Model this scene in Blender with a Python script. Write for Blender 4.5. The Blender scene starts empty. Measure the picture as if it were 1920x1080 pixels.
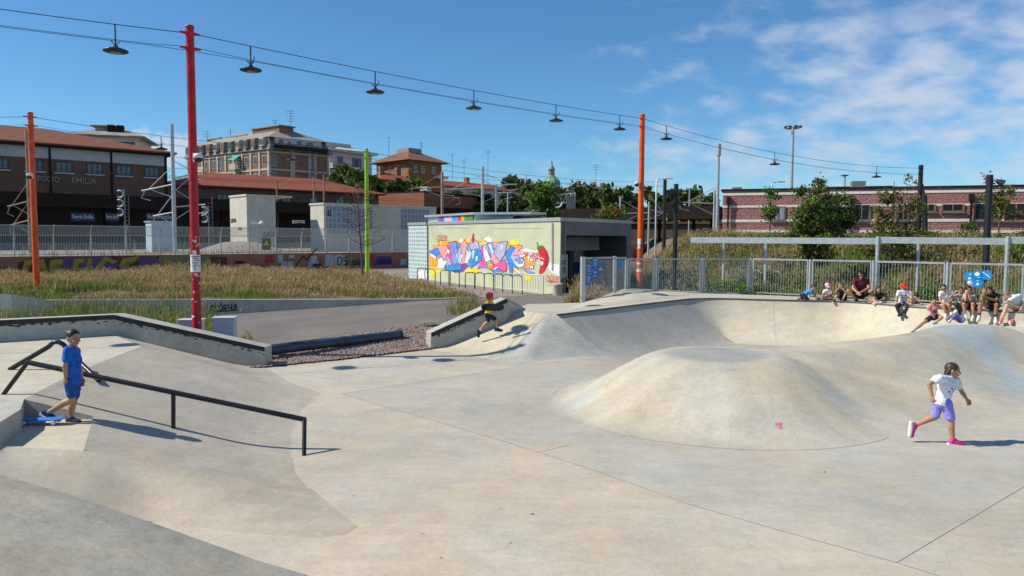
import bpy, bmesh, math, random
import numpy as np
from mathutils import Vector, Matrix
random.seed(7)
rng = np.random.default_rng(7)
SC = bpy.context.scene
COL = SC.collection
R = math.radians
# ---------------------------------------------------------------- camera
FPX = 1400.0                                   # focal length in photo pixels (1920 wide)
CAM = Vector((0.0, 0.0, 3.0))
PITCH = math.atan(95 / FPX)
ROLL = 0.0044
FW = Vector((0, math.cos(PITCH), -math.sin(PITCH)))
UPV = Vector((0, math.sin(PITCH), math.cos(PITCH)))
RT = Vector((1, 0, 0))
cr = (RT + ROLL * UPV).normalized()
cu = (UPV - ROLL * RT).normalized()
cd = bpy.data.cameras.new("camera")
cam = bpy.data.objects.new("camera", cd)
COL.objects.link(cam)
M = Matrix((cr, cu, -FW)).transposed().to_4x4()
M.translation = CAM
cam.matrix_world = M
cd.sensor_width = 36.0
cd.lens = 36.0 * FPX / 1920.0
cd.clip_start = 0.1
cd.clip_end = 6000
SC.camera = cam
# ---------------------------------------------------------------- sky and sun
SUN_EL = R(44.0)
TRAVEL = Vector((1.0, 0.08, 0)).normalized()      # ground direction in which shadows fall
W = bpy.data.worlds.new("World")
SC.world = W
W.use_nodes = True
nt = W.node_tree
nt.nodes.clear()
def N(t, kind, **kw):
    n = t.nodes.new(kind)
    for k, v in kw.items():
        if k.startswith('i_'):
            n.inputs[k[2:].replace('_', ' ')].default_value = v
        else:
            setattr(n, k, v)
    return n
out = N(nt, 'ShaderNodeOutputWorld')
bg = N(nt, 'ShaderNodeBackground', i_Strength=0.088)
sky = N(nt, 'ShaderNodeTexSky')
sky.sky_type = 'NISHITA'
sky.sun_disc = False
sky.sun_elevation = SUN_EL
sky.sun_rotation = math.atan2(-TRAVEL.x, -TRAVEL.y)
sky.air_density = 1.0
sky.dust_density = 0.0
sky.ozone_density = 3.0
sky.altitude = 60
tcw = N(nt, 'ShaderNodeTexCoord')
sep = N(nt, 'ShaderNodeSeparateXYZ')
nt.links.new(tcw.outputs['Generated'], sep.inputs[0])
def mth(t, op, a, b=None, c=None, clamp=False):
    n = t.nodes.new('ShaderNodeMath'); n.operation = op; n.use_clamp = clamp
    for i, x in enumerate((a, b, c)):
        if x is None: continue
        if isinstance(x, (int, float)): n.inputs[i].default_value = x
        else: t.links.new(x, n.inputs[i])
    return n.outputs[0]
# cloud layer: direction projected on a plane overhead
zc = mth(nt, 'ADD', mth(nt, 'MAXIMUM', sep.outputs[2], 0.0), 0.34)
cx = mth(nt, 'DIVIDE', sep.outputs[0], zc)
cy = mth(nt, 'DIVIDE', sep.outputs[1], zc)
cmb = N(nt, 'ShaderNodeCombineXYZ')
nt.links.new(cx, cmb.inputs[0]); nt.links.new(cy, cmb.inputs[1])
mp = N(nt, 'ShaderNodeMapping'); mp.inputs['Scale'].default_value = (2.6, 2.9, 1); mp.inputs['Location'].default_value = (3.3, 1.7, 0); mp.inputs['Rotation'].default_value = (0, 0, R(-14))
nt.links.new(cmb.outputs[0], mp.inputs[0])
n1 = N(nt, 'ShaderNodeTexNoise', i_Scale=0.55, i_Detail=3.0, i_Roughness=0.5)
n2 = N(nt, 'ShaderNodeTexNoise', i_Scale=3.4, i_Detail=8.0, i_Roughness=0.50, i_Distortion=0.15)
nt.links.new(mp.outputs[0], n1.inputs['Vector']); nt.links.new(mp.outputs[0], n2.inputs['Vector'])
side = mth(nt, 'MULTIPLY_ADD', mth(nt, 'MINIMUM', cx, 1.15), 0.22, 0.0)    # more cloud to the right
dens = mth(nt, 'ADD', mth(nt, 'ADD', mth(nt, 'MULTIPLY', n1.outputs['Fac'], 0.55), mth(nt, 'MULTIPLY', n2.outputs['Fac'], 0.75)), side)
mr = N(nt, 'ShaderNodeMapRange'); mr.inputs['From Min'].default_value = 0.69; mr.inputs['From Max'].default_value = 1.08; mr.interpolation_type = 'SMOOTHSTEP'
nt.links.new(dens, mr.inputs['Value'])
el_ = N(nt, 'ShaderNodeMapRange'); el_.interpolation_type = 'SMOOTHSTEP'; el_.inputs['From Min'].default_value = -.02; el_.inputs['From Max'].default_value = 0.13; nt.links.new(sep.outputs[2], el_.inputs['Value'])
cl = mth(nt, 'MULTIPLY', mr.outputs['Result'], mth(nt, 'MULTIPLY', el_.outputs['Result'], 0.80))
d0 = ((FW + ((300 - 960) / FPX) * cr + ((540 - 266) / FPX) * cu)).normalized()      # one low cumulus over the station roof
bx_ = mth(nt, 'DIVIDE', mth(nt, 'SUBTRACT', sep.outputs[0], d0.x), 0.085); bz_ = mth(nt, 'DIVIDE', mth(nt, 'SUBTRACT', sep.outputs[2], d0.z - .008), 0.030)
rad_ = mth(nt, 'SQRT', mth(nt, 'ADD', mth(nt, 'MULTIPLY', bx_, bx_), mth(nt, 'MULTIPLY', bz_, bz_)))
n3 = N(nt, 'ShaderNodeTexNoise', i_Scale=26.0, i_Detail=7.0, i_Roughness=0.6); nt.links.new(tcw.outputs['Generated'], n3.inputs['Vector'])
pf_ = mth(nt, 'ADD', mth(nt, 'SUBTRACT', 0.75, rad_), mth(nt, 'MULTIPLY', mth(nt, 'SUBTRACT', n3.outputs['Fac'], 0.5), 2.2))
fr_ = mth(nt, 'GREATER_THAN', sep.outputs[1], 0.0)
pf_ = mth(nt, 'MULTIPLY', mth(nt, 'MULTIPLY', pf_, 2.2, None, True), mth(nt, 'MULTIPLY', fr_, 0.85))
cl = mth(nt, 'MAXIMUM', cl, pf_)
mixc = N(nt, 'ShaderNodeMix'); mixc.data_type = 'RGBA'
tint = N(nt, 'ShaderNodeMix'); tint.data_type = 'RGBA'; tint.blend_type = 'MULTIPLY'; tint.inputs['Factor'].default_value = 1.0
tint.inputs['B'].default_value = (0.60, 0.97, 1.22, 1)
nt.links.new(sky.outputs[0], tint.inputs['A'])
nt.links.new(cl, mixc.inputs['Factor'])
nt.links.new(tint.outputs['Result'], mixc.inputs['A'])
mixc.inputs['B'].default_value = (6.2, 6.9, 8.0, 1)
nt.links.new(mixc.outputs['Result'], bg.inputs['Color'])
nt.links.new(bg.outputs[0], out.inputs['Surface'])
sd = bpy.data.lights.new("sun", 'SUN')
sd.energy = 4.85
sd.angle = R(0.53)
sd.color = (1.0, 0.935, 0.81)
sun = bpy.data.objects.new("sun", sd)
COL.objects.link(sun)
ldir = Vector((TRAVEL.x * math.cos(SUN_EL), TRAVEL.y * math.cos(SUN_EL), -math.sin(SUN_EL)))
sun.rotation_euler = ldir.to_track_quat('-Z', 'Y').to_euler()
sun.location = (-30, -5, 40)
SC.view_settings.view_transform = 'Standard'
SC.view_settings.look = 'None'
SC.view_settings.exposure = 0.20
SC.view_settings.gamma = 1.0
# ---------------------------------------------------------------- measuring helpers
def ray(px, py):
    u = (px - 960) / FPX; v = (540 - py) / FPX
    return FW + u * cr + v * cu
def at(px, py, Y):                       # point seen at a pixel, Y metres ahead
    d = ray(px, py); return CAM + d * (Y / d.y)
def gp(px, py, z=0.0):                   # point seen at a pixel, on the level z
    d = ray(px, py); return CAM + d * ((z - CAM.z) / d.z)
def onplane(px, py, p0, n):
    d = ray(px, py); return CAM + d * ((Vector(p0) - CAM).dot(n) / d.dot(n))
def smooth(a, b, x):
    t = np.clip((x - a) / (b - a), 0, 1); return t * t * (3 - 2 * t)
def vnoise(x, y, s, seed=0):
    r_ = np.random.default_rng(seed); g = r_.random((64, 64)); u = x / s + 200; v = y / s + 200; i = np.floor(u).astype(int); j = np.floor(v).astype(int); fu = u - i; fv = v - j; fu = fu * fu * (3 - 2 * fu); fv = fv * fv * (3 - 2 * fv)
    return (g[i % 64, j % 64] * (1 - fu) + g[(i + 1) % 64, j % 64] * fu) * (1 - fv) + (g[i % 64, (j + 1) % 64] * (1 - fu) + g[(i + 1) % 64, (j + 1) % 64] * fu) * fv
# ---------------------------------------------------------------- materials
def base(name, rough=0.7, metal=0.0, spec=0.4):
    m = bpy.data.materials.new(name); m.use_nodes = True
    t = m.node_tree; b = t.nodes['Principled BSDF']
    b.inputs['Roughness'].default_value = rough
    b.inputs['Metallic'].default_value = metal
    b.inputs['Specular IOR Level'].default_value = spec
    return m, t, b
def mat(name, col, rough=0.7, metal=0.0, var=0.15, vs=2.0, bump=0.0, bs=40.0, spec=0.4, col2=None, stretch=(1, 1, 1)):
    m, t, b = base(name, rough, metal, spec)
    tc = N(t, 'ShaderNodeTexCoord'); mpn = N(t, 'ShaderNodeMapping')
    mpn.inputs['Scale'].default_value = stretch
    t.links.new(tc.outputs['Object'], mpn.inputs[0])
    no = N(t, 'ShaderNodeTexNoise', i_Scale=vs, i_Detail=7.0, i_Roughness=0.6)
    t.links.new(mpn.outputs[0], no.inputs['Vector'])
    r = N(t, 'ShaderNodeMapRange'); r.inputs['From Min'].default_value = 0.3; r.inputs['From Max'].default_value = 0.7
    t.links.new(no.outputs['Fac'], r.inputs['Value'])
    mx = N(t, 'ShaderNodeMix'); mx.data_type = 'RGBA'
    c = Vector(col[:3])
    a = c * (1 - var); d = Vector(col2) if col2 else c * (1 + var)
    mx.inputs['A'].default_value = (*a, 1); mx.inputs['B'].default_value = (*d, 1)
    t.links.new(r.outputs['Result'], mx.inputs['Factor'])
    t.links.new(mx.outputs['Result'], b.inputs['Base Color'])
    if bump:
        nb = N(t, 'ShaderNodeTexNoise', i_Scale=bs, i_Detail=4.0)
        t.links.new(tc.outputs['Object'], nb.inputs['Vector'])
        bp = N(t, 'ShaderNodeBump', i_Strength=bump, i_Distance=0.02)
        t.links.new(nb.outputs['Fac'], bp.inputs['Height']); t.links.new(bp.outputs[0], b.inputs['Normal'])
    return m
def concrete(name, col, var=0.22, warm=0.5, streak=(0.5, 3.0, 1.0), attr=False, rough=0.75, stain=1.0):
    """troweled concrete: broad stains, streaks, mottling and fine grain; optional per-pour tint attribute"""
    m, t, b = base(name, rough, 0, 0.35)
    tc = N(t, 'ShaderNodeTexCoord')
    def noise(scale, detail, ro, vec=None, dist=0.0):
        n = N(t, 'ShaderNodeTexNoise', i_Scale=scale, i_Detail=detail, i_Roughness=ro, i_Distortion=dist)
        t.links.new(vec or tc.outputs['Object'], n.inputs['Vector']); return n.outputs['Fac']
    mpn = N(t, 'ShaderNodeMapping'); mpn.inputs['Scale'].default_value = streak; mpn.inputs['Rotation'].default_value = (0, 0, R(12))
    t.links.new(tc.outputs['Object'], mpn.inputs[0])
    big = noise(0.45, 6, 0.62, dist=0.6)
    med = noise(2.3, 9, 0.68)
    stk = noise(2.2, 7, 0.65, mpn.outputs[0])
    fine = noise(30, 4, 0.75)
    spk = noise(11, 6, 0.75)
    s = mth(t, 'ADD', mth(t, 'MULTIPLY', big, 0.32), mth(t, 'ADD', mth(t, 'MULTIPLY', med, 0.34), mth(t, 'MULTIPLY', stk, 0.16)))
    s = mth(t, 'ADD', s, mth(t, 'ADD', mth(t, 'MULTIPLY', fine, 0.32), mth(t, 'MULTIPLY', spk, 0.32)))
    f = mth(t, 'MULTIPLY_ADD', mth(t, 'SUBTRACT', s, 0.73), 2.3 * var / 0.22 * stain, 1.0)
    vo = N(t, 'ShaderNodeTexVoronoi', i_Scale=0.42); vo.feature = 'DISTANCE_TO_EDGE'
    wv = N(t, 'ShaderNodeVectorMath'); wv.operation = 'ADD'; nv = N(t, 'ShaderNodeTexNoise', i_Scale=2.4, i_Detail=6.0); t.links.new(tc.outputs['Object'], nv.inputs['Vector'])
    sv = N(t, 'ShaderNodeVectorMath'); sv.operation = 'SCALE'; sv.inputs['Scale'].default_value = 0.5; t.links.new(nv.outputs['Color'], sv.inputs[0])
    t.links.new(tc.outputs['Object'], wv.inputs[0]); t.links.new(sv.outputs[0], wv.inputs[1]); t.links.new(wv.outputs[0], vo.inputs['Vector'])
    crk = mth(t, 'LESS_THAN', vo.outputs['Distance'], 0.0035)                                                      # hairline cracks, only here and there
    crk = mth(t, 'MULTIPLY', crk, mth(t, 'MULTIPLY', mth(t, 'GREATER_THAN', big, 0.54), 0.08))
    pit = mth(t, 'MULTIPLY', mth(t, 'GREATER_THAN', noise(24, 4, 0.6), 0.72), 0.16)                                 # pits and rubber specks
    f = mth(t, 'SUBTRACT', f, mth(t, 'ADD', crk, pit))
    f = mth(t, 'MINIMUM', mth(t, 'MAXIMUM', f, 0.45), 1.5)
    wn = noise(0.8, 5, 0.6, dist=1.0)
    wr = N(t, 'ShaderNodeMapRange'); wr.inputs['From Min'].default_value = 0.38; wr.inputs['From Max'].default_value = 0.66
    t.links.new(wn, wr.inputs['Value'])
    mx = N(t, 'ShaderNodeMix'); mx.data_type = 'RGBA'
    mx.inputs['A'].default_value = (0.97, 1.0, 1.02, 1); mx.inputs['B'].default_value = (1 + 0.10 * warm, 1.0, 1 - 0.22 * warm, 1)
    t.links.new(wr.outputs['Result'], mx.inputs['Factor'])
    mul = N(t, 'ShaderNodeMix'); mul.data_type = 'RGBA'; mul.blend_type = 'MULTIPLY'; mul.inputs['Factor'].default_value = 1
    t.links.new(mx.outputs['Result'], mul.inputs['A'])
    if attr:
        at_ = N(t, 'ShaderNodeAttribute'); at_.attribute_name = 'pour'
        t.links.new(at_.outputs['Color'], mul.inputs['B'])
    else:
        mul.inputs['B'].default_value = (*col, 1)
    vm = N(t, 'ShaderNodeVectorMath'); vm.operation = 'SCALE'
    t.links.new(mul.outputs['Result'], vm.inputs[0]); t.links.new(f, vm.inputs['Scale'])
    t.links.new(vm.outputs[0], b.inputs['Base Color'])
    bp = N(t, 'ShaderNodeBump', i_Strength=0.12, i_Distance=0.01)
    t.links.new(mth(t, 'ADD', fine, med), bp.inputs['Height']); t.links.new(bp.outputs[0], b.inputs['Normal'])
    return m
def brick(name, c1, c2, mortar, bw=0.5, bh=0.25, rot=(R(90), 0, 0), ms=0.02, bump=0.3, noise_amt=0.25):
    m, t, b = base(name, 0.85, 0, 0.2)
    tc = N(t, 'ShaderNodeTexCoord'); mpn = N(t, 'ShaderNodeMapping'); mpn.inputs['Rotation'].default_value = rot
    t.links.new(tc.outputs['Object'], mpn.inputs[0])
    br = N(t, 'ShaderNodeTexBrick')
    br.inputs['Color1'].default_value = (*c1, 1); br.inputs['Color2'].default_value = (*c2, 1); br.inputs['Mortar'].default_value = (*mortar, 1)
    br.inputs['Scale'].default_value = 1.0; br.inputs['Mortar Size'].default_value = ms
    br.inputs['Brick Width'].default_value = bw; br.inputs['Row Height'].default_value = bh
    t.links.new(mpn.outputs[0], br.inputs['Vector'])
    no = N(t, 'ShaderNodeTexNoise', i_Scale=1.3, i_Detail=8.0, i_Roughness=0.7)
    t.links.new(tc.outputs['Object'], no.inputs['Vector'])
    f = mth(t, 'MULTIPLY_ADD', no.outputs['Fac'], 2 * noise_amt, 1 - noise_amt)
    vm = N(t, 'ShaderNodeVectorMath'); vm.operation = 'SCALE'
    t.links.new(br.outputs['Color'], vm.inputs[0]); t.links.new(f, vm.inputs['Scale'])
    t.links.new(vm.outputs[0], b.inputs['Base Color'])
    if bump:
        nb = N(t, 'ShaderNodeTexNoise', i_Scale=9.0, i_Detail=5.0)
        t.links.new(tc.outputs['Object'], nb.inputs['Vector'])
        bp = N(t, 'ShaderNodeBump', i_Strength=bump, i_Distance=0.06)
        t.links.new(mth(t, 'SUBTRACT', nb.outputs['Fac'], mth(t, 'MULTIPLY', br.outputs['Fac'], 0.4)), bp.inputs['Height'])
        t.links.new(bp.outputs[0], b.inputs['Normal'])
    return m
def glassy(name, col, rough=0.08):
    m, t, b = base(name, rough, 0.0, 0.8)
    b.inputs['Base Color'].default_value = (*col, 1)
    return m
def leafm(name, col):
    m, t, b = base(name, 0.6, 0, 0.25)
    oi = N(t, 'ShaderNodeTexCoord'); no = N(t, 'ShaderNodeTexNoise', i_Scale=3.0, i_Detail=4.0)
    t.links.new(oi.outputs['Object'], no.inputs['Vector'])
    f = mth(t, 'MULTIPLY_ADD', no.outputs['Fac'], 0.9, 0.55)
    vm = N(t, 'ShaderNodeVectorMath'); vm.operation = 'SCALE'
    vm.inputs[0].default_value = col; t.links.new(f, vm.inputs['Scale'])
    t.links.new(vm.outputs[0], b.inputs['Base Color'])
    tr = N(t, 'ShaderNodeBsdfTranslucent'); t.links.new(vm.outputs[0], tr.inputs['Color'])
    ms = N(t, 'ShaderNodeMixShader'); ms.inputs[0].default_value = 0.28
    t.links.new(b.outputs[0], ms.inputs[1]); t.links.new(tr.outputs[0], ms.inputs[2])
    t.links.new(ms.outputs[0], t.nodes['Material Output'].inputs['Surface'])
    return m
# ---------------------------------------------------------------- mesh builder
ORG = {}
def origin(o):
    return ORG.get(o.name, Vector((0, 0, 0)))
class MB:
    def __init__(s): s.v = []; s.f = []; s.m = []; s.s = []
    def add(s, vs, fs, mi=0, sm=False):
        k = len(s.v); s.v.extend([tuple(p) for p in vs])
        for f in fs:
            s.f.append(tuple(i + k for i in f)); s.m.append(mi); s.s.append(sm)
        return s
    def poly(s, pts, mi=0): return s.add(pts, [tuple(range(len(pts)))], mi)
    def box(s, c, d, rz=0.0, mi=0, rot=None):
        hx, hy, hz = d[0] / 2, d[1] / 2, d[2] / 2
        m = rot or Matrix.Rotation(rz, 3, 'Z'); c = Vector(c)
        vs = [c + m @ Vector((x, y, z)) for x, y, z in ((-hx, -hy, -hz), (hx, -hy, -hz), (hx, hy, -hz), (-hx, hy, -hz), (-hx, -hy, hz), (hx, -hy, hz), (hx, hy, hz), (-hx, hy, hz))]
        return s.add(vs, [(0, 3, 2, 1), (4, 5, 6, 7), (0, 1, 5, 4), (1, 2, 6, 5), (2, 3, 7, 6), (3, 0, 4, 7)], mi)
    def bar(s, a, b, w, h, mi=0, up=(0, 0, 1)):          # rectangular bar from a to b
        a = Vector(a); b = Vector(b); x = (b - a); L = x.length; x.normalize()
        up = Vector(up); y = up.cross(x)
        if y.length < 1e-4: y = Vector((0, 1, 0)).cross(x)
        y.normalize(); z = x.cross(y)
        return s.box((a + b) / 2, (L, w, h), mi=mi, rot=Matrix((x, y, z)).transposed())
    def prism(s, pts, z0, z1, mi=0, mtop=None):          # pts xy counter-clockwise; z0/z1 number or list
        n = len(pts)
        za = z0 if hasattr(z0, '__len__') else [z0] * n; zb = z1 if hasattr(z1, '__len__') else [z1] * n
        vs = [(p[0], p[1], za[i]) for i, p in enumerate(pts)] + [(p[0], p[1], zb[i]) for i, p in enumerate(pts)]
        s.add(vs, [tuple(range(n - 1, -1, -1))] + [(i, (i + 1) % n, (i + 1) % n + n, i + n) for i in range(n)], mi)
        return s.add(vs[n:], [tuple(range(n))], mi if mtop is None else mtop)
    def tube(s, pts, r, n=8, mi=0, sm=True, caps=True):
        pts = [Vector(p) for p in pts]; k = len(pts)
        rr = r if hasattr(r, '__len__') else [r] * k
        vs = []; ref = None
        for i, p in enumerate(pts):
            t = (pts[min(i + 1, k - 1)] - pts[max(i - 1, 0)])
            if t.length < 1e-9: t = Vector((0, 0, 1))
            t.normalize()
            if ref is None:
                ref = Vector((0, 0, 1)) if abs(t.z) < 0.9 else Vector((1, 0, 0))
            a = t.cross(ref)
            if a.length < 1e-4: a = t.cross(Vector((0.3, 1, 0.2)))
            a.normalize(); b = t.cross(a).normalized(); ref = -b if False else a.cross(t).normalized()
            for j in range(n):
                w = 2 * math.pi * j / n
                vs.append(p + rr[i] * (math.cos(w) * a + math.sin(w) * b))
        fs = [(i * n + j, i * n + (j + 1) % n, (i + 1) * n + (j + 1) % n, (i + 1) * n + j) for i in range(k - 1) for j in range(n)]
        s.add(vs, fs, mi, sm)
        if caps:
            s.add(vs[:n], [tuple(range(n - 1, -1, -1))], mi); s.add(vs[-n:], [tuple(range(n))], mi)
        return s
    def lathe(s, c, prof, n=16, mi=0, sm=True):
        c = Vector(c); vs = []
        for r, z in prof:
            for j in range(n):
                w = 2 * math.pi * j / n; vs.append((c.x + r * math.cos(w), c.y + r * math.sin(w), c.z + z))
        fs = [(i * n + j, i * n + (j + 1) % n, (i + 1) * n + (j + 1) % n, (i + 1) * n + j) for i in range(len(prof) - 1) for j in range(n)]
        return s.add(vs, fs, mi, sm)
    def ell(s, c, r, mi=0, n=10, m=7, rot=None):
        c = Vector(c); rot = rot or Matrix.Identity(3); vs = []
        vs.append(c + rot @ Vector((0, 0, -r[2])))
        for i in range(1, m):
            a = -math.pi / 2 + math.pi * i / m
            for j in range(n):
                w = 2 * math.pi * j / n
                vs.append(c + rot @ Vector((r[0] * math.cos(a) * math.cos(w), r[1] * math.cos(a) * math.sin(w), r[2] * math.sin(a))))
        vs.append(c + rot @ Vector((0, 0, r[2])))
        fs = [(0, 1 + (j + 1) % n, 1 + j) for j in range(n)]
        for i in range(m - 2):
            for j in range(n):
                a = 1 + i * n + j; b = 1 + i * n + (j + 1) % n
                fs.append((a, b, b + n, a + n))
        L = len(vs) - 1; k = 1 + (m - 2) * n
        fs += [(k + j, k + (j + 1) % n, L) for j in range(n)]
        return s.add(vs, fs, mi, True)
    def cap(s, a, b, ra, rb, mi=0, n=10):               # tapered capsule
        a = Vector(a); b = Vector(b); t = (b - a); L = t.length
        t = t / L if L > 1e-6 else Vector((0, 0, 1))
        pts = []; rr = []
        for k in range(4):
            w = math.pi / 2 * k / 4 + 0.08; pts.append(a - t * ra * math.cos(w)); rr.append(ra * math.sin(w))
        pts.append(a); rr.append(ra); pts.append(b); rr.append(rb)
        for k in range(3, -1, -1):
            w = math.pi / 2 * k / 4 + 0.08; pts.append(b + t * rb * math.cos(w)); rr.append(rb * math.sin(w))
        return s.tube(pts, rr, n, mi)
    def build(s, name, mats, parent=None, label=None):
        o0 = origin(parent) if parent is not None else Vector((0, 0, 0))
        me = bpy.data.meshes.new(name)
        me.from_pydata([(p[0] - o0.x, p[1] - o0.y, p[2] - o0.z) for p in s.v], [], s.f)
        if not isinstance(mats, (list, tuple)): mats = [mats]
        for m_ in mats: me.materials.append(m_)
        me.polygons.foreach_set('material_index', s.m)
        me.polygons.foreach_set('use_smooth', s.s)
        me.update()
        return link(name, me, parent, label)
def link(name, me, parent=None, label=None):
    o = bpy.data.objects.new(name, me); COL.objects.link(o)
    if parent is not None:
        o.parent = parent; ORG[o.name] = origin(parent)
    if label: o['label'] = label
    return o
def npmesh(name, V, F, mats, parent=None, mi=None, sm=False):
    V = np.asarray(V, dtype=np.float32); F = np.asarray(F, dtype=np.int32)
    if parent is not None:
        V = V - np.array(origin(parent), dtype=np.float32)
    me = bpy.data.meshes.new(name); k = F.shape[1]
    me.vertices.add(len(V)); me.vertices.foreach_set('co', V.ravel())
    me.loops.add(F.size); me.loops.foreach_set('vertex_index', F.ravel())
    me.polygons.add(len(F)); me.polygons.foreach_set('loop_start', np.arange(0, F.size, k, dtype=np.int32))
    if not isinstance(mats, (list, tuple)): mats = [mats]
    for m_ in mats: me.materials.append(m_)
    if mi is not None: me.polygons.foreach_set('material_index', np.asarray(mi, dtype=np.int32))
    me.polygons.foreach_set('use_smooth', np.full(len(F), sm))
    me.update(calc_edges=True); me.validate()
    return link(name, me, parent)
def tag(o, label, cat, group=None):
    o['label'] = label; o['category'] = cat
    if group: o['group'] = group
    return o
def thing(name, label, cat, loc=(0, 0, 0), group=None):
    o = bpy.data.objects.new(name, None); COL.objects.link(o); o.location = loc; o.empty_display_size = 0.2
    ORG[o.name] = Vector(loc); return tag(o, label, cat, group)
def struct(o, kind='structure'): o['kind'] = kind; return o
def dup(root, loc, rz=0.0, label=None, group=None, scale=None):
    def cp(o, par):
        c = o.copy(); COL.objects.link(c)
        if par is not None: c.parent = par
        for ch in [q for q in o.children]: cp(ch, c)
        return c
    r = cp(root, None); r.location = loc; r.rotation_euler = (0, 0, rz)
    if scale: r.scale = (scale,) * 3
    if label: r['label'] = label
    if group: r['group'] = group
    return r
def text_geo(txt, size, depth=0.0, bold=0.0, spacing=1.0):
    c = bpy.data.curves.new('lettering', 'FONT'); c.body = txt; c.size = size; c.extrude = depth; c.offset = bold
    c.align_x = 'CENTER'; c.align_y = 'CENTER'; c.space_character = spacing; c.resolution_u = 3
    o = bpy.data.objects.new('lettering', c); COL.objects.link(o)
    dg = bpy.context.evaluated_depsgraph_get(); dg.update()
    me = bpy.data.meshes.new_from_object(o.evaluated_get(dg))
    vs = [tuple(v.co) for v in me.vertices]; fs = [tuple(p.vertices) for p in me.polygons]
    bpy.data.objects.remove(o); bpy.data.curves.remove(c); bpy.data.meshes.remove(me)
    return vs, fs
def put_text(mb, txt, size, o, x, y, mi=0, depth=0.0, bold=0.0, spacing=1.0, width=None):
    vs, fs = text_geo(txt, size, depth, bold, spacing)
    if not vs: return
    o = Vector(o); x = Vector(x).normalized(); y = Vector(y).normalized(); z = x.cross(y)
    sx = 1.0
    if width:
        xs = [v[0] for v in vs]; sx = width / (max(xs) - min(xs))
    mb.add([o + x * v[0] * sx + y * v[1] + z * v[2] for v in vs], fs, mi)
# ================================================================ materials in use
M = {}
M['conc'] = concrete('concrete_floor', None, attr=True, var=0.14, warm=0.42)
M['deck'] = concrete('concrete_deck', (0.47, 0.43, 0.35), var=0.16, warm=0.3)
M['bank'] = concrete('concrete_bank', (0.395, 0.355, 0.295), var=0.15, warm=0.4, streak=(3.0, 0.5, 1))
M['bank_dark'] = concrete('concrete_bank_grey', (0.395, 0.36, 0.295), var=0.20, warm=0.35, streak=(3.4, 0.35, 1))
M['wallconc'] = concrete('cast_concrete', (0.41, 0.39, 0.345), var=0.2, warm=0.2, streak=(0.4, 0.4, 3))
M['shelter'] = concrete('board_marked_concrete', (0.52, 0.49, 0.42), var=0.14, warm=0.2, streak=(0.3, 0.3, 4))
M['joint'] = mat('joint_filler', (0.47, 0.435, 0.37), 0.9)
M['blackpaint'] = mat('black_coping_paint', (0.018, 0.018, 0.018), 0.55, var=0.4, vs=6)
M['steel'] = mat('dark_steel', (0.03, 0.03, 0.032), 0.35, metal=0.5, var=0.3)
M['galv'] = mat('galvanised_steel', (0.44, 0.47, 0.48), 0.42, metal=0.35, var=0.14, vs=7)
M['asphalt'] = mat('asphalt', (0.155, 0.14, 0.125), 0.92, var=0.18, vs=0.6, bump=0.3, bs=160)
M['paving'] = mat('paving', (0.24, 0.21, 0.175), 0.9, var=0.2, vs=0.8)
M['dirt'] = mat('soil', (0.16, 0.12, 0.075), 0.95, var=0.35, vs=1.5, bump=0.5, bs=20)
M['stoneA'] = mat('gravel_stone', (0.27, 0.19, 0.155), 0.9, var=0.4, vs=14)
M['ballast'] = mat('ballast', (0.27, 0.24, 0.215), 0.95, var=0.4, vs=9, bump=0.6, bs=14)
M['white'] = mat('white_paint', (0.72, 0.72, 0.70), 0.5, var=0.06)
M['redpole'] = mat('red_pole_paint', (0.40, 0.010, 0.014), 0.42, var=0.28, vs=5)
M['orangepole'] = mat('orange_pole_paint', (0.74, 0.10, 0.012), 0.45, var=0.2, vs=5)
M['greenpole'] = mat('lime_pole_paint', (0.32, 0.58, 0.012), 0.42, var=0.08)
M['blackpole'] = mat('black_pole_paint', (0.016, 0.016, 0.018), 0.5, var=0.35)
M['lampshade'] = mat('lamp_shade_black', (0.02, 0.021, 0.023), 0.4, var=0.2)
M['lampglass'] = glassy('lamp_glass', (0.35, 0.33, 0.27), 0.25)
M['wire'] = mat('wire_black', (0.02, 0.02, 0.022), 0.5)
M['pipe'] = mat('blue_black_pipe', (0.035, 0.055, 0.09), 0.38, var=0.4, vs=3)
M['boxpaint'] = mat('grey_cabinet_paint', (0.50, 0.53, 0.57), 0.5, var=0.08)

# ================================================================ skate bowl: one troweled floor with volcano, spine and pours
LIP = [gp(1043, 590, .9), gp(1180, 573, .9), gp(1310, 558, .9), gp(1450, 562, .9), gp(1600, 565, .9), gp(1720, 576, .9), gp(1850, 582, .9), gp(1920, 586, .9)]
LIP = [Vector((p.x, p.y)) for p in LIP]
LIP.append(LIP[-1] + Vector((2.6, -1.6))); LIP.append(LIP[-1] + Vector((3.0, -2.6)))
def rounded(pts, rad, n=8):
    o = [pts[0]]
    for i in range(1, len(pts) - 1):
        p = pts[i]; a = (pts[i - 1] - p); b = (pts[i + 1] - p)
        L = min(rad, a.length * .48, b.length * .48)
        A = p + a.normalized() * L; B = p + b.normalized() * L
        for k in range(n + 1):
            t = k / n; o.append((1 - t) ** 2 * A + 2 * t * (1 - t) * p + t * t * B)
    o.append(pts[-1]); return o
LIPR = rounded(LIP, 1.1)
def resample(pts, step):
    o = [pts[0].copy()]; rest = 0
    for a, b in zip(pts[:-1], pts[1:]):
        L = (b - a).length
        if L < 1e-6: continue
        n = max(1, int(round(L / step)))
        for k in range(1, n + 1): o.append(a.lerp(b, k / n))
    return o
LIPS = resample(LIPR, 0.22)
RIDGE = [Vector((3.9, 13.7)), Vector((5.2, 14.0)), Vector((7.0, 15.3)), Vector((8.9, 16.8)), Vector((10.8, 18.6)), Vector((12.2, 20.3)), Vector((13.4, 21.0))]
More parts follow.
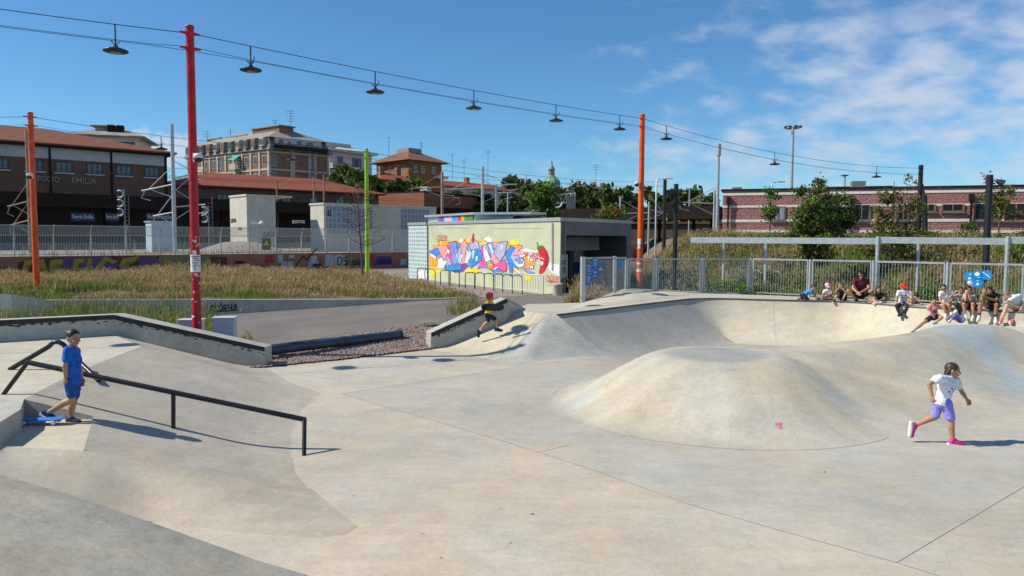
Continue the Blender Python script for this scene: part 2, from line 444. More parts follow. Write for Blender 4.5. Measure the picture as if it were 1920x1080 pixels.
RIDGEH = [.89, .885, .85, .79, .71, .64, .58]
RIDGEW = [3.0, 3.0, 3.1, 3.1, 3.1, 3.1, 3.0]
def floorz(x, y):
    x = np.asarray(x, float); y = np.asarray(y, float)
    return -0.42 * smooth(15.0, 18.8, y) * smooth(1.5, 5.0, x) * (1 - smooth(10.0, 13.5, x))
def bump_z(x, y):
    x = np.asarray(x, float); y = np.asarray(y, float)
    best = np.zeros_like(x); 
    for i in range(len(RIDGE) - 1):
        a = RIDGE[i]; b = RIDGE[i + 1]; dx, dy = b.x - a.x, b.y - a.y; L2 = dx * dx + dy * dy
        t = np.clip(((x - a.x) * dx + (y - a.y) * dy) / L2, 0, 1)
        d = np.hypot(x - a.x - t * dx, y - a.y - t * dy)
        h = RIDGEH[i] * (1 - t) + RIDGEH[i + 1] * t; w = RIDGEW[i] * (1 - t) + RIDGEW[i + 1] * t
        flat = 0.25
        q = np.clip((d - flat) / (w - flat), 0, 1)
        # convex crown easing into a long concave skirt
        sq = q ** .72; pr = 1 - sq * sq * (3 - 2 * sq)
        z = h * np.clip(pr, 0, 1)
        best = np.maximum(best, z)
    q = np.clip((np.hypot(x - 3.75, y - 13.45) - 1.0) / (3.08 - 1.0), 0, 1); sq = q ** .94; c = .90 * (.84 * (1 - sq * sq * (3 - 2 * sq)) + .16 * (1 - q) ** 1.5)
    k = .05; m_ = np.maximum(best, c); sm = m_ + k * np.log(np.exp((best - m_) / k) + np.exp((c - m_) / k)) - k * math.log(2) * np.exp(-m_ / .05)
    return np.where(m_ > 1e-5, np.minimum(np.maximum(sm, 0), .905), 0)
def skatez(x, y): return np.maximum(floorz(x, y), 0) + np.where(bump_z(x, y) > 0, bump_z(x, y) + np.minimum(floorz(x, y), 0) * (1 - np.clip(bump_z(x, y) / .5, 0, 1)), floorz(x, y))
X = np.arange(-11.0, 21.01, 0.08); Y = np.arange(1.0, 27.4, 0.08)
gx, gy = np.meshgrid(X, Y); gz = skatez(gx, gy)
# push the sheet under decks and wall transitions
lipA = np.array([[p.x, p.y] for p in LIPS])
def inside(px, py, poly):
    r = np.zeros(px.shape, bool); n = len(poly); j = n - 1
    for i in range(n):
        xi, yi = poly[i][0], poly[i][1]; xj, yj = poly[j][0], poly[j][1]
        c = ((yi > py) != (yj > py)) & (px < (xj - xi) * (py - yi) / (yj - yi + 1e-12) + xi)
        r ^= c; j = i
    return r
deckpoly = [(p.x, p.y) for p in LIPS] + [(40, 10), (40, 60), (-0.1, 60), (-.08, 21.5)]
ind = inside(gx, gy, deckpoly)
gz = np.where(ind, -0.6, gz)
mask = ~((gx < -2.3) & (gy > 17.65 + (gx + 5.7) * .70)) & ~((gx < -8) & (gy > 16.5)) & ~((gx >= -2.3) & (gx < .3) & (gy > 20.25 + (gx + 2.2) * .62))
def P2(l): return [(gp(a, b).x, gp(a, b).y) for a, b in l]
beige = np.array((0.445, 0.397, 0.325)); grey = np.array((0.405, 0.38, 0.33)); sand = np.array((0.455, 0.415, 0.335)); pale = np.array((0.46, 0.425, 0.36))
tintv = np.zeros(gx.shape + (3,)) + beige
def paint(poly, c, soft=None):
    tintv[inside(gx, gy, poly)] = c
seamA = P2([(640, 738), (790, 782), (960, 832), (1120, 884), (1290, 945), (1480, 1000), (1680, 1055)])
paint(seamA + P2([(1920, 912)]) + [(20, 9.5), (20, 17.2), (0.2, 17.4)] + P2([(960, 690)]), grey)
paint(P2([(497, 690), (790, 668), (960, 690), (640, 738)]), pale)
paint([(0.0, 17.4), (20, 17), (20, 28), (0, 28)], np.array((0.40, 0.365, 0.305)))
paint([(11.2, 16), (13.2, 14.2), (20, 12), (20, 28), (11.2, 28)], np.array((0.40, 0.37, 0.31)))
paint([(11.0, 21.4), (10.7, 19.4), (10.4, 17.6), (10.2, 15.9), (9.5, 14.1), (10.3, 14.4), (10.7, 15.3), (11.6, 17.2), (13.1, 20.3), (13.4, 22.8)], np.array((0.355, 0.400, 0.405)))
bz = bump_z(gx, gy)
ridge_m = (np.hypot(gx - 3.75, gy - 13.45) < 3.05) | ((bz > 0.002) & (gx < 9))
wv_ = smooth(3.2, 2.55, np.hypot(gx - 3.75, gy - 13.45))[..., None]; wr_ = (smooth(0.0, .10, bz) * (gx < 9))[..., None]; wv_ = np.maximum(wv_, wr_); tintv = tintv * (1 - wv_) + sand * wv_
ang_ = np.arctan2(gy - 13.45, gx - 3.75); rad__ = np.hypot(gx - 3.75, gy - 13.45)
st1 = vnoise(ang_ * 9, rad__ * .45, 1.0, 51); st2 = vnoise(ang_ * 22 + 3, rad__ * .6, 1.0, 52); och = vnoise(gx, gy, 1.1, 53) * .6 + vnoise(gx, gy, .4, 54) * .4
s_ = ((st1 - .5) * .18 + (st2 - .5) * .16)[..., None] * wv_                                       # run-off streaks down the flanks
tintv = tintv * (1 + s_) * (1 + ((och - .5) * .24)[..., None] * wv_ * np.array((.55, 0, -.8)))
bl_ = (vnoise(gx, gy, 2.4, 55) * .5 + vnoise(gx * .6 + gy * .8, gy * 2.2 - gx, 1.3, 56) * .5 - .5)[..., None]
tintv = tintv * (1 + bl_ * np.array((.26, .22, .15)))                                            # broad cement blooms
fl = rad__ < 0.86
tintv[fl] = np.array((0.33, 0.32, 0.29))
for _ in range(3): tintv[1:-1, 1:-1] = (tintv[1:-1, 1:-1] * 2 + tintv[:-2, 1:-1] + tintv[2:, 1:-1] + tintv[1:-1, :-2] + tintv[1:-1, 2:]) / 6
ny, nx = gx.shape
idx = np.arange(nx * ny).reshape(ny, nx)
fm = mask[:-1, :-1]
q = np.stack([idx[:-1, :-1], idx[:-1, 1:], idx[1:, 1:], idx[1:, :-1]], -1)[fm]
V = np.stack([gx.ravel(), gy.ravel(), gz.ravel()], 1)
floor = npmesh('skatepark_floor', V, q, M['conc'], sm=True)
at_ = floor.data.attributes.new('pour', 'FLOAT_COLOR', 'POINT')
at_.data.foreach_set('color', np.concatenate([tintv.reshape(-1, 3), np.ones((nx * ny, 1))], 1).astype(np.float32).ravel())
struct(floor)
# saw cuts and pour joints, following the floor
jm = MB()
def seam(pts, w=0.010, lift=0.006, closed=False):
    pts = [Vector((p[0], p[1])) for p in pts]; pts = resample(pts, 0.1)
    vs = []
    for i, p in enumerate(pts):
        t = pts[min(i + 1, len(pts) - 1)] - pts[max(i - 1, 0)]; t.normalize(); n = Vector((-t.y, t.x)) * w / 2
        for s in (1, -1):
            a = p + n * s; vs.append((a.x, a.y, float(skatez(a.x, a.y)) + lift))
    jm.add(vs, [(2 * i, 2 * i + 1, 2 * i + 3, 2 * i + 2) for i in range(len(pts) - 1)])
seam(seamA + P2([(1920, 1130)])); seam(P2([(1680, 1055), (1920, 912), (2050, 840)]))
seam([(3.75 + 3.04 * math.cos(w), 13.45 + 3.04 * math.sin(w)) for w in np.linspace(R(150), R(310), 60)], 0.012)
seam(P2([(1065, 835), (1000, 850), (955, 830)]), 0.012); seam(P2([(640, 738), (960, 690), (1140, 668)]), 0.012)
seam([(0.0, 17.5), (2.6, 18.2)], .012)
seam([(9.0, 17.2), (9.9, 15.4), (11.0, 13.4), (12.3, 12.0)], .014)
jm.build('pour_joint', M['joint'], floor)

# ---- back wall of the bowl: transition swept along the lip
LZ = 0.9
def lip_normal(i):
    a = LIPS[max(i - 2, 0)]; b = LIPS[min(i + 2, len(LIPS) - 1)]
    t = (b - a).normalized(); return Vector((t.y, -t.x))
seat_from = min(range(len(LIPS)), key=lambda i: (LIPS[i] - LIP[5]).length)
nI = len(LIPS); nD = 22; vs = []; tv = []
for i, p in enumerate(LIPS):
    n = lip_normal(i)
    k = float(smooth(seat_from - 1, seat_from + 7, i))
    run = 2.05 * (1 - k) + 2.9 * k
    foot = p + n * (run + (0.75 if k > .5 else 0)); zf = float(floorz(foot.x, foot.y)) + 0.004
    e = float(smooth(0, 14, i)); bl = float(smooth(28, 42, i))
    for j in range(nD + 1):
        t = j / nD
        if k < 0.5 or True:
            d1 = run * t; h = LZ - 0.03 - zf; r = (run * run + h * h) / (2 * h)
            # plain arc at the hip, steeper towards the lip further round
            za_ = h * (1 - t) ** 1.55; z1 = zf + za_ * (1 - bl) + bl * h * (0.45 * (1 - t) ** 2 + 0.55 * (1 - math.sqrt(max(0.0, 1 - (1 - t) ** 2))))
        # bench profile: riser, foot platform, bank
        if t < 0.12: d2, z2 = 0.02 + 0.05 * t / .12, LZ - 0.03 - 0.37 * t / .12
        elif t < 0.30: d2, z2 = 0.07 + 0.75 * (t - .12) / .18, 0.50 - 0.01 * (t - .12) / .18
        else:
            u = (t - .30) / .70; d2 = 0.82 + run * u; z2 = zf + (0.49 - zf) * (1 - u) ** 1.5
        d = d1 * (1 - k) + d2 * k; z = z1 * (1 - k) + z2 * k
        q_ = p + n * d; vs.append((q_.x, q_.y, z))
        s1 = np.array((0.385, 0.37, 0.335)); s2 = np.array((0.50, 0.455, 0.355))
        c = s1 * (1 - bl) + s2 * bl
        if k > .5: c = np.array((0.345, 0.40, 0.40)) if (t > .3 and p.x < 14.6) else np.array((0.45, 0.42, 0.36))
        tv.append(c)
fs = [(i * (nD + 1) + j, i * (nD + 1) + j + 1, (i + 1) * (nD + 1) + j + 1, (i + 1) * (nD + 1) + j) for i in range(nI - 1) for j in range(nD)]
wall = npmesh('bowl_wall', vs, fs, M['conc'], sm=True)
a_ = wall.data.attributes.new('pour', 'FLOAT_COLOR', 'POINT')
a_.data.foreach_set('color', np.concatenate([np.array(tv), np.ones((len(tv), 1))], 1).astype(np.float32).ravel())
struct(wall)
mbj = MB()                                            # vertical pour joints on the wall
for px in (1313, 1447):
    i = min(range(nI), key=lambda q_: abs((LIPS[q_].x / LIPS[q_].y) - (px - 960) / FPX))
    for j in range(nD):
        a = Vector(vs[i * (nD + 1) + j]); b = Vector(vs[i * (nD + 1) + j + 1]); o = Vector((lip_normal(i).x, lip_normal(i).y, .6)) * .006
        tx = Vector((lip_normal(i).y * -.012, lip_normal(i).x * .012, 0))
        mbj.poly([a + o - tx, a + o + tx, b + o + tx, b + o - tx])
for i in (4, 13):
    for j in range(nD):
        a = Vector(vs[i * (nD + 1) + j]); b = Vector(vs[i * (nD + 1) + j + 1]); o = Vector((0, 0, .008)); tx = Vector((.01, .008, 0))
        mbj.poly([a + o - tx, a + o + tx, b + o + tx, b + o - tx])
mbj.build('pour_joint', M['joint'], wall)
cp = MB(); cp.tube([(p.x - lip_normal(i).x * -.0, p.y, LZ - 0.012) for i, p in enumerate(LIPS)], 0.026, 8)
coping = cp.build('coping', mat('worn_coping', (.10, .095, .09), .5, metal=.4, var=.3), wall)
def rowz(pts, n):                                      # n+1 points along a 3-D polyline
    pts = [Vector(p) for p in pts]; L = [0]
    for a, b in zip(pts[:-1], pts[1:]): L.append(L[-1] + (b - a).length)
    o = []
    for k in range(n + 1):
        s = L[-1] * k / n; i = max(j for j in range(len(pts) - 1) if L[j] <= s + 1e-9)
        o.append(pts[i].lerp(pts[i + 1], (s - L[i]) / max(1e-9, L[i + 1] - L[i])))
    return o
# ---- decks at .9 m behind the lip
FENCE = [at(1092, 568, 25.4), at(1176, 541, 27.0), gp(1410, 552, .9), gp(1640, 563, .9), gp(1780, 571, .9), gp(1930, 578.5, .9)]
FENCE = [Vector((p.x, p.y)) for p in FENCE]
FENCE.append(FENCE[-1] + (FENCE[-1] - FENCE[-2]) * 1.6)
hb0 = gp(955, 582, .9)
FZ = [at(1092, 568, 25.4).z, at(1176, 541, 27.0).z, .9, .9, .9, .9, .9]
def fz(i): return FZ[i]
lipc = [Vector((p.x, p.y, .9)) for p in LIPS]
def lipnear(q): return min(range(len(LIPS)), key=lambda i: (LIPS[i] - q).length)
stops = [(Vector((hb0.x, hb0.y, .9)), gp(990, 571, .9) + Vector((0, .15, 0))), (lipc[0], Vector((FENCE[0].x, FENCE[0].y + .12, FZ[0]))), (lipc[lipnear(LIP[2])] * .55 + lipc[0] * .45, Vector((FENCE[1].x, FENCE[1].y + .12, FZ[1])))]
fr_ = [stops[0][0], stops[1][0]]; bk_ = [stops[0][1], stops[1][1]]
i2 = lipnear(LIP[2]); fr_ = [stops[0][0]]; bk_ = [stops[0][1]]
n1_ = i2
for i in range(0, i2 + 1):
    t = i / i2; fr_.append(lipc[i]); bk_.append(stops[1][1].lerp(stops[2][1], min(1, t / .55)) if t < .55 else stops[2][1].lerp(Vector((FENCE[2].x, FENCE[2].y + .12, .9)), (t - .55) / .45 * .75))
Lr = [Vector((FENCE[1].x, FENCE[1].y + .12, FZ[1])).lerp(Vector((FENCE[2].x, FENCE[2].y + .12, .9)), .75)] + [Vector((FENCE[j].x, FENCE[j].y + .12, .9)) for j in range(2, len(FENCE))]
rb_ = rowz(Lr, len(lipc) - 1 - i2)
for j in range(1, len(lipc) - i2): fr_.append(lipc[i2 + j]); bk_.append(rb_[j])
V = []; F = []; nd_ = 6
for a, b in zip(fr_, bk_):
    for k in range(nd_ + 1): V.append(a.lerp(b, k / nd_))
    V.append(Vector((b.x, b.y, -.3)))
w_ = nd_ + 2
F = [(i * w_ + k, (i + 1) * w_ + k, (i + 1) * w_ + k + 1, i * w_ + k + 1) for i in range(len(fr_) - 1) for k in range(w_ - 1)]
deck = struct(npmesh('skatepark_deck', V, F, M['deck']))
dj = MB()
for a, b in (((1450, 556), (1600, 562)),):
    A = gp(a[0], a[1], .905); B = gp(b[0], b[1], .905); dj.bar(A, B, 0.02, 0.004)
dj.build('pour_joint', M['joint'], deck)
# ---- the small bank beside the right ledge, and its hip
b0 = gp(808, 655); b1 = Vector((0.10, 17.5, 0)); c0 = Vector((hb0.x, hb0.y, .9)); c1 = Vector((LIPS[0].x, LIPS[0].y, .9)); ft = Vector(vs[nD])
def loft(name, top, bot, m, prof, n=14, z=0.0, parent=None):
    a = []; k = len(top)
    for T, B in zip(top, bot):
        for j in range(n + 1):
            t = j / n; p = Vector(T).lerp(Vector(B), t); p.z = B[2] + (T[2] - B[2]) * prof(t) + (z if j < n else -.004); a.append(p)
    f = [(i * (n + 1) + j, i * (n + 1) + j + 1, (i + 1) * (n + 1) + j + 1, (i + 1) * (n + 1) + j) for i in range(k - 1) for j in range(n)]
    return npmesh(name, a, f, m, parent, sm=True)
def bankprof(t):                                       # straight slope with a rounded foot
    return 1 - t * 1.16 if t < .72 else 0.1648 * ((1 - t) / .28) ** 2
def lerp_row(pts, n):
    return [Vector(p) for p in [*(Vector((q_.x, q_.y, 0)).to_3d() for q_ in resample([Vector((p[0], p[1])) for p in pts], n))]]
M['ramp'] = concrete('concrete_ramp_pale', (0.51, 0.455, 0.345), var=0.13, warm=0.3)
M['hip'] = concrete('concrete_hip_grey', (0.37, 0.36, 0.325), var=0.18, warm=0.2)
top = rowz([c0 + Vector((-.12, .1, 0)), c1 - (c1 - c0) * .18], 20); bot = rowz([b0 + Vector((-.2, .12, 0)), b1 + Vector((-.55, .6, 0))], 20)
ramp = struct(loft('skatepark_bank', top, bot, M['ramp'], bankprof, z=.006))
top = rowz([c1 - (c1 - c0) * .18, c1, c1], 16); bot = rowz([b1 + Vector((-.55, .6, 0)), b1, ft], 16)
struct(loft('skatepark_bank', top, bot, M['hip'], bankprof, z=.007))

# ================================================================ left side: deck, bank, step, foreground banks
D1 = .77
crest = [gp(213, 628, D1), gp(268, 649, D1), gp(228, 664, D1), gp(155, 694, D1), gp(100, 720, D1), gp(45, 749, D1)]
foot = [gp(497, 688) + Vector((0, .05, 0)), gp(545, 716), gp(610, 738), gp(572, 768), gp(553, 815), gp(553, 858)]
ct = rowz(crest, 40); fb = rowz(foot, 40)
struct(loft('skatepark_bank', ct, fb, M['bank'], bankprof, n=22, z=.005))
far_l = [gp(0, 641, D1) + Vector((-6, -1, 0)), gp(-300, 760, D1)]
d1 = MB(); d1.prism([(p.x, p.y) for p in (crest[::-1])] + [(crest[0].x + .0, crest[0].y + .5), (far_l[0].x, far_l[0].y + .6), (-14.5, 10.0)] + [(gp(0, 751, D1).x - .6, gp(0, 751, D1).y - .25)], -0.3, D1)
# the polygon above runs clockwise seen from below; keep its top face up
left_deck = struct(d1.build('skatepark_deck', M['deck']))
# step block beside the boy
k0 = gp(45, 749, D1); k1 = gp(0, 790, D1); k2 = k1 + (k1 - k0) * .12
stp = MB(); stp.prism([(k0.x, k0.y), (k0.x - 6, k0.y + .2), (k2.x - 5, k2.y), (k2.x, k2.y), ((k0.x + k1.x) / 2 + .10, (k0.y + k1.y) / 2)][::1], -0.2, D1 + .004)
struct(stp.build('skatepark_step', M['wallconc']))
# lower landing (light slab) and its bank
z2 = .5
A_ = gp(175, 783, z2); B_ = gp(157, 846, z2); C_ = gp(-60, 806, z2); D_ = gp(30, 789, z2) + Vector((-.6, 0.02, 0))
ld = MB(); ld.poly([(A_.x, A_.y, z2), (D_.x, A_.y + .02, z2), (k2.x - .5, k2.y - .02, z2), (k2.x, k2.y - .03, z2), (B_.x, B_.y, z2)][::1], 0)
landing = struct(ld.build('skatepark_landing', M['ramp']))
side = MB()                                           # the cheek wall between upper bank and landing
cut = [Vector((k0.x, k0.y, 0))]
lowtop = rowz([Vector((A_.x, A_.y, D1 * bankprof(.24) + .006)), Vector((A_.x * .85 + B_.x * .15, A_.y * .85 + B_.y * .15, z2)), Vector((B_.x, B_.y, z2))], 16)
lowbot = rowz([foot[-1], gp(557, 885), gp(583, 917)], 16)
struct(loft('skatepark_bank', lowtop, lowbot, M['bank'], bankprof, n=20, z=.012))
# cheek: vertical triangle along the edge of the upper bank
n_ = 20; tp = []; bt = []
for k in range(n_ + 1):
    t = k / n_ * .32
    p = ct[-1].lerp(fb[-1], t); p.z = D1 * bankprof(t) + .006
    tp.append(p); bt.append(Vector((p.x, p.y - .002, min(z2, p.z) - .05)))
side.add(tp + bt, [(k, k + n_ + 1, k + n_ + 2, k + 1) for k in range(n_)])
struct(side.build('skatepark_cheek', M['wallconc']))
# front facet of the lower landing
f1t = rowz([(-9, k2.y, .785), (k2.x - .1, k2.y - .01, .785), (k2.x + .02, k2.y - .02, .505), gp(157, 846, .505), gp(583, 917, 0.0)], 40)
f1b = rowz([(-9, 7.3, .76), (-6.2, 7.2, .62), (-4.9, 7.3, .26), gp(285, 977, 0), gp(450, 1000, 0), gp(590, 1011, 0), gp(648, 1006, 0), gp(672, 990, 0)], 40)
M['facet'] = concrete('concrete_facet', (0.395, 0.355, 0.292), var=0.14, warm=0.35, streak=(0.4, 3.0, 1))
struct(loft('skatepark_bank', f1t, f1b, M['facet'], bankprof, n=20, z=.008))
# big near bank under the photographer
cr_ = [at(-260, 820, 5.8), at(0, 890, 5.62), at(150, 933, 5.56), at(300, 985, 5.52), at(480, 1050, 5.55), at(590, 1082, 5.6), at(760, 1200, 5.7)]
cr_.append(Vector((0.35, 5.8, -0.05)))
nb = rowz(cr_, 44)
V = []
for p in nb:
    for k in range(-6, 13):
        if k < 0:
            w = -k / 6; V.append((p.x + .05 * w, p.y + 0.85 * w, p.z * (1 - w) ** 1.4 - .06 * w))
        else:
            w = k / 12; V.append((p.x - .1 * w, p.y - 3.6 * w, p.z - .10 * w))
kk = 19
F = [(i * kk + j, i * kk + j + 1, (i + 1) * kk + j + 1, (i + 1) * kk + j) for i in range(len(nb) - 1) for j in range(kk - 1)]
struct(npmesh('skatepark_bank', V, F, M['bank_dark'], sm=True))

# ================================================================ ledges, rails, pipe, cabinets
def ledge(label, pts, dirn, thick, h, zb):
    """sloping concrete ledge: pts = base points of the visible face (with z), dirn = thickness direction"""
    o = thing('skate_ledge', label, 'ledge', tuple(pts[-1]), None)
    d = Vector(dirn).normalized() * thick; m = MB(); n = len(pts)
    fb = [Vector(p) for p in pts]; ft_ = [p + Vector((0, 0, h)) for p in fb]
    lo = [Vector((p.x, p.y, -0.3)) for p in fb]
    vs = lo + ft_ + [p + d for p in lo] + [p + d for p in ft_]
    for i in range(n - 1):
        m.add(vs, [(i, i + 1, n + i + 1, n + i), (n + i, n + i + 1, 3 * n + i + 1, 3 * n + i), (2 * n + i + 1, 2 * n + i, 3 * n + i, 3 * n + i + 1)])
    m.add(vs, [(0, n, 3 * n, 2 * n), (n - 1, 2 * n + n - 1, 4 * n - 1, 2 * n - 1)])
    m.build('ledge_block', M['wallconc'], o)
    c = MB()                                         # painted steel edge on the front arris
    fn = -Vector(dirn).normalized() * .004
    for i in range(n - 1):
        a, b = ft_[i] + fn + Vector((0, 0, .004)), ft_[i + 1] + fn + Vector((0, 0, .004))
        hh = Vector((0, 0, -.10)); c.poly([a + hh, b + hh, b, a])
        w_ = Vector(dirn).normalized() * .035; c.poly([a, b, b + w_, a + w_])
    c.build('edge_strip', M['blackpaint'], o)
    # worn wax marks under the edge, ragged blots
    g = MB(); rr = random.Random(len(label))
    for q_ in range(90):
        i = rr.randrange(n - 1); t = rr.random(); a = ft_[i].lerp(ft_[i + 1], t) + fn * 1.4 + Vector((0, 0, -.10 - rr.random() ** 2 * .07))
        u = (ft_[i + 1] - ft_[i]).normalized(); L = rr.uniform(.02, .11) * (1.6 if i == 0 else 1); hgt = rr.uniform(.006, .03)
        g.poly([a, a + u * L * .5 + Vector((0, 0, -hgt)), a + u * L + Vector((0, 0, -hgt * .3)), a + u * L * .8 + Vector((0, 0, .008))])
    g.build('wax_mark', M['blackpaint'], o)
    return o
e0 = gp(0, 641, D1); e0 = e0 + (e0 - gp(213, 628, D1)) * .8
L1 = ledge('long sloping concrete ledge with a black edge behind the boy in blue', [e0, gp(213, 628, D1), gp(497, 688, 0) + Vector((0, 0, 0))], (0.03, 1, 0), .45, .45, 0)
g0 = gp(808, 655); g1 = gp(950, 587, .9); g2 = gp(985, 579, .9)
dn = (g1 - g0).to_2d().normalized(); dnn = Vector((-dn.y, dn.x, 0))
L2 = thing('skate_ledge', 'short concrete ledge rising beside the boy in the red helmet', 'ledge', tuple(g0))
m = MB(); hh = .43
tops = [Vector((g0.x, g0.y, .43)), Vector((g1.x, g1.y, 1.30)), Vector((g2.x, g2.y, .905))]; bots = [Vector((g0.x, g0.y, -.2)), Vector((g1.x, g1.y, .4)), Vector((g2.x, g2.y, .4))]
dv = dnn * .5
vv = bots + tops + [p + dv for p in bots] + [p + dv for p in tops]
m.add(vv, [(0, 1, 4, 3), (1, 2, 5, 4), (3, 4, 10, 9), (4, 5, 11, 10), (7, 6, 9, 10), (8, 7, 10, 11), (0, 3, 9, 6), (2, 8, 11, 5)])
m.build('ledge_block', M['wallconc'], L2)
c = MB(); fn = -dnn * .004
for a, b in ((tops[0], tops[1]), (tops[1], tops[2])):
    u = (b - a).normalized(); nn = Vector((u.z * -dn.x, u.z * -dn.y, math.hypot(u.x, u.y)))
    a2, b2 = a + fn + nn * .004, b + fn + nn * .004; c.poly([a2 - nn * .11, b2 - nn * .11, b2, a2]); c.poly([a2, b2, b2 + dnn * .035, a2 + dnn * .035])
c.build('edge_strip', M['blackpaint'], L2)
g = MB(); rr = random.Random(4)
for q_ in range(46):
    t = rr.uniform(.05, .75); a = tops[0].lerp(tops[1], t) + fn * 1.5; u = (tops[1] - tops[0]).normalized(); a.z -= .125 + rr.random() ** 2 * .05
    L_ = rr.uniform(.03, .10); g.poly([a, a + u * L_ * .5 + Vector((0, 0, -.025)), a + u * L_, a + u * L_ * .6 + Vector((0, 0, .012))])
g.build('wax_mark', M['blackpaint'], L2)

ry = 10.35
def ra(px, py): return at(px, py, ry)
rail = thing('handrail', 'long black steel grind rail sloping down the bank', 'rail', tuple(gp(570, 855)))
m = MB(); m.tube([ra(50, 679), ra(573, 787)], .036, 10); m.build('top_bar', M['steel'], rail)
for a, b in ((ra(571, 785), gp(570, 855) + Vector((0, 0, -.05))), (ra(325, 736), ra(325, 824)), (ra(52, 679), ra(-6, 756))):
    m = MB(); m.tube([a, b], .03, 10); m.build('post', M['steel'], rail)
rail2 = thing('handrail', 'short bent black rail on the upper deck behind the boy', 'rail', tuple(gp(18, 693, D1)))
p0 = gp(18, 693, D1); pk = at(100, 645, p0.y); pe = gp(172, 712, D1) + Vector((0, .2, -.05))
pts = [p0, p0.lerp(pk, .9), pk + Vector((.0, 0, .03)), pk + Vector((.09, 0, .035)), pk + Vector((.17, 0, -.01)), pk + Vector((.24, -.01, -.09)), pk.lerp(pe, .55) + Vector((.05, 0, 0)), pe]
m = MB(); m.tube(pts, .04, 10); m.build('bent_bar', M['steel'], rail2)

pa = gp(495, 672, .06); pb = gp(752, 640, .1)
pipe = thing('drain_pipe', 'big blue black plastic pipe lying on the gravel', 'pipe', tuple(pa))
pa2 = pa + (pa - pb) * .12; pr = .13; dz = Vector((0, 0, .19))
m = MB(); m.tube([pa2 + dz, pb + dz], pr, 20, caps=False)
m.tube([pa2 + dz, pb + dz], pr * .93, 20, caps=False)
u = (pb - pa2).normalized()
m.build('pipe_tube', M['pipe'], pipe)
m = MB()
for t in (.40, .60, .985):
    q_ = pa2.lerp(pb, t) + dz; m.tube([q_ - u * .02, q_ + u * .02], pr + .012, 20, caps=False)
m.build('pipe_collar', M['pipe'], pipe)
for px, w_, lab, top in ((360, 40, 'grey metal utility cabinet hidden behind the red pole', 600), (422, 38, 'grey metal utility cabinet standing alone right of the red pole', 596)):
    y = 19.0; c = at(px, 640, y); zt = at(px, top, y).z; ww = w_ * y / FPX
    o = thing('utility_cabinet', lab, 'cabinet', (c.x, y, 0))
    m = MB(); m.box((c.x, y, zt / 2), (ww, .35, zt), rz=.12); m.build('cabinet_body', M['boxpaint'], o)
    m = MB(); m.box((c.x, y, zt + .012), (ww + .05, .4, .03), rz=.12); m.build('cabinet_lid', M['boxpaint'], o)
    m = MB(); m.box((c.x - ww * .46, y - .2, zt * .45), (.02, .03, .12), rz=.12); m.build('lock', M['galv'], o)
# ================================================================ ground, road, meadow, hill, railway bed
m = MB(); m.poly([(-3000, -200, -1.2), (3000, -200, -1.2), (3000, 4000, -1.2), (-3000, 4000, -1.2)])
struct(m.build('ground', M['dirt']))
rd = [[(-26, 18.2, -.01), (-26, 27.0, 0)], [(-11.3, 18.6, -.01), (-11.3, 28.2, 0)], [(-6.7, 20.4, .02), (-7.3, 28.7, .25)], [(-2.6, 21.9, .38), (-3.35, 29.4, .50)], [(.2, 22.9, .60), (.2, 31.5, .53)], [(3.0, 25.0, .62), (3.2, 34.0, .54)]]
V = []; F = []
for a, b in rd:
    for k in range(9): V.append(Vector(a).lerp(Vector(b), k / 8))
for i in range(len(rd) - 1):
    for k in range(8): F.append((i * 9 + k, (i + 1) * 9 + k, (i + 1) * 9 + k + 1, i * 9 + k + 1))
struct(npmesh('road', V, F, M['asphalt']))
m = MB(); m.poly([(-1, 30.6, .45), (3.15, 29, .45), (12, 28.5, .45), (14, 75, .45), (-30, 75, .45), (-22, 49, .45), (-17, 49, .45), (-7, 41, .45)])
struct(m.build('pavement', M['paving']))
# gravel bed with loose stones
gb = [gp(470, 692, .0), gp(640, 675, .0), gp(800, 656, .0), gp(815, 648, .1), Vector((-.6, 21.9, .5)), Vector((-1.9, 22.2, .4)), gp(800, 610, .33), gp(640, 634, .14), gp(440, 668, .0)]
gpoly = [(p.x, p.y) for p in gb]
def gravz(x, y): return .02 + .33 * np.clip((y - 17.6 - (x + 5.7) * .70) / 2.2, 0, 1) * smooth(-7, -2.8, x) + .0 * x
xg, yg = np.meshgrid(np.arange(-9.5, 0, .12), np.arange(16.8, 22.6, .12)); ig = np.arange(xg.size).reshape(xg.shape)
qg = np.stack([ig[:-1, :-1], ig[:-1, 1:], ig[1:, 1:], ig[1:, :-1]], -1)[inside(xg[:-1, :-1] + .06, yg[:-1, :-1] + .06, gpoly)]
struct(npmesh('gravel_bed', np.stack([xg.ravel(), yg.ravel(), gravz(xg, yg).ravel()], 1), qg, M['dirt']))
n = 34000
xs = rng.uniform(min(p[0] for p in gpoly), max(p[0] for p in gpoly), n); ys = rng.uniform(min(p[1] for p in gpoly), max(p[1] for p in gpoly), n)
k = inside(xs, ys, gpoly); xs = xs[k]; ys = ys[k]; n = len(xs)
octv = np.array([(1, 0, 0), (.3, .9, .1), (-.8, .5, 0), (-.8, -.6, 0), (.3, -.95, 0), (0, 0, .9), (.1, 0, -.8)])
octf = np.array([(0, 1, 5), (1, 2, 5), (2, 3, 5), (3, 4, 5), (4, 0, 5)])
sz = rng.uniform(.018, .044, n); an = rng.uniform(0, 6.28, n)
base_ = octv[None] * (1 + rng.uniform(-.3, .3, (n, 7, 1))) * sz[:, None, None]
cx_, sx_ = np.cos(an)[:, None], np.sin(an)[:, None]
V = np.stack([xs[:, None] + base_[..., 0] * cx_ - base_[..., 1] * sx_, ys[:, None] + base_[..., 0] * sx_ + base_[..., 1] * cx_, (gravz(xs, ys) + sz * .4)[:, None] + base_[..., 2] * .8], -1).reshape(-1, 3)
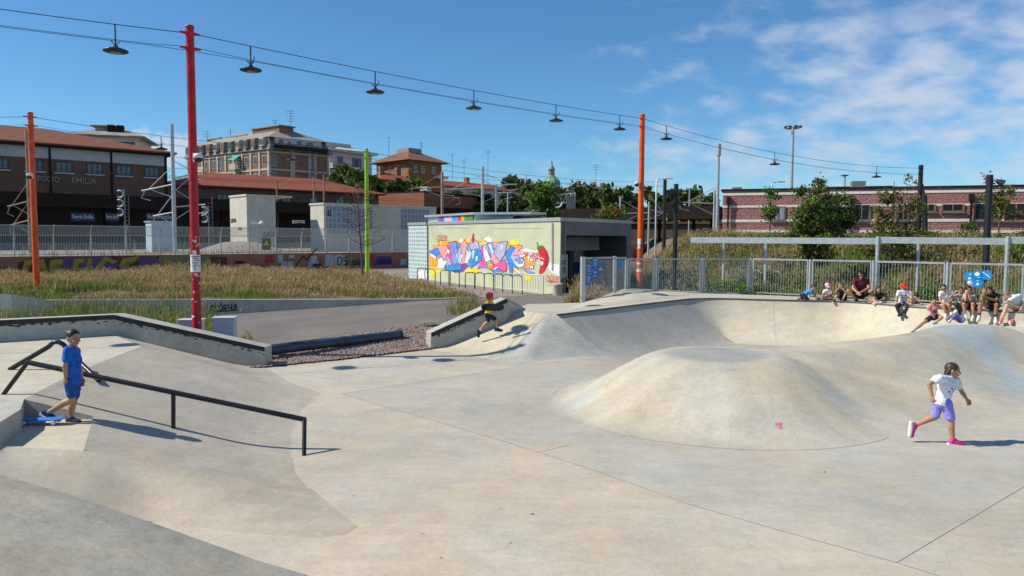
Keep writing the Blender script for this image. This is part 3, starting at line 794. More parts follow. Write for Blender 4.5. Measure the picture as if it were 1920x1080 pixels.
F = (octf[None] + (np.arange(n) * 7)[:, None, None]).reshape(-1, 3)
gs = [M['stoneA'], mat('gravel_stone_pink', (0.31, 0.22, 0.19), .9, var=.3), mat('gravel_stone_grey', (0.27, 0.25, 0.235), .9, var=.3), mat('gravel_stone_dark', (0.13, 0.10, 0.09), .9, var=.3)]
gr = npmesh('gravel', V, F, gs, mi=np.repeat(rng.choice(4, n, p=[.4, .3, .15, .15]), 5)); gr['kind'] = 'stuff'
# meadow terrain
MED = [(-34, 26.6), (-11.3, 28.25), (-3.35, 29.45), (-1.1, 30.6), (-1.6, 32.5), (-4.6, 38), (-7.0, 43), (-9.6, 49), (-17, 55), (-34, 42), (-48, 30)]
def medz(x, y): return .50 + .10 * smooth(-3, -9, x)
m = MB(); m.poly([(a, b, float(medz(a, b))) for a, b in MED]); struct(m.build('meadow_ground', M['dirt']))
# hill
def fence_y(x):
    return np.interp(x, [f.x for f in FENCE], [f.y for f in FENCE])
def hillz(x, y):
    return hillz0(x, y) * (1 - .78 * smooth(50, 58, np.asarray(y, float)) * smooth(17, 13.5, np.asarray(x, float)))
def hillz0(x, y):
    x = np.asarray(x, float); y = np.asarray(y, float)
    s = y - fence_y(x)
    e = smooth(5.0 - .55 * np.clip(x - 8, 0, 8), 19.0, s)
    lf = smooth(7.2 + .06 * (y - 40), 11.5 + .10 * (y - 40), x)
    return .60 + (2.42 * e) * lf + .06 * np.sin(x * 1.3) * np.cos(y * .9) * e
X = np.arange(3.0, 70, .9); Y = np.arange(21, 95, .9); hx, hy = np.meshgrid(X, Y)
hz = hillz(hx, hy); sdist = hy - fence_y(hx)
hz = np.where(sdist < .3, .3, hz)
idx = np.arange(hx.size).reshape(hx.shape); q = np.stack([idx[:-1, :-1], idx[:-1, 1:], idx[1:, 1:], idx[1:, :-1]], -1)
q = q[sdist[1:, 1:] > .1].reshape(-1, 4)
struct(npmesh('hill', np.stack([hx.ravel(), hy.ravel(), hz.ravel()], 1), q, M['dirt'], sm=True))
# railway bed
WU = Vector((.737, .676, 0)).normalized(); WN = Vector((-WU.y, WU.x, 0))        # along the tracks / away from us
RW0 = at(0, 476, 43); RW0.z = 0
def rw(t, s=0, z=0): return RW0 + WU * t + WN * s + Vector((0, 0, z))
m = MB(); m.poly([rw(-60, .3, 1.66), rw(160, .3, 1.66), rw(160, 260, 1.66), rw(-60, 260, 1.66)])
struct(m.build('railway_bed', M['ballast']))

# ================================================================ low concrete wall along the meadow
lw = thing('low_wall', 'low concrete kerb wall with black scrawled lettering below the meadow', 'wall', (-11.3, 28.2, 0))
m = MB(); pts = [(-26, 26.95, 0.02, .60), (-11.3, 28.15, 0.0, .60), (-7.3, 28.65, .24, .58), (-3.35, 29.35, .48, .56), (-1.2, 30.55, .5, .55)]
for a, b in zip(pts[:-1], pts[1:]):
    d = Vector((b[0] - a[0], b[1] - a[1], 0)).normalized(); nn = Vector((-d.y, d.x, 0)) * .2
    vv = [Vector((a[0], a[1], -.2)), Vector((b[0], b[1], -.2)), Vector((b[0], b[1], b[3])), Vector((a[0], a[1], a[3]))]
    vv += [v + nn for v in vv]
    m.add(vv, [(0, 1, 2, 3), (3, 2, 6, 7), (5, 4, 7, 6)])
m.build('wall_body', M['wallconc'], lw)
M['black'] = mat('black_spray', (0.02, 0.02, 0.022), .8, var=.3)
def strokes(mb, lines, o, x, y, s, w, mi=0, off=0.0):
    o = Vector(o); x = Vector(x).normalized(); y = Vector(y).normalized(); z = x.cross(y)
    for ln in lines:
        P = [o + x * a * s + y * b * s + z * off for a, b in ln]
        for a, b in zip(P[:-1], P[1:]):
            d = (b - a)
            if d.length < 1e-5: continue
            d.normalize(); nn = z.cross(d) * w / 2; d = d * w * .3
            mb.poly([a - nn - d, b - nn + d, b + nn + d, a + nn - d], mi)
TAG = [[(0, .2), (.05, .6), (.3, .9), (.55, .75), (.3, .7), (.15, .35), (.3, .1), (.6, .2)], [(.7, .1), (.75, .8), (1.1, .8), (1.1, .5), (.8, .45), (1.15, .35), (1.1, .05), (.7, .1)], [(1.3, .1), (1.25, .6), (1.5, .95), (1.7, .6), (1.6, .1), (1.3, .1)], [(1.4, 1.05), (1.6, 1.25)], [(1.85, .0), (1.9, .85), (2.25, .75), (2.2, .45), (1.9, .4), (2.4, .0)], [(2.45, .9), (2.5, .35), (2.75, .3), (2.9, .9), (2.85, .1), (3.3, .2), (3.2, .8), (3.5, .7), (3.1, .5), (3.6, .35)], [(-.1, -.1), (1.2, -.02), (3.6, .05)]]
m = MB(); A = Vector((-11.2, 28.13, 0)); wd = Vector((4.0, .5, .24)).normalized()
strokes(m, TAG, A + Vector((-.25, -.02, .12)), wd, (0, 0, 1), .29, .035)
m.build('spray_lettering', M['black'], lw)
m = MB(); o = thing('concrete_block', 'short pale concrete wall end in the grass far left', 'wall', (-15.6, 25.4, 0))
q0 = at(4, 590, 22.8); m.prism([(q0.x - 2, q0.y), (q0.x + .3, q0.y), (q0.x + .9, q0.y + 1.3), (q0.x + .65, q0.y + 1.45), (q0.x - 2, q0.y + .4)], -.2, [1.25, 1.2, .85, .85, 1.2]); m.build('block_body', M['shelter'], o)

# ================================================================ retaining wall with graffiti and the railway fence
rwall = thing('retaining_wall', 'long reddish retaining wall covered in graffiti under the railway fence', 'wall', tuple(rw(0)))
M['retw'] = mat('faded_red_render', (0.30, 0.135, 0.09), .9, var=.3, vs=.7)
m = MB(); 
for s0, s1, z0, z1 in ((0, .35, 0, 1.75),):
    a, b = rw(-40), rw(95); vv = [a + Vector((0, 0, z0)), b + Vector((0, 0, z0)), b + Vector((0, 0, z1)), a + Vector((0, 0, z1))]; vv += [v + WN * .35 for v in vv]
    m.add(vv, [(0, 1, 2, 3), (3, 2, 6, 7), (5, 4, 7, 6)])
m.build('wall_body', M['retw'], rwall)
GR = {k: mat('spray_' + k, c, .75, var=.14, vs=4) for k, c in dict(yellow=(.36, .27, .03), olive=(.22, .19, .03), purple=(.13, .07, .17), darkbrown=(.09, .04, .03), paleblue=(.36, .40, .46), whitish=(.46, .44, .42), violet=(.10, .05, .20), red=(.42, .04, .04), blue=(.03, .08, .40), khaki=(.20, .19, .10)).items()}
def wallpt(px, py): return onplane(px, py, rw(0), WN)
gI = {k: i for i, k in enumerate(GR)}; gmb = MB()
def wq(k, pts, L=1):
    gmb.poly([wallpt(*p) - WN * (.006 * L) for p in pts], gI[k])
wq('darkbrown', [(30, 516), (34, 492), (60, 484), (250, 480), (425, 482), (428, 512), (300, 524), (150, 522)], 1)
wq('khaki', [(290, 500), (300, 480), (392, 480), (400, 500), (360, 508)], 2)
wq('purple', [(95, 492), (130, 482), (205, 480), (225, 500), (150, 512)], 2); wq('purple', [(255, 482), (290, 480), (300, 494), (262, 497)], 3)
letters = [[(40, 512), (46, 488), (62, 486), (60, 496), (52, 499), (50, 516)], [(66, 514), (68, 488), (82, 486), (90, 510), (80, 512), (78, 500), (74, 514)], [(92, 510), (94, 488), (116, 485), (118, 496), (104, 499), (118, 506), (116, 512)], [(134, 506), (140, 486), (156, 484), (158, 492), (148, 494), (146, 502), (158, 502), (156, 508)], [(162, 506), (164, 485), (172, 485), (172, 506)], [(176, 504), (196, 481), (222, 490), (210, 494), (200, 490), (190, 502)], [(222, 500), (230, 484), (262, 480), (254, 490), (242, 494), (238, 504)], [(284, 504), (292, 490), (300, 502)], [(304, 503), (308, 485), (322, 487), (320, 496), (314, 504)], [(326, 502), (334, 486), (350, 500), (342, 504), (338, 496)], [(376, 498), (384, 486), (396, 488), (396, 494), (388, 494), (382, 502)]]
for l in letters: wq('yellow', l, 4)
for l in letters[::2]:
    cxm = sum(p[0] for p in l) / len(l); cym = sum(p[1] for p in l) / len(l); wq('olive', [((p[0] - cxm) * .55 + cxm + 1, (p[1] - cym) * .45 + cym + 3) for p in l], 5)
wq('red', [(497, 478), (514, 478), (513, 492), (497, 493)], 1)
wq('blue', [(500, 502), (540, 494), (545, 508), (520, 512), (500, 510)], 1)
for i, (a, b, w, h, k) in enumerate([(520, 478, 10, 14, 'whitish'), (527, 490, 10, 12, 'paleblue'), (505, 497, 9, 10, 'paleblue'), (541, 478, 10, 6, 'whitish'), (538, 490, 11, 14, 'paleblue'), (582, 480, 12, 12, 'whitish'), (578, 491, 20, 10, 'paleblue'), (609, 477, 17, 22, 'paleblue'), (514, 486, 7, 8, 'khaki'), (750, 485, 12, 12, 'paleblue')]):
    wq(k, [(a, b + h), (a + w, b + h - 1), (a + w, b), (a + 1, b)], 2)
wq('whitish', [(628, 501), (626, 480), (634, 477), (648, 479), (646, 500)], 2); wq('khaki', [(650, 500), (652, 480), (680, 480), (684, 500)], 1)
wq('violet', [(704, 497), (704, 483), (712, 480), (734, 481), (736, 496)], 2); wq('red', [(692, 478), (703, 478), (701, 488), (693, 487)], 3)
gmb.build('graffiti', list(GR.values()), rwall)
m = MB()
def wtag(px0, px1, py, h, mi=0):
    A = wallpt(px0, py) - WN * .04; B = wallpt(px1, py) - WN * .04; s = (B - A).length / 3.7
    strokes(m, TAG, A, WU, (0, 0, 1), s, .045)
wtag(441, 458, 494, 8); wtag(586, 602, 499, 8); wtag(708, 733, 494, 8); wtag(660, 690, 496, 8)
strokes(m, [[(0, 0), (.4, .5), (.6, .3), (1.2, .9)]], wallpt(555, 498) - WN * .04, WU, (0, 0, 1), 1.4, .09)
o_ = wallpt(633, 498) - WN * .045
strokes(m, [[(0, .1), (0, .8), (.35, .9), (.5, .5), (.35, .1), (0, .1)], [(1.1, .9), (.7, .8), (.75, .5), (1.1, .4), (1.05, .05), (.65, .1)]], o_, WU, (0, 0, 1), .75, .07)
m.build('graffiti_outline', M['black'], rwall)

def bars_fence(root, A, B, z0, z1, n, r, panel='bar_panel', mat_=None, leanz=0.0, leann=None):
    pass
FSP = []
fen = thing('railway_fence', 'tall grey steel bar fence with leaning top on the retaining wall', 'fence', tuple(rw(0, .18, 1.75)))
d0 = 2.9
post0 = [27, 104, 175, 245, 306, 372, 418, 472, 521, 567, 612, 656, 697, 736]
tpos = []
for px in post0:
    d = ray(px, 470); t = 0
    # solve on the fence line
    p = onplane(px, 470, rw(0, .18), WN); tpos.append((p - rw(0, .18)).dot(WU))
sp = (tpos[-1] - tpos[0]) / 13
ts = [tpos[0] + sp * i for i in range(-3, 21)]
LEAN = -WN * .32
def fp(t, z, l=0.0): return rw(t, .18, z) + LEAN * l
posts = None
for i, t in enumerate(ts):
    m = MB(); m.bar(fp(t, 1.7), fp(t, 3.0), .07, .07, up=tuple(WN)); m.bar(fp(t, 3.0), fp(t, 3.62, 1), .06, .06, up=tuple(WN)); m.build('fence_post', M['galv'], fen)
    if i == len(ts) - 1: break
    m = MB(); t2 = ts[i + 1]
    for z, l in ((1.86, 0), (3.0, 0), (3.58, 1)): m.bar(fp(t, z, l), fp(t2, z, l), .035, .045)
    nb_ = 24
    for k in range(1, nb_):
        u = t + (t2 - t) * k / nb_
        m.bar(fp(u, 1.8), fp(u, 3.0), .014, .014, up=tuple(WN))
    for k in range(1, 9):
        z = 3.0 + .58 * k / 9; m.bar(fp(t, z, k / 9), fp(t2, z, k / 9), .012, .016)
    for k in range(0, 24):
        u = t + (t2 - t) * k / 24; m.bar(fp(u, 3.0), fp(u + .6 * (t2 - t) / 24, 3.58, 1), .012, .012, up=tuple(WN))
    m.build('bar_panel', M['galv'], fen)

# ================================================================ park fence beside the bowl
M['galvdull'] = mat('dull_galvanised_steel', (0.36, 0.385, 0.39), 0.5, metal=0.3, var=0.16, vs=7)
def panel(root, A, B, zb, zt, nbar, frame=.045, wb=.008):
    A = Vector((A[0], A[1], 0)); B = Vector((B[0], B[1], 0)); u = (B - A).normalized()
    m = MB(); Z = lambda p, z: p + Vector((0, 0, z))
    m.bar(Z(A, zt), Z(B, zt), .05, .06); m.bar(Z(A, zb + .08), Z(B, zb + .08), .04, .04)
    for e in (A, B): m.bar(Z(e, zb + .02), Z(e, zt), frame, frame, up=tuple(u))
    for k in range(1, nbar): p = A.lerp(B, k / nbar); m.bar(Z(p, zb + .08), Z(p, zt), wb, wb, up=tuple(u))
    return m.build('fence_panel', M['galvdull'], root)
pf = thing('park_fence', 'long grey steel bar fence of panels behind the seated children', 'fence', (FENCE[1].x, FENCE[1].y, .9))
edges = [1176, 1230, 1317, 1408, 1519, 1638, 1777, 1925]
def fpx(px):
    best = None
    for a, b in zip(FENCE[1:-1], FENCE[2:]):
        k = (px - 960) / FPX; den = (b.x - a.x) - k * (b.y - a.y)
        t = (k * a.y - a.x) / den
        if -0.02 <= t <= 1.6: best = a + (b - a) * t
        if -0.02 <= t <= 1.0: return best
    return best
EP = [fpx(p) for p in edges]; EP.append(EP[-1] + (EP[-1] - EP[-2]))
for a, b in zip(EP[:-1], EP[1:]):
    u = (b - a).normalized(); panel(pf, a + u * .09, b - u * .09, .9, 2.23, 21)
for p in EP:
    m = MB(); m.box((p.x, p.y, 1.58), (.07, .07, 1.36), rz=.3); m.build('fence_post', M['galv'], pf)
pg = thing('gate_fence', 'short steel bar fence carrying blue hexagon signs near the garage', 'fence', (FENCE[0].x, FENCE[0].y, .8))
ga = FENCE[0]; gb_ = FENCE[1] + (FENCE[0] - FENCE[1]) * .04
panel(pg, ga + (gb_ - ga) * .015, ga + (gb_ - ga) * .72, .86, 2.3, 26)
panel(pg, ga + (gb_ - ga) * .74, gb_, .88, 2.28, 10)
for t, w_ in ((0, .13), (.73, .10)):
    p = ga + (gb_ - ga) * t; m = MB(); m.box((p.x, p.y, 1.5), (w_, w_, 1.7), rz=.4); m.build('fence_post', M['galv'], pg)
M['hexblue'] = mat('sign_blue', (0.01, 0.13, 0.42), .45, var=.05)
M['hexblue2'] = mat('sign_sky_blue', (0.005, 0.25, 0.62), .45, var=.05)
M['signyellow'] = mat('sign_yellow', (.8, .55, .01), .5, var=.03)
def hexa(mb, c, r, x, y, mi=0, off=0.0, ang=0.0, thick=0.0):
    x = Vector(x); y = Vector(y); z = x.cross(y)
    P = [Vector(c) + z * off + (x * math.cos(ang + math.pi / 3 * k) + y * math.sin(ang + math.pi / 3 * k)) * r for k in range(6)]
    if thick:
        n = 6; P2_ = [p - z * thick for p in P]
        mb.add(P + P2_, [tuple(range(6))] + [(k, k + 6, (k + 1) % 6 + 6, (k + 1) % 6) for k in range(6)] + [tuple(range(11, 5, -1))], mi)
    else: mb.poly(P, mi)
def hexsign(label, A, B, hexes, m1, rad, marks, ang):
    A = Vector((A[0], A[1], 0)); B = Vector((B[0], B[1], 0)); u = (B - A).normalized(); nn = Vector((u.y, -u.x, 0))
    o = None
    for i, (px, py) in enumerate(hexes):
        c = onplane(px, py, A + nn * .05, nn)
        if o is None: o = thing('hexagon_sign', label, 'sign', tuple(c))
        mb = MB(); hexa(mb, c, rad, u, (0, 0, 1), 0, 0, ang, .012); mb.build('hexagon_panel', m1, o)
        mk = MB(); z = Vector((0, 0, 1)); kind = marks[i]
        def pl(lst, off=.006, mi=0): mk.poly([c + nn * off + u * a * rad + z * b * rad for a, b in lst], mi)
        if kind == 'warn':
            pl([(-.5, -.4), (.5, -.4), (0, .6)], mi=1); pl([(-.07, -.05), (.07, -.05), (.09, .35), (-.09, .35)], .01, 2); pl([(-.07, -.28), (.07, -.28), (.07, -.15), (-.07, -.15)], .01, 2)
        elif kind == 'lines':
            pl([(-.6, .5), (.6, .5), (.6, .58), (-.6, .58)])
            for k in range(5): pl([(-.5, .3 - k * .2), (.5 - .1 * (k % 2), .3 - k * .2), (.5 - .1 * (k % 2), .34 - k * .2), (-.5, .34 - k * .2)])
        elif kind == 'pict':
            pl([(-.25, .1), (-.05, .1), (-.05, .4), (-.25, .4)]); pl([(.05, .1), (.25, .1), (.25, .4), (.05, .4)]); pl([(-.4, -.3), (.4, -.3), (.4, -.25), (-.4, -.25)]); pl([(-.4, -.5), (.4, -.5), (.4, -.45), (-.4, -.45)])
        elif kind == 'e':
            pl([(-.15, -.6), (.25, -.6), (.25, -.15), (.12, -.15), (.12, -.3), (-.15, -.15)]); pl([(-.1, .3), (.3, .3), (.3, .42), (.1, .55), (.05, .42)])
        elif kind == 'hand':
            pl([(-.55, .0), (-.1, -.15), (.3, -.05), (.4, .25), (.1, .6), (-.3, .55)]); pl([(0, -.5), (.4, -.5), (.4, -.4), (0, -.4)])
        elif kind == 'slash':
            pl([(-.7, .55), (-.6, .62), (.72, -.5), (.65, -.58)]); pl([(.0, -.2), (.3, .0), (.25, .15), (.02, .05)])
        elif kind == 'can':
            pl([(-.2, -.5), (.25, -.45), (.3, -.1), (-.15, -.05)]); pl([(-.05, .25), (.15, .25), (.15, .5), (-.05, .45)])
        mk.build('sign_marking', [M['white'], M['signyellow'], M['black']], o)
    return o
hexsign('dark blue hexagon sign cluster with a yellow warning triangle near the garage', ga, gb_, [(1116, 493), (1104, 503.5), (1126.5, 502.5), (1115.5, 513.5), (1103.5, 525.5)], M['hexblue'], .20, ['lines', 'lines', 'warn', 'pict', 'lines'], math.pi / 6 * 0)
hexsign('bright sky blue hexagon signs on the fence above the seated girls', EP[6], EP[7], [(1817.5, 518), (1832.5, 516), (1849.5, 515.5), (1832.5, 530)], M['hexblue2'], .165, ['e', 'hand', 'slash', 'can'], 0)
p_ = ga + (gb_ - ga) * .84; u_ = (gb_ - ga).normalized(); nn_ = Vector((u_.y, -u_.x, 0))
o = thing('small_sign', 'small square blue notice beside the orange pole on the gate fence', 'sign', (p_.x, p_.y, 2.1)); m = MB(); m.bar(Vector((p_.x, p_.y, 2.02)) + nn_ * .04 - u_.to_3d() * .12, Vector((p_.x, p_.y, 2.02)) + nn_ * .04 + u_.to_3d() * .12, .012, .22); m.build('sign_plate', M['hexblue2'], o)
# galvanised beam shelter frame behind the fence
bf = thing('beam_frame', 'galvanised goal like frame with one long horizontal beam behind the fence', 'frame', (9, 28, .6))
def on_frame(px, py, dy=1.6):
    f = fpx(min(px, 1925)) if px >= 1176 else FENCE[1]
    k = (px - 960) / FPX
    A = EP[2] + Vector((.2, 1.4)); B = EP[7] + Vector((.2, 1.4)); den = (B.x - A.x) - k * (B.y - A.y); t = (k * A.y - A.x) / den
    p = A + (B - A) * t; return at(px, py, p.y)
ends = [1296, 1364, 1643, 1885, 2060]
for a, b in ((1296, 1643), (1645, 1885), (1888, 2080)):
    A = on_frame(a, 450); B = on_frame(b, 451 + (b - 1296) * .003); m = MB(); m.bar(A, B, .2, .22); m.build('beam', M['galv'], bf)
for px in (1643, 1885):
    p = on_frame(px, 446); m = MB(); m.tube([(p.x, p.y - .12, .4), (p.x, p.y - .12, p.z + .05)], .062, 10); m.build('post', M['galv'], bf)
for px in (1364, 1444, 1736):
    p = on_frame(px, 456); m = MB(); m.tube([(p.x, p.y + .45, .4), (p.x, p.y + .45, p.z)], .05, 10); m.build('post', M['galv'], bf)

# ================================================================ poles, span wires and pendant lamps
def taper_pole(mb, base, top, r0, r1, n=14): mb.tube([base, Vector(base).lerp(Vector(top), .5), top], [r0, (r0 + r1) / 2, r1], n)
PR = Vector((-7.72, 18.2, 0)); PO = at(1203, 300, 34.0); PL = at(60, 300, 30.8); PG = at(687, 300, 44.0); PB = at(1727, 312, 46.0); PK = at(1247, 337, 62)
ZR_, ZO_, ZL_, ZG_ = at(361, 49, 18.2).z, at(1206, 215, 34).z, at(59, 211, 30.8).z, at(687, 279, 44).z
def pole(label, cat_, base, ztop, m1, r0, r1, name='lamp_pole', bracket=7.45):
    o = thing(name, label, cat_, tuple(base)); mb = MB(); taper_pole(mb, base, (base[0], base[1], ztop), r0, r1); mb.build('pole_shaft', m1, o)
    mb = MB(); mb.lathe((base[0], base[1], ztop), [(0, .02), (r1 * .8, .02), (r1 + .006, 0), (r1 + .006, -.05), (0, -.05)], 14); mb.build('pole_cap', m1, o)
    return o
pole_red = pole('tall red lamp pole plastered with stickers near the cabinets', 'pole', (PR.x, PR.y, -.1), ZR_, M['redpole'], .112, .095)
pole_org = pole('tall orange lamp pole standing by the fence near the garage', 'pole', (PO.x, PO.y, .4), ZO_, M['orangepole'], .138, .118)
pole_lft = pole('tall orange lamp pole at the far left edge of the meadow', 'pole', (PL.x, PL.y, .4), ZL_, M['orangepole'], .125, .105)
pole_grn = pole('lime green lamp pole rising from the meadow beside a bare young tree', 'pole', (PG.x, PG.y, .4), ZG_, M['greenpole'], .13, .105)
pole_blk = pole('black lamp pole with a slanted brace in front of the brick building', 'pole', (PB.x, PB.y, 2.2), at(1727, 310, 46).z, M['blackpole'], .15, .13)
m = MB(); q1 = at(1729, 345, 46); q2 = at(1737, 430, 45.6); m.tube([q1, at(1733, 366, 45.8)], .07, 8); m.tube([at(1733, 366, 45.8), (q2.x, q2.y, 2.2)], .16, 10); m.build('brace', M['blackpole'], pole_blk)
pole_bk2 = pole('thin black lamp pole at the end of the rear wire beside the orange pole', 'pole', (PK.x, PK.y, .4), PK.z, M['blackpole'], .16, .14)
WIRES = []
def lug(o, p, m1, d, r):
    mb = MB(); d = Vector(d).normalized(); p = Vector(p)
    for s in (1, -1): mb.tube([p + d * s * r * .6, p + d * s * (r + .16)], [.05, .018], 6)
    mb.build('wire_lug', m1, o)
def lamp_proto():
    o = thing('pendant_lamp', 'x', 'lamp', (0, 0, 0)); 
    m = MB(); m.lathe((0, 0, 0), [(0, .10), (.05, .10), (.07, .05), (.16, .035), (.26, 0), (.275, -.03), (.25, -.045), (.12, -.055), (0, -.055)], 20); m.build('lamp_shade', M['lampshade'], o)
    m = MB(); m.box((0, 0, -.06), (.2, .12, .012)); m.build('lamp_glass', M['lampglass'], o)
    m = MB(); m.tube([(0, 0, .08), (0, 0, .58)], .018, 6); m.tube([(0, -.16, .30), (0, -.16, .22), (0, 0, .13), (0, .16, .22), (0, .16, .20)], .012, 5); m.tube([(-.09, 0, .2), (0, 0, .1), (.09, 0, .2)], .012, 5); m.build('hanger', M['lampshade'], o)
    return o
proto = lamp_proto(); proto['group'] = 'pendant lamps on the span wires'
used = [False]
def place_lamp(p, rz, label):
    if not used[0]:
        used[0] = True; proto.location = p; proto.rotation_euler = (0, 0, rz); proto['label'] = label; return proto
    return dup(proto, p, rz, label)
def span(A, B, lamps, labels, group_label, sag=.25, low=True):
    """span wires between two pole tops A and B with lamps at the given fractions"""
    A = Vector(A); B = Vector(B); d = (B - A); rz = math.atan2(d.y, d.x); o = thing('span_wires', group_label, 'wires', tuple(A))
    def w(t, z, s): return A.lerp(B, t) + Vector((0, 0, -z - 4 * s * t * (1 - t)))
    sd_ = Vector((-d.y, d.x, 0)).normalized()
    for off, dz, r in ((0, .17, .010), (.16, .48, .0065), (-.16, .58, .0065)):
        m = MB(); m.tube([w(t, dz, sag) + sd_ * off * min(1, t * 12, (1 - t) * 12) for t in np.linspace(0, 1, 25)], r, 5)
        m.build('wire', M['wire'], o)
    for t, lb in zip(lamps, labels): place_lamp(w(t, .17 + .58, sag), rz, lb)
    return o
def frac(px, A, B):
    k = (px - 960) / FPX; return (k * A.y - A.x) / ((B.x - A.x) - k * (B.y - A.y))
tR = Vector((PR.x, PR.y, ZR_)); tO = Vector((PO.x, PO.y, ZO_)); tL = Vector((PL.x, PL.y, ZL_)); tG = Vector((PG.x, PG.y, ZG_)); tB = Vector((PB.x, PB.y, at(1727, 310, 46).z)); tK = Vector((PK.x, PK.y, PK.z))
tX = tR + Vector((-9.78, -5.0, .38))
ls = [px for px in (477, 706, 888, 1040, 1158)]
span(tR, tO, [frac(p, tR, tO) for p in ls], ['black pendant lamp nearest right of the red pole', 'second black pendant lamp right of the red pole', 'black pendant lamp midway between the red and orange poles', 'black pendant lamp above the green church dome', 'black pendant lamp just left of the orange pole near the garage'], 'black span wires between the red pole and the orange pole', .12)
span(tX, tR, [frac(229, tX, tR), .63, .28], ['black pendant lamp hanging left of the red pole', 'black pendant lamp outside the frame casting its shade on the floor', 'black pendant lamp outside the frame over the upper deck'], 'black span wires left of the red pole at the upper left', .1)
span(tO, tB, [frac(p, tO, tB) for p in (1245, 1447, 1637)], ['black pendant lamp just right of the orange pole near the garage', 'black pendant lamp in front of the tall floodlight mast', 'black pendant lamp just left of the black braced pole'], 'black span wires between the orange pole and the black braced pole', .55)
span(tL, tG, [frac(p, tL, tG) for p in (308, 549)], ['black pendant lamp before the white house above the station roof', 'black pendant lamp before the large apartment block'], 'rear black span wires between the left orange pole and the lime pole', .3)
span(tG, tK, [frac(774, tG, tK), .45], ['small black pendant lamp before the brown villa', 'small black pendant lamp right of the brown villa on the rear wires'], 'rear black span wires between the lime pole and the thin black pole', .5)
tX2 = tL + Vector((-12, -2, 0)); span(tX2, tL, [], [], 'short black span wires left of the far left orange pole', .15)
for o, t, m1, dd, r in ((pole_red, tR, M['redpole'], tO - tR, .1), (pole_org, tO, M['orangepole'], tO - tR, .12), (pole_lft, tL, M['orangepole'], tG - tL, .11), (pole_grn, tG, M['greenpole'], tG - tL, .11), (pole_blk, tB, M['blackpole'], tB - tO, .14)):
    lug(o, t + Vector((0, 0, -.17)), m1, dd, r); lug(o, t + Vector((0, 0, -.52)), m1, dd, r)
# camera dome, stickers and notice on the red pole
def camdome(o, base, r, side):
    side = Vector(side); m = MB(); b = Vector(base); m.box(b + side * .1, (.12, .14, .2)); m.lathe(b + side * .24 + Vector((0, 0, -.02)), [(0, .12), (.09, .1), (.11, 0), (0, 0)], 12); m.build('camera_housing', M['white'], o)
    m = MB(); m.lathe(b + side * .24 + Vector((0, 0, -.13)), [(0, 0), (.06, .015), (.10, .06), (.108, .11), (0, .112)], 12); m.build('camera_dome', M['lampshade'], o)
camdome(pole_red, at(366, 296, 18.1), .1, (.55, -.6, 0)); camdome(pole_lft, at(60, 330, 30.7), .1, (-.1, -.6, 0)); camdome(pole_org, at(1200, 345, 33.9), .1, (-.7, -.5, 0))
def wrap(o, name, zc, h, a0, a1, pole_c, rad, mat_, label=None, n=8):
    m = MB()
    for k in range(n):
        p = [(pole_c[0] + rad * math.cos(a), pole_c[1] + rad * math.sin(a)) for a in (a0 + (a1 - a0) * k / n, a0 + (a1 - a0) * (k + 1) / n)]
        m.poly([(p[0][0], p[0][1], zc - h / 2), (p[1][0], p[1][1], zc - h / 2), (p[1][0], p[1][1], zc + h / 2), (p[0][0], p[0][1], zc + h / 2)])
    return m.build(name, mat_, o, label)
stk = [M['white'], mat('sticker_blue', (.1, .3, .6), .5), mat('sticker_cream', (.6, .55, .42), .5), mat('sticker_dark', (.03, .03, .035), .5), mat('sticker_pink', (.6, .3, .3), .5)]
fa = math.atan2(-PR.y, -PR.x)
def zy(py): return at(366, py, 18.1).z
wrap(pole_red, 'paper_notice', zy(494), .42, fa - 1.25, fa + 1.35, PR, .118, M['white'])
wrap(pole_red, 'paper_notice', zy(474.5), .13, fa - .5, fa + .25, PR, .120, M['white'])
m = MB()
for k, (yy, w0, w1) in enumerate([(481, -.9, 1.1), (484.5, -.8, .9), (488, -.5, .9), (492, -.9, 1.0), (495, -.9, .6), (499, -.7, .9), (504, -.5, .1)]):
    a0, a1 = fa + w0, fa + w1; nn = 10; rr = random.Random(k)
    for j in range(nn):
        if rr.random() < .25: continue
        A = a0 + (a1 - a0) * j / nn; B = A + (a1 - a0) / nn * .7; r_ = .1205
        m.poly([(PR.x + r_ * math.cos(A), PR.y + r_ * math.sin(A), zy(yy) - .012), (PR.x + r_ * math.cos(B), PR.y + r_ * math.sin(B), zy(yy) - .012), (PR.x + r_ * math.cos(B), PR.y + r_ * math.sin(B), zy(yy) + .012), (PR.x + r_ * math.cos(A), PR.y + r_ * math.sin(A), zy(yy) + .012)])
m.build('notice_lettering', M['black'], pole_red)
rr = random.Random(12)
for k in range(19):
    yy = [446, 453, 460, 515, 519, 526, 533, 541, 549, 560, 566, 594, 603][k % 13] + rr.uniform(-2, 2); a0 = fa + rr.uniform(-1.2, .8)
    wrap(pole_red, 'sticker', zy(yy), rr.uniform(.025, .07), a0, a0 + rr.uniform(.25, .7), PR, .1205 + .0005 * (k % 7), stk[[0, 2, 4, 0, 1, 3, 0, 2][k % 8]], n=4)
fo = math.atan2(-PO.y, -PO.x)
for yy, a, b, h in ((453, -.9, 0.2, .28), (463, -.8, .0, .15), (494, -1.2, .6, .10), (507, -1.3, .9, .14)):
    wrap(pole_org, 'sticker', at(1203, yy, 34).z, h, fo + a, fo + b, PO, .146, M['white'], n=4)
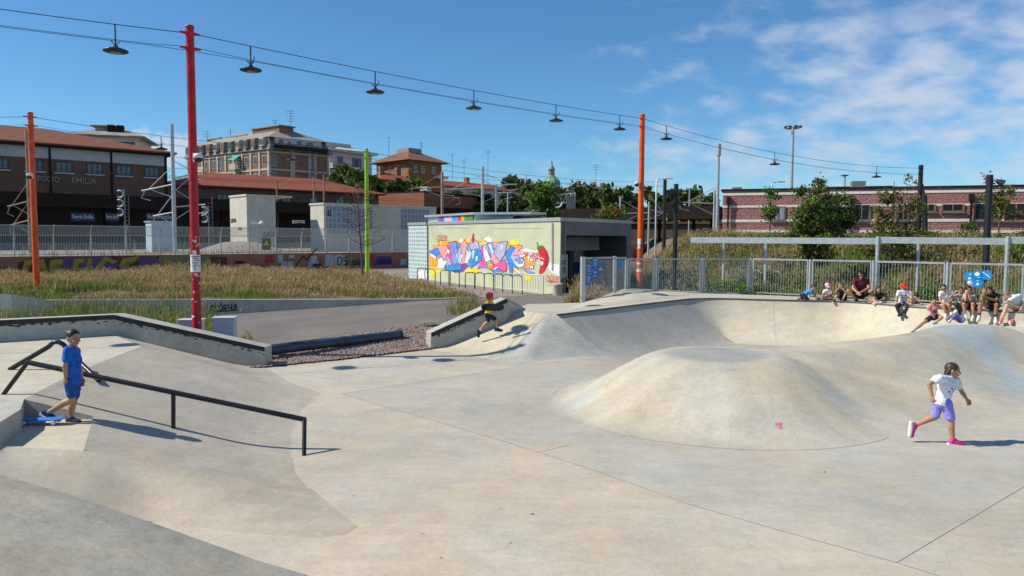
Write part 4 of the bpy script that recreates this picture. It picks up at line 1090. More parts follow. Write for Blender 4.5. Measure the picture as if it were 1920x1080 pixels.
# black spotlight masts, street lights, floodlight mast, cell mast
def spotpole(label, px, top, Y, zb, r, heads):
    p = at(px, top, Y); o = thing('spotlight_pole', label, 'pole', (p.x, p.y, zb)); m = MB(); taper_pole(m, (p.x, p.y, zb), tuple(p), r, r * .9, 12); m.build('pole_shaft', M['blackpole'], o)
    for (hx_, hy_, dx) in heads:
        h = at(hx_, hy_, Y - .1); m = MB(); m.tube([Vector((p.x, p.y, h.z)), h], .025, 6); m.tube([h, h + Vector((dx * .22, -.12, -.12))], [.07, .15], 10); m.build('spotlight', M['lampshade'], o)
spotpole('black spotlight pole rising behind the fence above the bicycles', 1268, 345, 31.5, .4, .105, [(1262, 357, -1), (1264, 381, -1), (1275, 381, 1)])
spotpole('black spotlight pole near the right edge behind the hexagon signs', 1856, 328, 28.5, .6, .13, [(1868, 339, 1)])
def arm_light(label, px, top, Y, zb, dx, r=.06):
    p = at(px, top, Y); o = thing('street_light', label, 'street light', (p.x, p.y, zb)); m = MB(); m.tube([(p.x, p.y, zb), p, p + Vector((dx * .25, 0, .12)), p + Vector((dx * 1.0, 0, .18))], [r * 1.3, r, r * .7, r * .6], 8); m.build('lamp_post', M['galv'], o)
    m = MB(); m.box(p + Vector((dx * 1.25, 0, .18)), (.7, .22, .09)); m.build('lamp_head', M['white'], o)
arm_light('grey street light with a short arm beside the thin black pole', 1231, 339, 62, 1.0, .8)
arm_light('pale street light peeking over the left of the brick building roof', 1447, 345, 64, 2.5, .6)
p = at(1487, 238, 90); o = thing('floodlight_mast', 'tall grey floodlight mast with a ring of lamps behind the brick building', 'mast', (p.x, p.y, 2))
m = MB(); taper_pole(m, (p.x, p.y, 1.5), tuple(p), .26, .16, 10); m.build('mast_shaft', M['galv'], o)
m = MB(); m.lathe(p + Vector((0, 0, -.2)), [(.75, 0), (.82, 0), (.82, .12), (.75, .12)], 16); m.build('lamp_ring', M['galv'], o)
for k in range(8):
    a = k * math.pi / 4; m = MB(); m.box(p + Vector((math.cos(a) * .85, math.sin(a) * .85, -.02)), (.34, .34, .16), rz=a); m.build('floodlight', M['lampshade'], o)
p = at(1584, 329, 100); o = thing('floodlight_mast', 'small distant floodlight mast behind the brick building roof', 'mast', (p.x, p.y, 2)); m = MB(); taper_pole(m, (p.x, p.y, 1.5), tuple(p), .2, .14, 8); m.build('mast_shaft', M['galv'], o); m = MB(); m.box(p + Vector((0, 0, .0)), (.7, .7, .14)); m.build('lamp_ring', M['lampshade'], o)
p = at(1348, 270, 75); o = thing('antenna_mast', 'slim grey mobile antenna mast with a cylinder top left of the brick building', 'mast', (p.x, p.y, 1)); m = MB(); z1 = at(1348, 292, 75).z; taper_pole(m, (p.x, p.y, 1), (p.x, p.y, z1), .2, .12, 10); m.build('mast_shaft', M['galv'], o); m = MB(); m.tube([(p.x, p.y, z1), (p.x, p.y, p.z)], .24, 14); m.build('antenna_drum', M['galv'], o)

# ================================================================ garage building with the mural
cR = at(1050, 552, 32.7); cL = at(766, 520, 46.7); ZB = .45; ZT = 3.72
A2 = Vector((cR.x, cR.y, 0)); B2 = Vector((cL.x, cL.y, 0)); GU = (A2 - B2).normalized(); GN = Vector((GU.y, -GU.x, 0))   # GN faces us
GLen = (A2 - B2).length
cP = at(1183, 422, 38.2); PU = (Vector((cP.x, cP.y, 0)) - A2); PLen = PU.length; PU.normalize(); PN = Vector((PU.y, -PU.x, 0))
gar = thing('garage_building', 'flat roofed garage painted pale green with a big colourful mural', 'building', tuple(A2))
M['green'] = mat('pale_green_render', (.50, .52, .36), .85, var=.10, vs=.8)
M['greyconc'] = concrete('grey_concrete', (.19, .19, .185), var=.16, warm=0.0)
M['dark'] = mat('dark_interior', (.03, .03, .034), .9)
M['glassblock'] = None
mg, t, b = base('glass_blocks', .15, 0, .7)
tc = N(t, 'ShaderNodeTexCoord'); mpn = N(t, 'ShaderNodeMapping'); mpn.inputs['Rotation'].default_value = (R(90), 0, -math.atan2(GU.y, GU.x))
mpn.vector_type = 'TEXTURE'; mpn.inputs['Rotation'].default_value = (R(90), 0, math.atan2(GU.y, GU.x))
t.links.new(tc.outputs['Object'], mpn.inputs[0])
br = N(t, 'ShaderNodeTexBrick'); br.offset = 0.0; br.inputs['Scale'].default_value = 1; br.inputs['Brick Width'].default_value = .30; br.inputs['Row Height'].default_value = .24; br.inputs['Mortar Size'].default_value = .035
br.inputs['Color1'].default_value = (.30, .40, .41, 1); br.inputs['Color2'].default_value = (.38, .48, .48, 1); br.inputs['Mortar'].default_value = (.66, .74, .76, 1)
t.links.new(mpn.outputs[0], br.inputs['Vector']); t.links.new(br.outputs['Color'], b.inputs['Base Color'])
M['glassblock'] = mg
def gw(s, z, off=0.0): return B2 + GU * s + GN * off + Vector((0, 0, z))
sG = (onplane(803, 470, A2, GN) - B2).dot(GU)
m = MB(); v = [gw(sG, 0), gw(GLen, 0), gw(GLen, ZT), gw(sG, ZT)]; v2 = [p - GN * .3 for p in v]
m.add(v + v2, [(0, 1, 2, 3), (3, 2, 6, 7), (5, 4, 7, 6)]); m.build('mural_wall', M['green'], gar)
m = MB(); v = [gw(-.0, 0, -.002), gw(sG, 0, -.002), gw(sG, ZT, -.002), gw(0, ZT, -.002)]; v.insert(0, gw(-1.1, 0, -1.4)); v.append(gw(-1.1, ZT, -1.4))
m.add(v, [(0, 1, 4, 5), (1, 2, 3, 4)]); m.build('glass_block_wall', M['glassblock'], gar)
def pw(s, z, off=0.0): return A2 + PU * s + (GU if off < 0 else PN) * off + Vector((0, 0, z))
# portal: piers, lintel, deep opening
m = MB()
def pbox(s0, s1, z0, z1, d0, d1):
    v = [pw(s0, z0, d0), pw(s1, z0, d0), pw(s1, z0, d1), pw(s0, z0, d1)]; v = v + [p + Vector((0, 0, z1 - z0)) for p in v]
    m.add(v, [(3, 2, 1, 0), (4, 5, 6, 7), (0, 1, 5, 4), (1, 2, 6, 5), (2, 3, 7, 6), (3, 0, 4, 7)])
pbox(.003, .42, 0, 3.1, -.5, 0); pbox(PLen - .45, PLen, 0, 3.1, -4, 0); pbox(.003, PLen, 3.1, ZT - .004, -4.2, .02); pbox(PLen * .66, PLen - .45, 0, 3.1, -3.6, -3.3)
m.build('portal_frame', M['greyconc'], gar)
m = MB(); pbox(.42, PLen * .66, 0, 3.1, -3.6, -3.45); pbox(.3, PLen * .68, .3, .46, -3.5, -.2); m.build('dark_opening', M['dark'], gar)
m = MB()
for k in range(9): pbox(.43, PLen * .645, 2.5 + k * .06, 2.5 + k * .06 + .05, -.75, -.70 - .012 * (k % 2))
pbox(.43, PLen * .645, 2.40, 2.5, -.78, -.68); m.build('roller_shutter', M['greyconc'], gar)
roofp = [gw(-1.1, 0, -1.4), gw(0, 0, .05), gw(GLen + .04, 0, .05), pw(PLen + .06, 0, .06), pw(PLen + .06, 0, -9), gw(3, 0, -6), gw(-1.1, 0, -5)]
m = MB(); m.prism([(p.x, p.y) for p in roofp], ZT, ZT + .16); m.build('roof_slab', M['galv'], gar)
m = MB(); bp_ = [gw(.2, 0, -1.3), gw(6.8, 0, -1.0), gw(6.8, 0, -3.5), gw(.2, 0, -3.5)]; m.prism([(p.x, p.y) for p in bp_], ZT + .16, ZT + .52); m.build('roof_upstand', M['glassblock'], gar)
m = MB(); bp_ = [gw(.0, 0, -1.1), gw(7.0, 0, -.8), gw(9.4, 0, -3), gw(9.4, 0, -4), gw(.0, 0, -4)]; m.prism([(p.x, p.y) for p in bp_], ZT + .522, ZT + .64); m.build('roof_slab', M['galv'], gar)
mt = {}
for k, c in dict(orange=(.80, .34, .04), yellow=(.86, .66, .05), white=(.82, .84, .86), blue=(.03, .27, .66), mid=(.20, .28, .60), lilac=(.40, .42, .62), pink=(.76, .10, .32), rose=(.82, .33, .36), pale=(.55, .74, .90), maroon=(.22, .02, .06), red=(.62, .015, .02), green=(.04, .22, .03), violet=(.18, .08, .35), cloud=(.74, .80, .84)).items():
    mt[k] = mat('mural_' + k, c, .75, var=.22, vs=3.5)
for k, (x0, x1, c) in enumerate(((1.9, 2.8, 'violet'), (2.8, 3.4, 'lilac'), (3.4, 3.9, 'rose'), (3.9, 4.7, 'blue'), (4.7, 5.2, 'red'), (5.2, 5.6, 'orange'), (5.6, 6.7, 'green'))):
    m = MB(); q0, q1 = gw(x0, ZT + .19, -1.22 + .045 * x0), gw(x1, ZT + .19, -1.22 + .045 * x1); m.poly([q0, q1, q1 + Vector((0, 0, .30)), q0 + Vector((0, 0, .30))]); m.build('painted_band', mt[c], gar)
# ---- mural, measured on the wall (coordinates in the wall survey grid)
mI = {k: i for i, k in enumerate(mt)}; mural = MB()
def mpnt(a, b_, L=1): return onplane(780 + a / 6, 420 + b_ / 6, A2, GN) + GN * (.0025 * L + .002)
def mp_(c, pts, L): mural.poly([mpnt(a, b_, L) for a, b_ in pts], mI[c])
def outl(c, pts, L, grow=7):
    cx0 = sum(p[0] for p in pts) / len(pts); cy0 = sum(p[1] for p in pts) / len(pts); o = []
    for a, b_ in pts:
        d = math.hypot(a - cx0, b_ - cy0) or 1; o.append((a + (a - cx0) / d * grow, b_ + (b_ - cy0) / d * grow))
    mp_('maroon', o, L); mp_(c, pts, L + 1)
mp_('orange', [(140, 470), (150, 360), (210, 250), (240, 200), (420, 190), (560, 160), (720, 190), (860, 200), (1000, 190), (1160, 210), (1240, 330), (1330, 400), (1350, 470), (1240, 500), (1100, 540), (800, 500), (600, 510), (300, 500), (180, 490)], 1)
mp_('lilac', [(270, 245), (560, 225), (900, 225), (1170, 255), (1225, 335), (1140, 495), (820, 505), (330, 500), (240, 400)], 2)
for pts in ([(220, 235), (240, 190), (300, 195), (260, 240)], [(250, 240), (248, 95), (256, 180), (300, 230)], [(560, 200), (575, 160), (610, 170), (620, 215)], [(730, 215), (760, 170), (800, 200), (790, 240)], [(1050, 230), (1060, 190), (1110, 170), (1130, 200), (1165, 125), (1150, 190), (1172, 185), (1140, 240)], [(150, 500), (240, 485), (330, 530), (220, 555), (180, 600), (150, 560)], [(540, 500), (700, 480), (720, 540), (620, 555), (560, 540)], [(1215, 560), (1240, 500), (1330, 560), (1300, 600), (1325, 690), (1290, 620), (1280, 685), (1262, 620), (1240, 640)], [(1030, 540), (1060, 500), (1080, 560), (1050, 600)]):
    mp_('yellow', pts, 2)
mp_('cloud', [(765, 200), (770, 165), (810, 138), (850, 165), (862, 205), (820, 225)], 2); mp_('cloud', [(480, 190), (510, 155), (535, 180), (520, 215)], 2)
mp_('cloud', [(1195, 290), (1230, 275), (1290, 290), (1340, 310), (1370, 290), (1390, 400), (1390, 450), (1340, 430), (1270, 400), (1250, 340)], 2)
mp_('cloud', [(1490, 470), (1520, 435), (1560, 450), (1612, 455), (1612, 590), (1570, 560), (1530, 550), (1490, 490)], 2)
mp_('cloud', [(20, 540), (120, 510), (150, 560), (140, 630), (40, 620)], 2)
P_ = [('blue', [(150, 310), (245, 265), (270, 320), (235, 360), (190, 345)]), ('white', [(155, 325), (225, 365), (228, 390), (175, 365)]),
 ('rose', [(200, 240), (345, 240), (370, 300), (330, 390), (280, 340), (255, 270), (205, 265)]), ('lilac', [(280, 250), (345, 250), (350, 400), (300, 430), (270, 350)]),
 ('pink', [(335, 260), (385, 235), (430, 300), (440, 420), (405, 450), (370, 360)]), ('mid', [(370, 215), (450, 200), (470, 300), (460, 460), (420, 470), (400, 330)]),
 ('blue', [(425, 200), (455, 195), (505, 245), (480, 320), (445, 280)]), ('white', [(232, 500), (255, 400), (290, 370), (310, 410), (360, 420), (330, 460), (310, 500)]),
 ('blue', [(330, 470), (480, 450), (520, 500), (430, 530), (340, 515)]), ('violet', [(420, 520), (540, 450), (600, 470), (520, 535), (440, 545)]),
 ('lilac', [(470, 290), (530, 230), (560, 250), (540, 400), (500, 450), (460, 430)]), ('rose', [(505, 240), (548, 185), (590, 235), (560, 300), (545, 440), (510, 455), (520, 320)]),
 ('pale', [(545, 250), (575, 235), (630, 330), (580, 440), (525, 440), (575, 340)]), ('lilac', [(600, 235), (640, 150), (700, 215), (725, 300), (700, 340), (620, 290)]),
 ('blue', [(625, 300), (700, 280), (745, 330), (735, 410), (650, 470), (620, 500), (605, 420), (640, 370)]), ('lilac', [(680, 320), (725, 310), (740, 370), (690, 430), (665, 400)]),
 ('pink', [(735, 260), (760, 240), (770, 420), (800, 450), (690, 505), (720, 440)]), ('white', [(760, 250), (800, 300), (845, 400), (790, 430), (770, 370)]),
 ('mid', [(800, 215), (860, 205), (905, 340), (930, 420), (850, 470), (830, 330)]), ('rose', [(845, 300), (880, 290), (960, 430), (900, 470), (850, 400)]),
 ('lilac', [(880, 320), (930, 215), (1030, 195), (1000, 340), (950, 420), (910, 370)]), ('mid', [(895, 285), (935, 215), (968, 300)]),
 ('blue', [(1010, 330), (1065, 255), (1125, 275), (1060, 360), (1130, 470), (1170, 490), (1090, 480), (1030, 410)]), ('pink', [(860, 480), (1000, 400), (1020, 480), (1010, 535), (930, 500)]),
 ('rose', [(1050, 245), (1190, 245), (1190, 270), (1150, 300), (1230, 330), (1160, 350), (1070, 345), (1110, 280)]), ('white', [(1165, 350), (1235, 340), (1240, 360), (1180, 370)]),
 ('blue', [(1010, 440), (1090, 450), (1085, 570), (1055, 575), (1050, 480)]), ('pale', [(1085, 440), (1190, 370), (1225, 420), (1215, 470), (1140, 500)]), ('mid', [(1120, 400), (1180, 370), (1215, 390), (1200, 440), (1160, 440)]),
 ('white', [(1090, 480), (1180, 540), (1200, 555), (1140, 545)]), ('mid', [(1190, 490), (1330, 545), (1330, 555), (1260, 560)]), ('rose', [(1200, 480), (1320, 470), (1318, 500), (1240, 500)]), ('white', [(1290, 470), (1322, 468), (1322, 500), (1290, 500)]),
 ('blue', [(850, 520), (930, 510), (990, 535), (960, 565), (880, 555)]), ('orange', [(800, 450), (860, 440), (880, 490), (830, 510)]), ('white', [(870, 500), (930, 480), (900, 515)]), ('mid', [(730, 480), (800, 455), (825, 500), (760, 490)])]
for i, (c, pts) in enumerate(P_): outl(c, pts, 3 + 2 * (i % 3) + (i // 12) * .5)
for c, pts in (('red', [(632, 195), (640, 120), (655, 98), (652, 140), (662, 190), (645, 215)]), ('white', [(505, 350), (530, 345), (528, 375), (510, 372)]), ('white', [(680, 365), (700, 360), (695, 410), (678, 415)]), ('white', [(500, 385), (515, 380), (505, 440)]), ('pale', [(640, 300), (665, 295), (650, 400), (640, 390)]), ('pale', [(820, 230), (850, 228), (880, 330), (860, 335)]), ('white', [(1190, 395), (1205, 400), (1200, 440)]), ('blue', [(560, 260), (580, 250), (600, 300), (590, 310)]), ('white', [(955, 270), (970, 230), (985, 250), (965, 300)]), ('white', [(355, 300), (375, 290), (385, 320), (365, 330)]), ('pale', [(460, 340), (475, 330), (470, 420)])): mp_(c, pts, 12)
# chilli pepper
outl('red', [(1375, 285), (1405, 268), (1445, 265), (1480, 320), (1495, 390), (1480, 450), (1450, 520), (1405, 565), (1385, 545), (1395, 490), (1410, 440), (1395, 360)], 4, 6)
mp_('green', [(1362, 285), (1370, 245), (1358, 205), (1368, 200), (1382, 245), (1430, 240), (1445, 262), (1415, 262), (1410, 280), (1392, 268), (1378, 290)], 7)
mp_('maroon', [(1440, 290), (1480, 350), (1485, 420), (1450, 500), (1462, 420), (1460, 350)], 7)
mp_('white', [(1412, 415), (1432, 425), (1440, 440), (1418, 470), (1412, 450)], 8); mp_('white', [(1408, 375), (1422, 372), (1420, 390), (1410, 392)], 8); mp_('white', [(1430, 385), (1444, 390), (1440, 402), (1430, 400)], 8)
mural.build('mural', list(mt.values()), gar)
m = MB()
def mtag(a, b_, w, L=9):
    strokes(m, TAG, mpnt(a, b_, L), GU, (0, 0, 1), w, .06 * w)
mtag(240, 185, .36); mtag(1465, 640, .30); mtag(1500, 662, .16)
put_text(m, 'ORGANIC', .30, mpnt(1310, 340, 9), GU, (0, 0, 1)); put_text(m, '(NON)', .26, mpnt(1325, 378, 9), GU, (0, 0, 1)); put_text(m, 'ART', .30, mpnt(1350, 410, 9), GU, (0, 0, 1))
m.build('mural_lettering', mt['red'], gar)
m = MB(); q0 = mpnt(1542, 8, 20); q1 = mpnt(1542, 525, 20); m.tube([q0 + Vector((0, 0, .1)), q1], .03, 6); m.build('rain_pipe', M['galv'], gar)
m = MB(); q0 = mpnt(150, 45, 4); q1 = mpnt(1615, 45, 4); 
for (a, b_, c_) in ((860, 1420, 48), (1460, 1615, 690), (300, 600, 44)):
    A, B = mpnt(a, c_, 3), mpnt(b_, c_, 3); m.bar(A, B, .004, .012, up=tuple(GN))
m.build('wall_crack', M['joint'], gar)
o = thing('notice_sign', 'white notice plate on the corner pier of the mural garage', 'sign', tuple(pw(.1, 2, .03))); m = MB(); q0 = pw(-.12, 1.75, .06); q1 = pw(.5, 1.75, .06)
m.bar(q0, q1, .02, 1.02); m.build('sign_plate', M['galv'], o); m = MB(); strokes(m, [[(.2, .2), (1, .25)], [(.2, 0), (.9, .02)], [(.3, -.6), (.6, -.3), (.9, -.5), (.5, -.8)]], q0 + Vector((0, 0, .1)) + PN * .02, PU, (0, 0, 1), .5, .04); m.build('sign_marking', M['black'], o)
o = thing('notice_sign', 'tall white notice board inside the garage entrance', 'sign', tuple(pw(PLen * .78, 1.2, -3.25))); q0 = pw(PLen * .72, 2.1, -3.24); q1 = pw(PLen * .86, 2.1, -3.24); m = MB(); m.bar(q0, q1, .03, .8); m.build('sign_plate', M['white'], o)
q0 = pw(PLen * .73, 1.35, -3.24); q1 = pw(PLen * .85, 1.35, -3.24); m = MB(); m.bar(q0, q1, .03, .65); m.build('sign_plate', M['hexblue'], o)
# bike hoops
names = ['leftmost', 'second from the left', 'third from the left', 'fourth from the left', 'fifth from the left', 'sixth from the left', 'seventh from the left', 'eighth from the left', 'ninth from the left', 'rightmost']
hp = [(15, 130, 495, 645), (100, 215, 505, 655), (275, 385, 520, 690), (370, 487, 523, 695), (555, 665, 543, 715), (660, 768, 548, 725), (768, 872, 555, 740), (872, 976, 562, 752), (975, 1085, 570, 764), (1085, 1197, 578, 772)]
proto_h = None
for i, (x0, x1, yt, yb) in enumerate(hp):
    Y = 40.5 - 6.7 * (i / 9); a = at(780 + x0 / 6, 480, Y); b_ = at(780 + x1 / 6, 480, Y - .25); zt = at(780 + x0 / 6, 420 + yt / 6, Y).z; zb = .45; a.z = b_.z = zb
    o = thing('bike_hoop', names[i] + ' black bike hoop in front of the mural', 'bike rack', tuple(a), 'bike hoops along the mural'); zt = min(zt, 1.35)
    m = MB(); c_ = .12; u = (b_ - a).normalized(); Z = lambda p, z: Vector((p.x, p.y, z))
    m.tube([Z(a, zb - .1), Z(a, zt - c_), Z(a, zt - c_ * .35) + u * c_ * .3, Z(a, zt) + u * c_, Z(b_, zt) - u * c_, Z(b_, zt - c_ * .35) - u * c_ * .3, Z(b_, zt - c_), Z(b_, zb - .1)], .024, 8)
    m.build('hoop_tube', M['blackpole'], o)
# crowd barrier
a = at(928, 540, 34.2); b_ = at(1019, 540, 32.2); a.z = b_.z = .45
o = thing('crowd_barrier', 'galvanised crowd barrier leaning among the bike hoops', 'barrier', tuple(a)); m = MB(); Z = lambda p, z: Vector((p.x, p.y, z))
m.tube([Z(a, .45), Z(a, 1.30), Z(a, 1.38) + (b_ - a).normalized() * .08, Z(b_, 1.38) - (b_ - a).normalized() * .08, Z(b_, 1.30), Z(b_, .45)], .024, 8); m.tube([Z(a, .68), Z(b_, .68)], .02, 6); m.build('barrier_frame', M['galv'], o)
m = MB()
for k in range(1, 19): p = a.lerp(b_, k / 19); m.tube([Z(p, .68), Z(p, 1.38)], .009, 5)
m.build('barrier_bars', M['galv'], o)
m = MB()
for p in (a, b_): m.bar(Z(p, .47) + Vector((-.1, -.3, 0)), Z(p, .47) + Vector((.1, .3, 0)), .04, .02)
m.build('barrier_feet', M['galv'], o)
# concrete litter bin
p = at(1046, 552, 31.8); o = thing('litter_bin', 'round pinkish concrete litter bin beside the garage opening', 'bin', (p.x, p.y, .5)); M['pinkconc'] = mat('pink_concrete', (.52, .39, .31), .9, var=.15, vs=9)
m = MB(); m.lathe((p.x, p.y, .5), [(0, 0), (.19, 0), (.2, .03), (.2, .44), (.22, .46), (.22, .53), (.2, .55), (.15, .54), (.14, .4), (0, .4)], 20); m.build('bin_body', M['pinkconc'], o)
# ================================================================ background buildings
M['brickS'] = brick('station_brick', (.20, .098, .062), (.165, .080, .050), (.20, .13, .095), .5, .16, ms=.02, bump=.15)
M['frieze'] = mat('pale_frieze', (.50, .48, .48), .8, var=.08)
M['cream'] = mat('cream_render', (.44, .40, .33), .85, var=.1, vs=.4)
M['cream2'] = mat('white_render', (.56, .55, .54), .85, var=.08, vs=.4)
M['dwin'] = glassy('dark_window', (.03, .045, .07), .1)
M['navywin'] = mat('navy_window_frame', (.02, .03, .06), .5)
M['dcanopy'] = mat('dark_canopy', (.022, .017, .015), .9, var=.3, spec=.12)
M['brickA'] = brick('apartment_brick', (.24, .12, .075), (.19, .095, .06), (.3, .22, .16), .6, .2, bump=.1)
M['slate'] = mat('grey_slate', (.20, .19, .17), .85, var=.25, vs=1.2)
M['roofgrey'] = mat('weathered_roof', (.26, .245, .215), .9, var=.25, vs=.8)
M['awning'] = mat('green_awning', (.02, .38, .27), .7)
M['villa'] = mat('ochre_render', (.29, .11, .035), .85, var=.12, vs=.4)
M['navysign'] = mat('navy_sign', (.015, .03, .10), .5)
def tiles(name, c1, c2):
    m, t, b = base(name, .85, 0, .25)
    tc = N(t, 'ShaderNodeTexCoord'); w = N(t, 'ShaderNodeTexWave', i_Scale=1.1, i_Distortion=1.5, i_Detail=2.0); w.bands_direction = 'DIAGONAL'
    mpn = N(t, 'ShaderNodeMapping'); mpn.inputs['Rotation'].default_value = (0, 0, R(43)); t.links.new(tc.outputs['Object'], mpn.inputs[0])
    sx = N(t, 'ShaderNodeSeparateXYZ'); t.links.new(mpn.outputs[0], sx.inputs[0])
    row = mth(t, 'FRACT', mth(t, 'MULTIPLY', sx.outputs[2], 3.2)); colm = mth(t, 'FRACT', mth(t, 'MULTIPLY', sx.outputs[0], 2.4))
    no = N(t, 'ShaderNodeTexNoise', i_Scale=1.4, i_Detail=8.0, i_Roughness=.75); t.links.new(tc.outputs['Object'], no.inputs['Vector'])
    f = mth(t, 'ADD', mth(t, 'MULTIPLY', row, .45), mth(t, 'ADD', mth(t, 'MULTIPLY', colm, .3), mth(t, 'MULTIPLY', mth(t, 'SUBTRACT', no.outputs['Fac'], .5), 1.8)), None, True)
    mx = N(t, 'ShaderNodeMix'); mx.data_type = 'RGBA'; mx.inputs['A'].default_value = (*c1, 1); mx.inputs['B'].default_value = (*c2, 1)
    t.links.new(f, mx.inputs['Factor']); t.links.new(mx.outputs['Result'], b.inputs['Base Color'])
    bp = N(t, 'ShaderNodeBump', i_Strength=.6, i_Distance=.05); t.links.new(f, bp.inputs['Height']); t.links.new(bp.outputs[0], b.inputs['Normal'])
    return m
M['tile'] = tiles('terracotta_tiles', (.15, .055, .03), (.30, .115, .06))
M['tile2'] = tiles('red_tiles', (.19, .054, .03), (.33, .10, .055))
M['tileB'] = tiles('brown_tiles', (.14, .07, .042), (.27, .14, .085))
SU = WU; SN = WN; F0 = Vector((-51, 75, 0))
def sp_(t, s=0, z=0): return F0 + SU * t + SN * s + Vector((0, 0, z))
def t_px(px): k = (px - 960) / FPX; return (k * F0.y - F0.x) / (SU.x - k * SU.y)
def obox(m, P, t0, t1, s0, s1, z0, z1, mi=0):
    v = [P(t0, s0, z0), P(t1, s0, z0), P(t1, s1, z0), P(t0, s1, z0), P(t0, s0, z1), P(t1, s0, z1), P(t1, s1, z1), P(t0, s1, z1)]
    m.add(v, [(0, 3, 2, 1), (4, 5, 6, 7), (0, 1, 5, 4), (1, 2, 6, 5), (2, 3, 7, 6), (3, 0, 4, 7)], mi)
def hip(m, P, t0, t1, s0, s1, z0, z1, ov=.6, inset=None, mi=0, th=.18):
    t0 -= ov; t1 += ov; s0 -= ov; s1 += ov; w = (s1 - s0) / 2; i = w if inset is None else inset
    a = [P(t0, s0, z0), P(t1, s0, z0), P(t1, s1, z0), P(t0, s1, z0)]; r = [P(t0 + i, s0 + w, z1), P(t1 - i, s0 + w, z1)]
    lo = [p - Vector((0, 0, th)) for p in a]
    m.add(a + r + lo, [(0, 1, 5, 4), (1, 2, 5), (2, 3, 4, 5), (3, 0, 4), (0, 6, 7, 1), (1, 7, 8, 2), (2, 8, 9, 3), (3, 9, 6, 0), (9, 8, 7, 6)], mi)
def window(root, P, t, z0, w, h, s=-.03, frame=None, glass=None, bars=1, sill=None, face='s'):
    m = MB(); f = .09; frame = frame or M['navywin']; glass = glass or M['dwin']
    def bx(a, b_, c_, d_, mi, o): obox(m, P, a, b_, s - o, s + .05, c_, d_, mi)
    bx(t - w / 2, t + w / 2, z0, z0 + h, 1, .0)
    for a, b_, c_, d_ in ((t - w / 2, t + w / 2, z0, z0 + f), (t - w / 2, t + w / 2, z0 + h - f, z0 + h), (t - w / 2, t - w / 2 + f, z0 + f, z0 + h - f), (t + w / 2 - f, t + w / 2, z0 + f, z0 + h - f)): bx(a, b_, c_, d_, 0, .05)
    for k in range(bars): x = t - w / 2 + w * (k + 1) / (bars + 1); bx(x - .04, x + .04, z0 + f, z0 + h - f, 0, .04)
    o = m.build('window', [frame, glass], root)
    if sill: m = MB(); obox(m, P, t - w / 2 - .15, t + w / 2 + .15, s - .14, s + .1, z0 - .14, z0); m.build('sill', sill, o)
    return o
# ---- station
sta = thing('station_building', 'long brown brick railway station with pale frieze and tiled roof at the left', 'building', tuple(F0))
tE = t_px(317)
m = MB(); obox(m, sp_, -40, tE, 0, 13, 1.6, 10.9); m.build('wall', M['brickS'], sta)
m = MB(); obox(m, sp_, -40, tE + .02, -.04, 13.02, 10.9, 12.05); m.build('frieze', M['frieze'], sta)
m = MB(); obox(m, sp_, -40.6, tE + .7, -.75, 13.7, 12.05, 12.25); m.build('eave', M['dcanopy'], sta)
m = MB(); hip(m, sp_, -40, tE, 0, 13, 12.42, 14.7, .9, inset=11.3); m.build('roof', M['tile'], sta)
for px in (100, 214): t = t_px(px); m = MB(); obox(m, sp_, t - .09, t + .09, -.14, 0, 6.9, 12.05); m.build('downpipe', M['dcanopy'], sta)
m = MB(); obox(m, sp_, tE - .25, tE, -.12, 0, 6.9, 12.05); m.build('downpipe', M['dcanopy'], sta)
for px in (-60, 6, 71, 126, 183, 237, 289): window(sta, sp_, t_px(px), 9.55, 1.55, 1.15, s=-.02, bars=2, sill=M['frieze'])
m = MB()
tm = (t_px(66) + t_px(116)) / 2; put_text(m, 'REGGIO', .78, sp_(tm, -.10, 8.75), SU, (0, 0, 1), depth=.04, bold=.012, width=t_px(116) - t_px(66))
tm = (t_px(139) + t_px(184)) / 2; put_text(m, 'EMILIA', .78, sp_(tm, -.10, 8.75), SU, (0, 0, 1), depth=.04, bold=.012, width=t_px(184) - t_px(139))
m.build('station_lettering', mat('dull_letters', (.30, .28, .26), .7), sta)
wing = thing('station_wing', 'lower station wing with a long red tiled roof behind the concrete shelters', 'building', tuple(sp_(tE)))
tW = t_px(712)
m = MB(); obox(m, sp_, tE + .05, tW, .2, 13, 1.6, 8.75); m.build('wall', M['brickS'], wing)
m = MB(); hip(m, sp_, tE + .8, tW, .2, 12, 8.95, 11.0, .8, inset=7); m.build('roof', M['tile2'], wing)
for px in (420, 470, 540, 590, 640, 680): window(wing, sp_, t_px(px), 6.95, 1.3, 1.1, s=.17, bars=1)
# platform canopy along the whole front
can = thing('platform_canopy', 'dark platform canopy in front of the station above shaded platforms', 'canopy', tuple(sp_(0, -6)))
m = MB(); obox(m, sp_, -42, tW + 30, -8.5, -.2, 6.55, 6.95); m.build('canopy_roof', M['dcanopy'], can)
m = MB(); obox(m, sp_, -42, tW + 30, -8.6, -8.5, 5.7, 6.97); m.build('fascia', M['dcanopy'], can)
for t in range(-40, int(tW) + 30, 6): m = MB(); obox(m, sp_, t - .12, t + .12, -5, -4.76, 1.6, 6.55); m.build('column', M['dcanopy'], can)
for k, t in enumerate(range(-38, int(tW) + 24, 4)):
    m = MB(); obox(m, sp_, t, t + 2.6, -4.2, -4.1, 6.2, 6.32); m.build('strip_light', M['greyconc'], can)
m = MB(); obox(m, sp_, -40, tW, -.12, -.02, 2.3, 6.5); m.build('canopy_shade_sheet', mat('painted_canopy_shade', (.022, .018, .016), .5, var=.5, vs=.6), can)  # near-black sheet before the wall, painted stand-in for the canopy's shade
plat = MB(); obox(plat, sp_, -42, tW + 40, -9, -.05, 1.66, 2.3); o = tag(plat.build('platform', M['greyconc']), 'raised station platform under the dark canopy', 'platform')
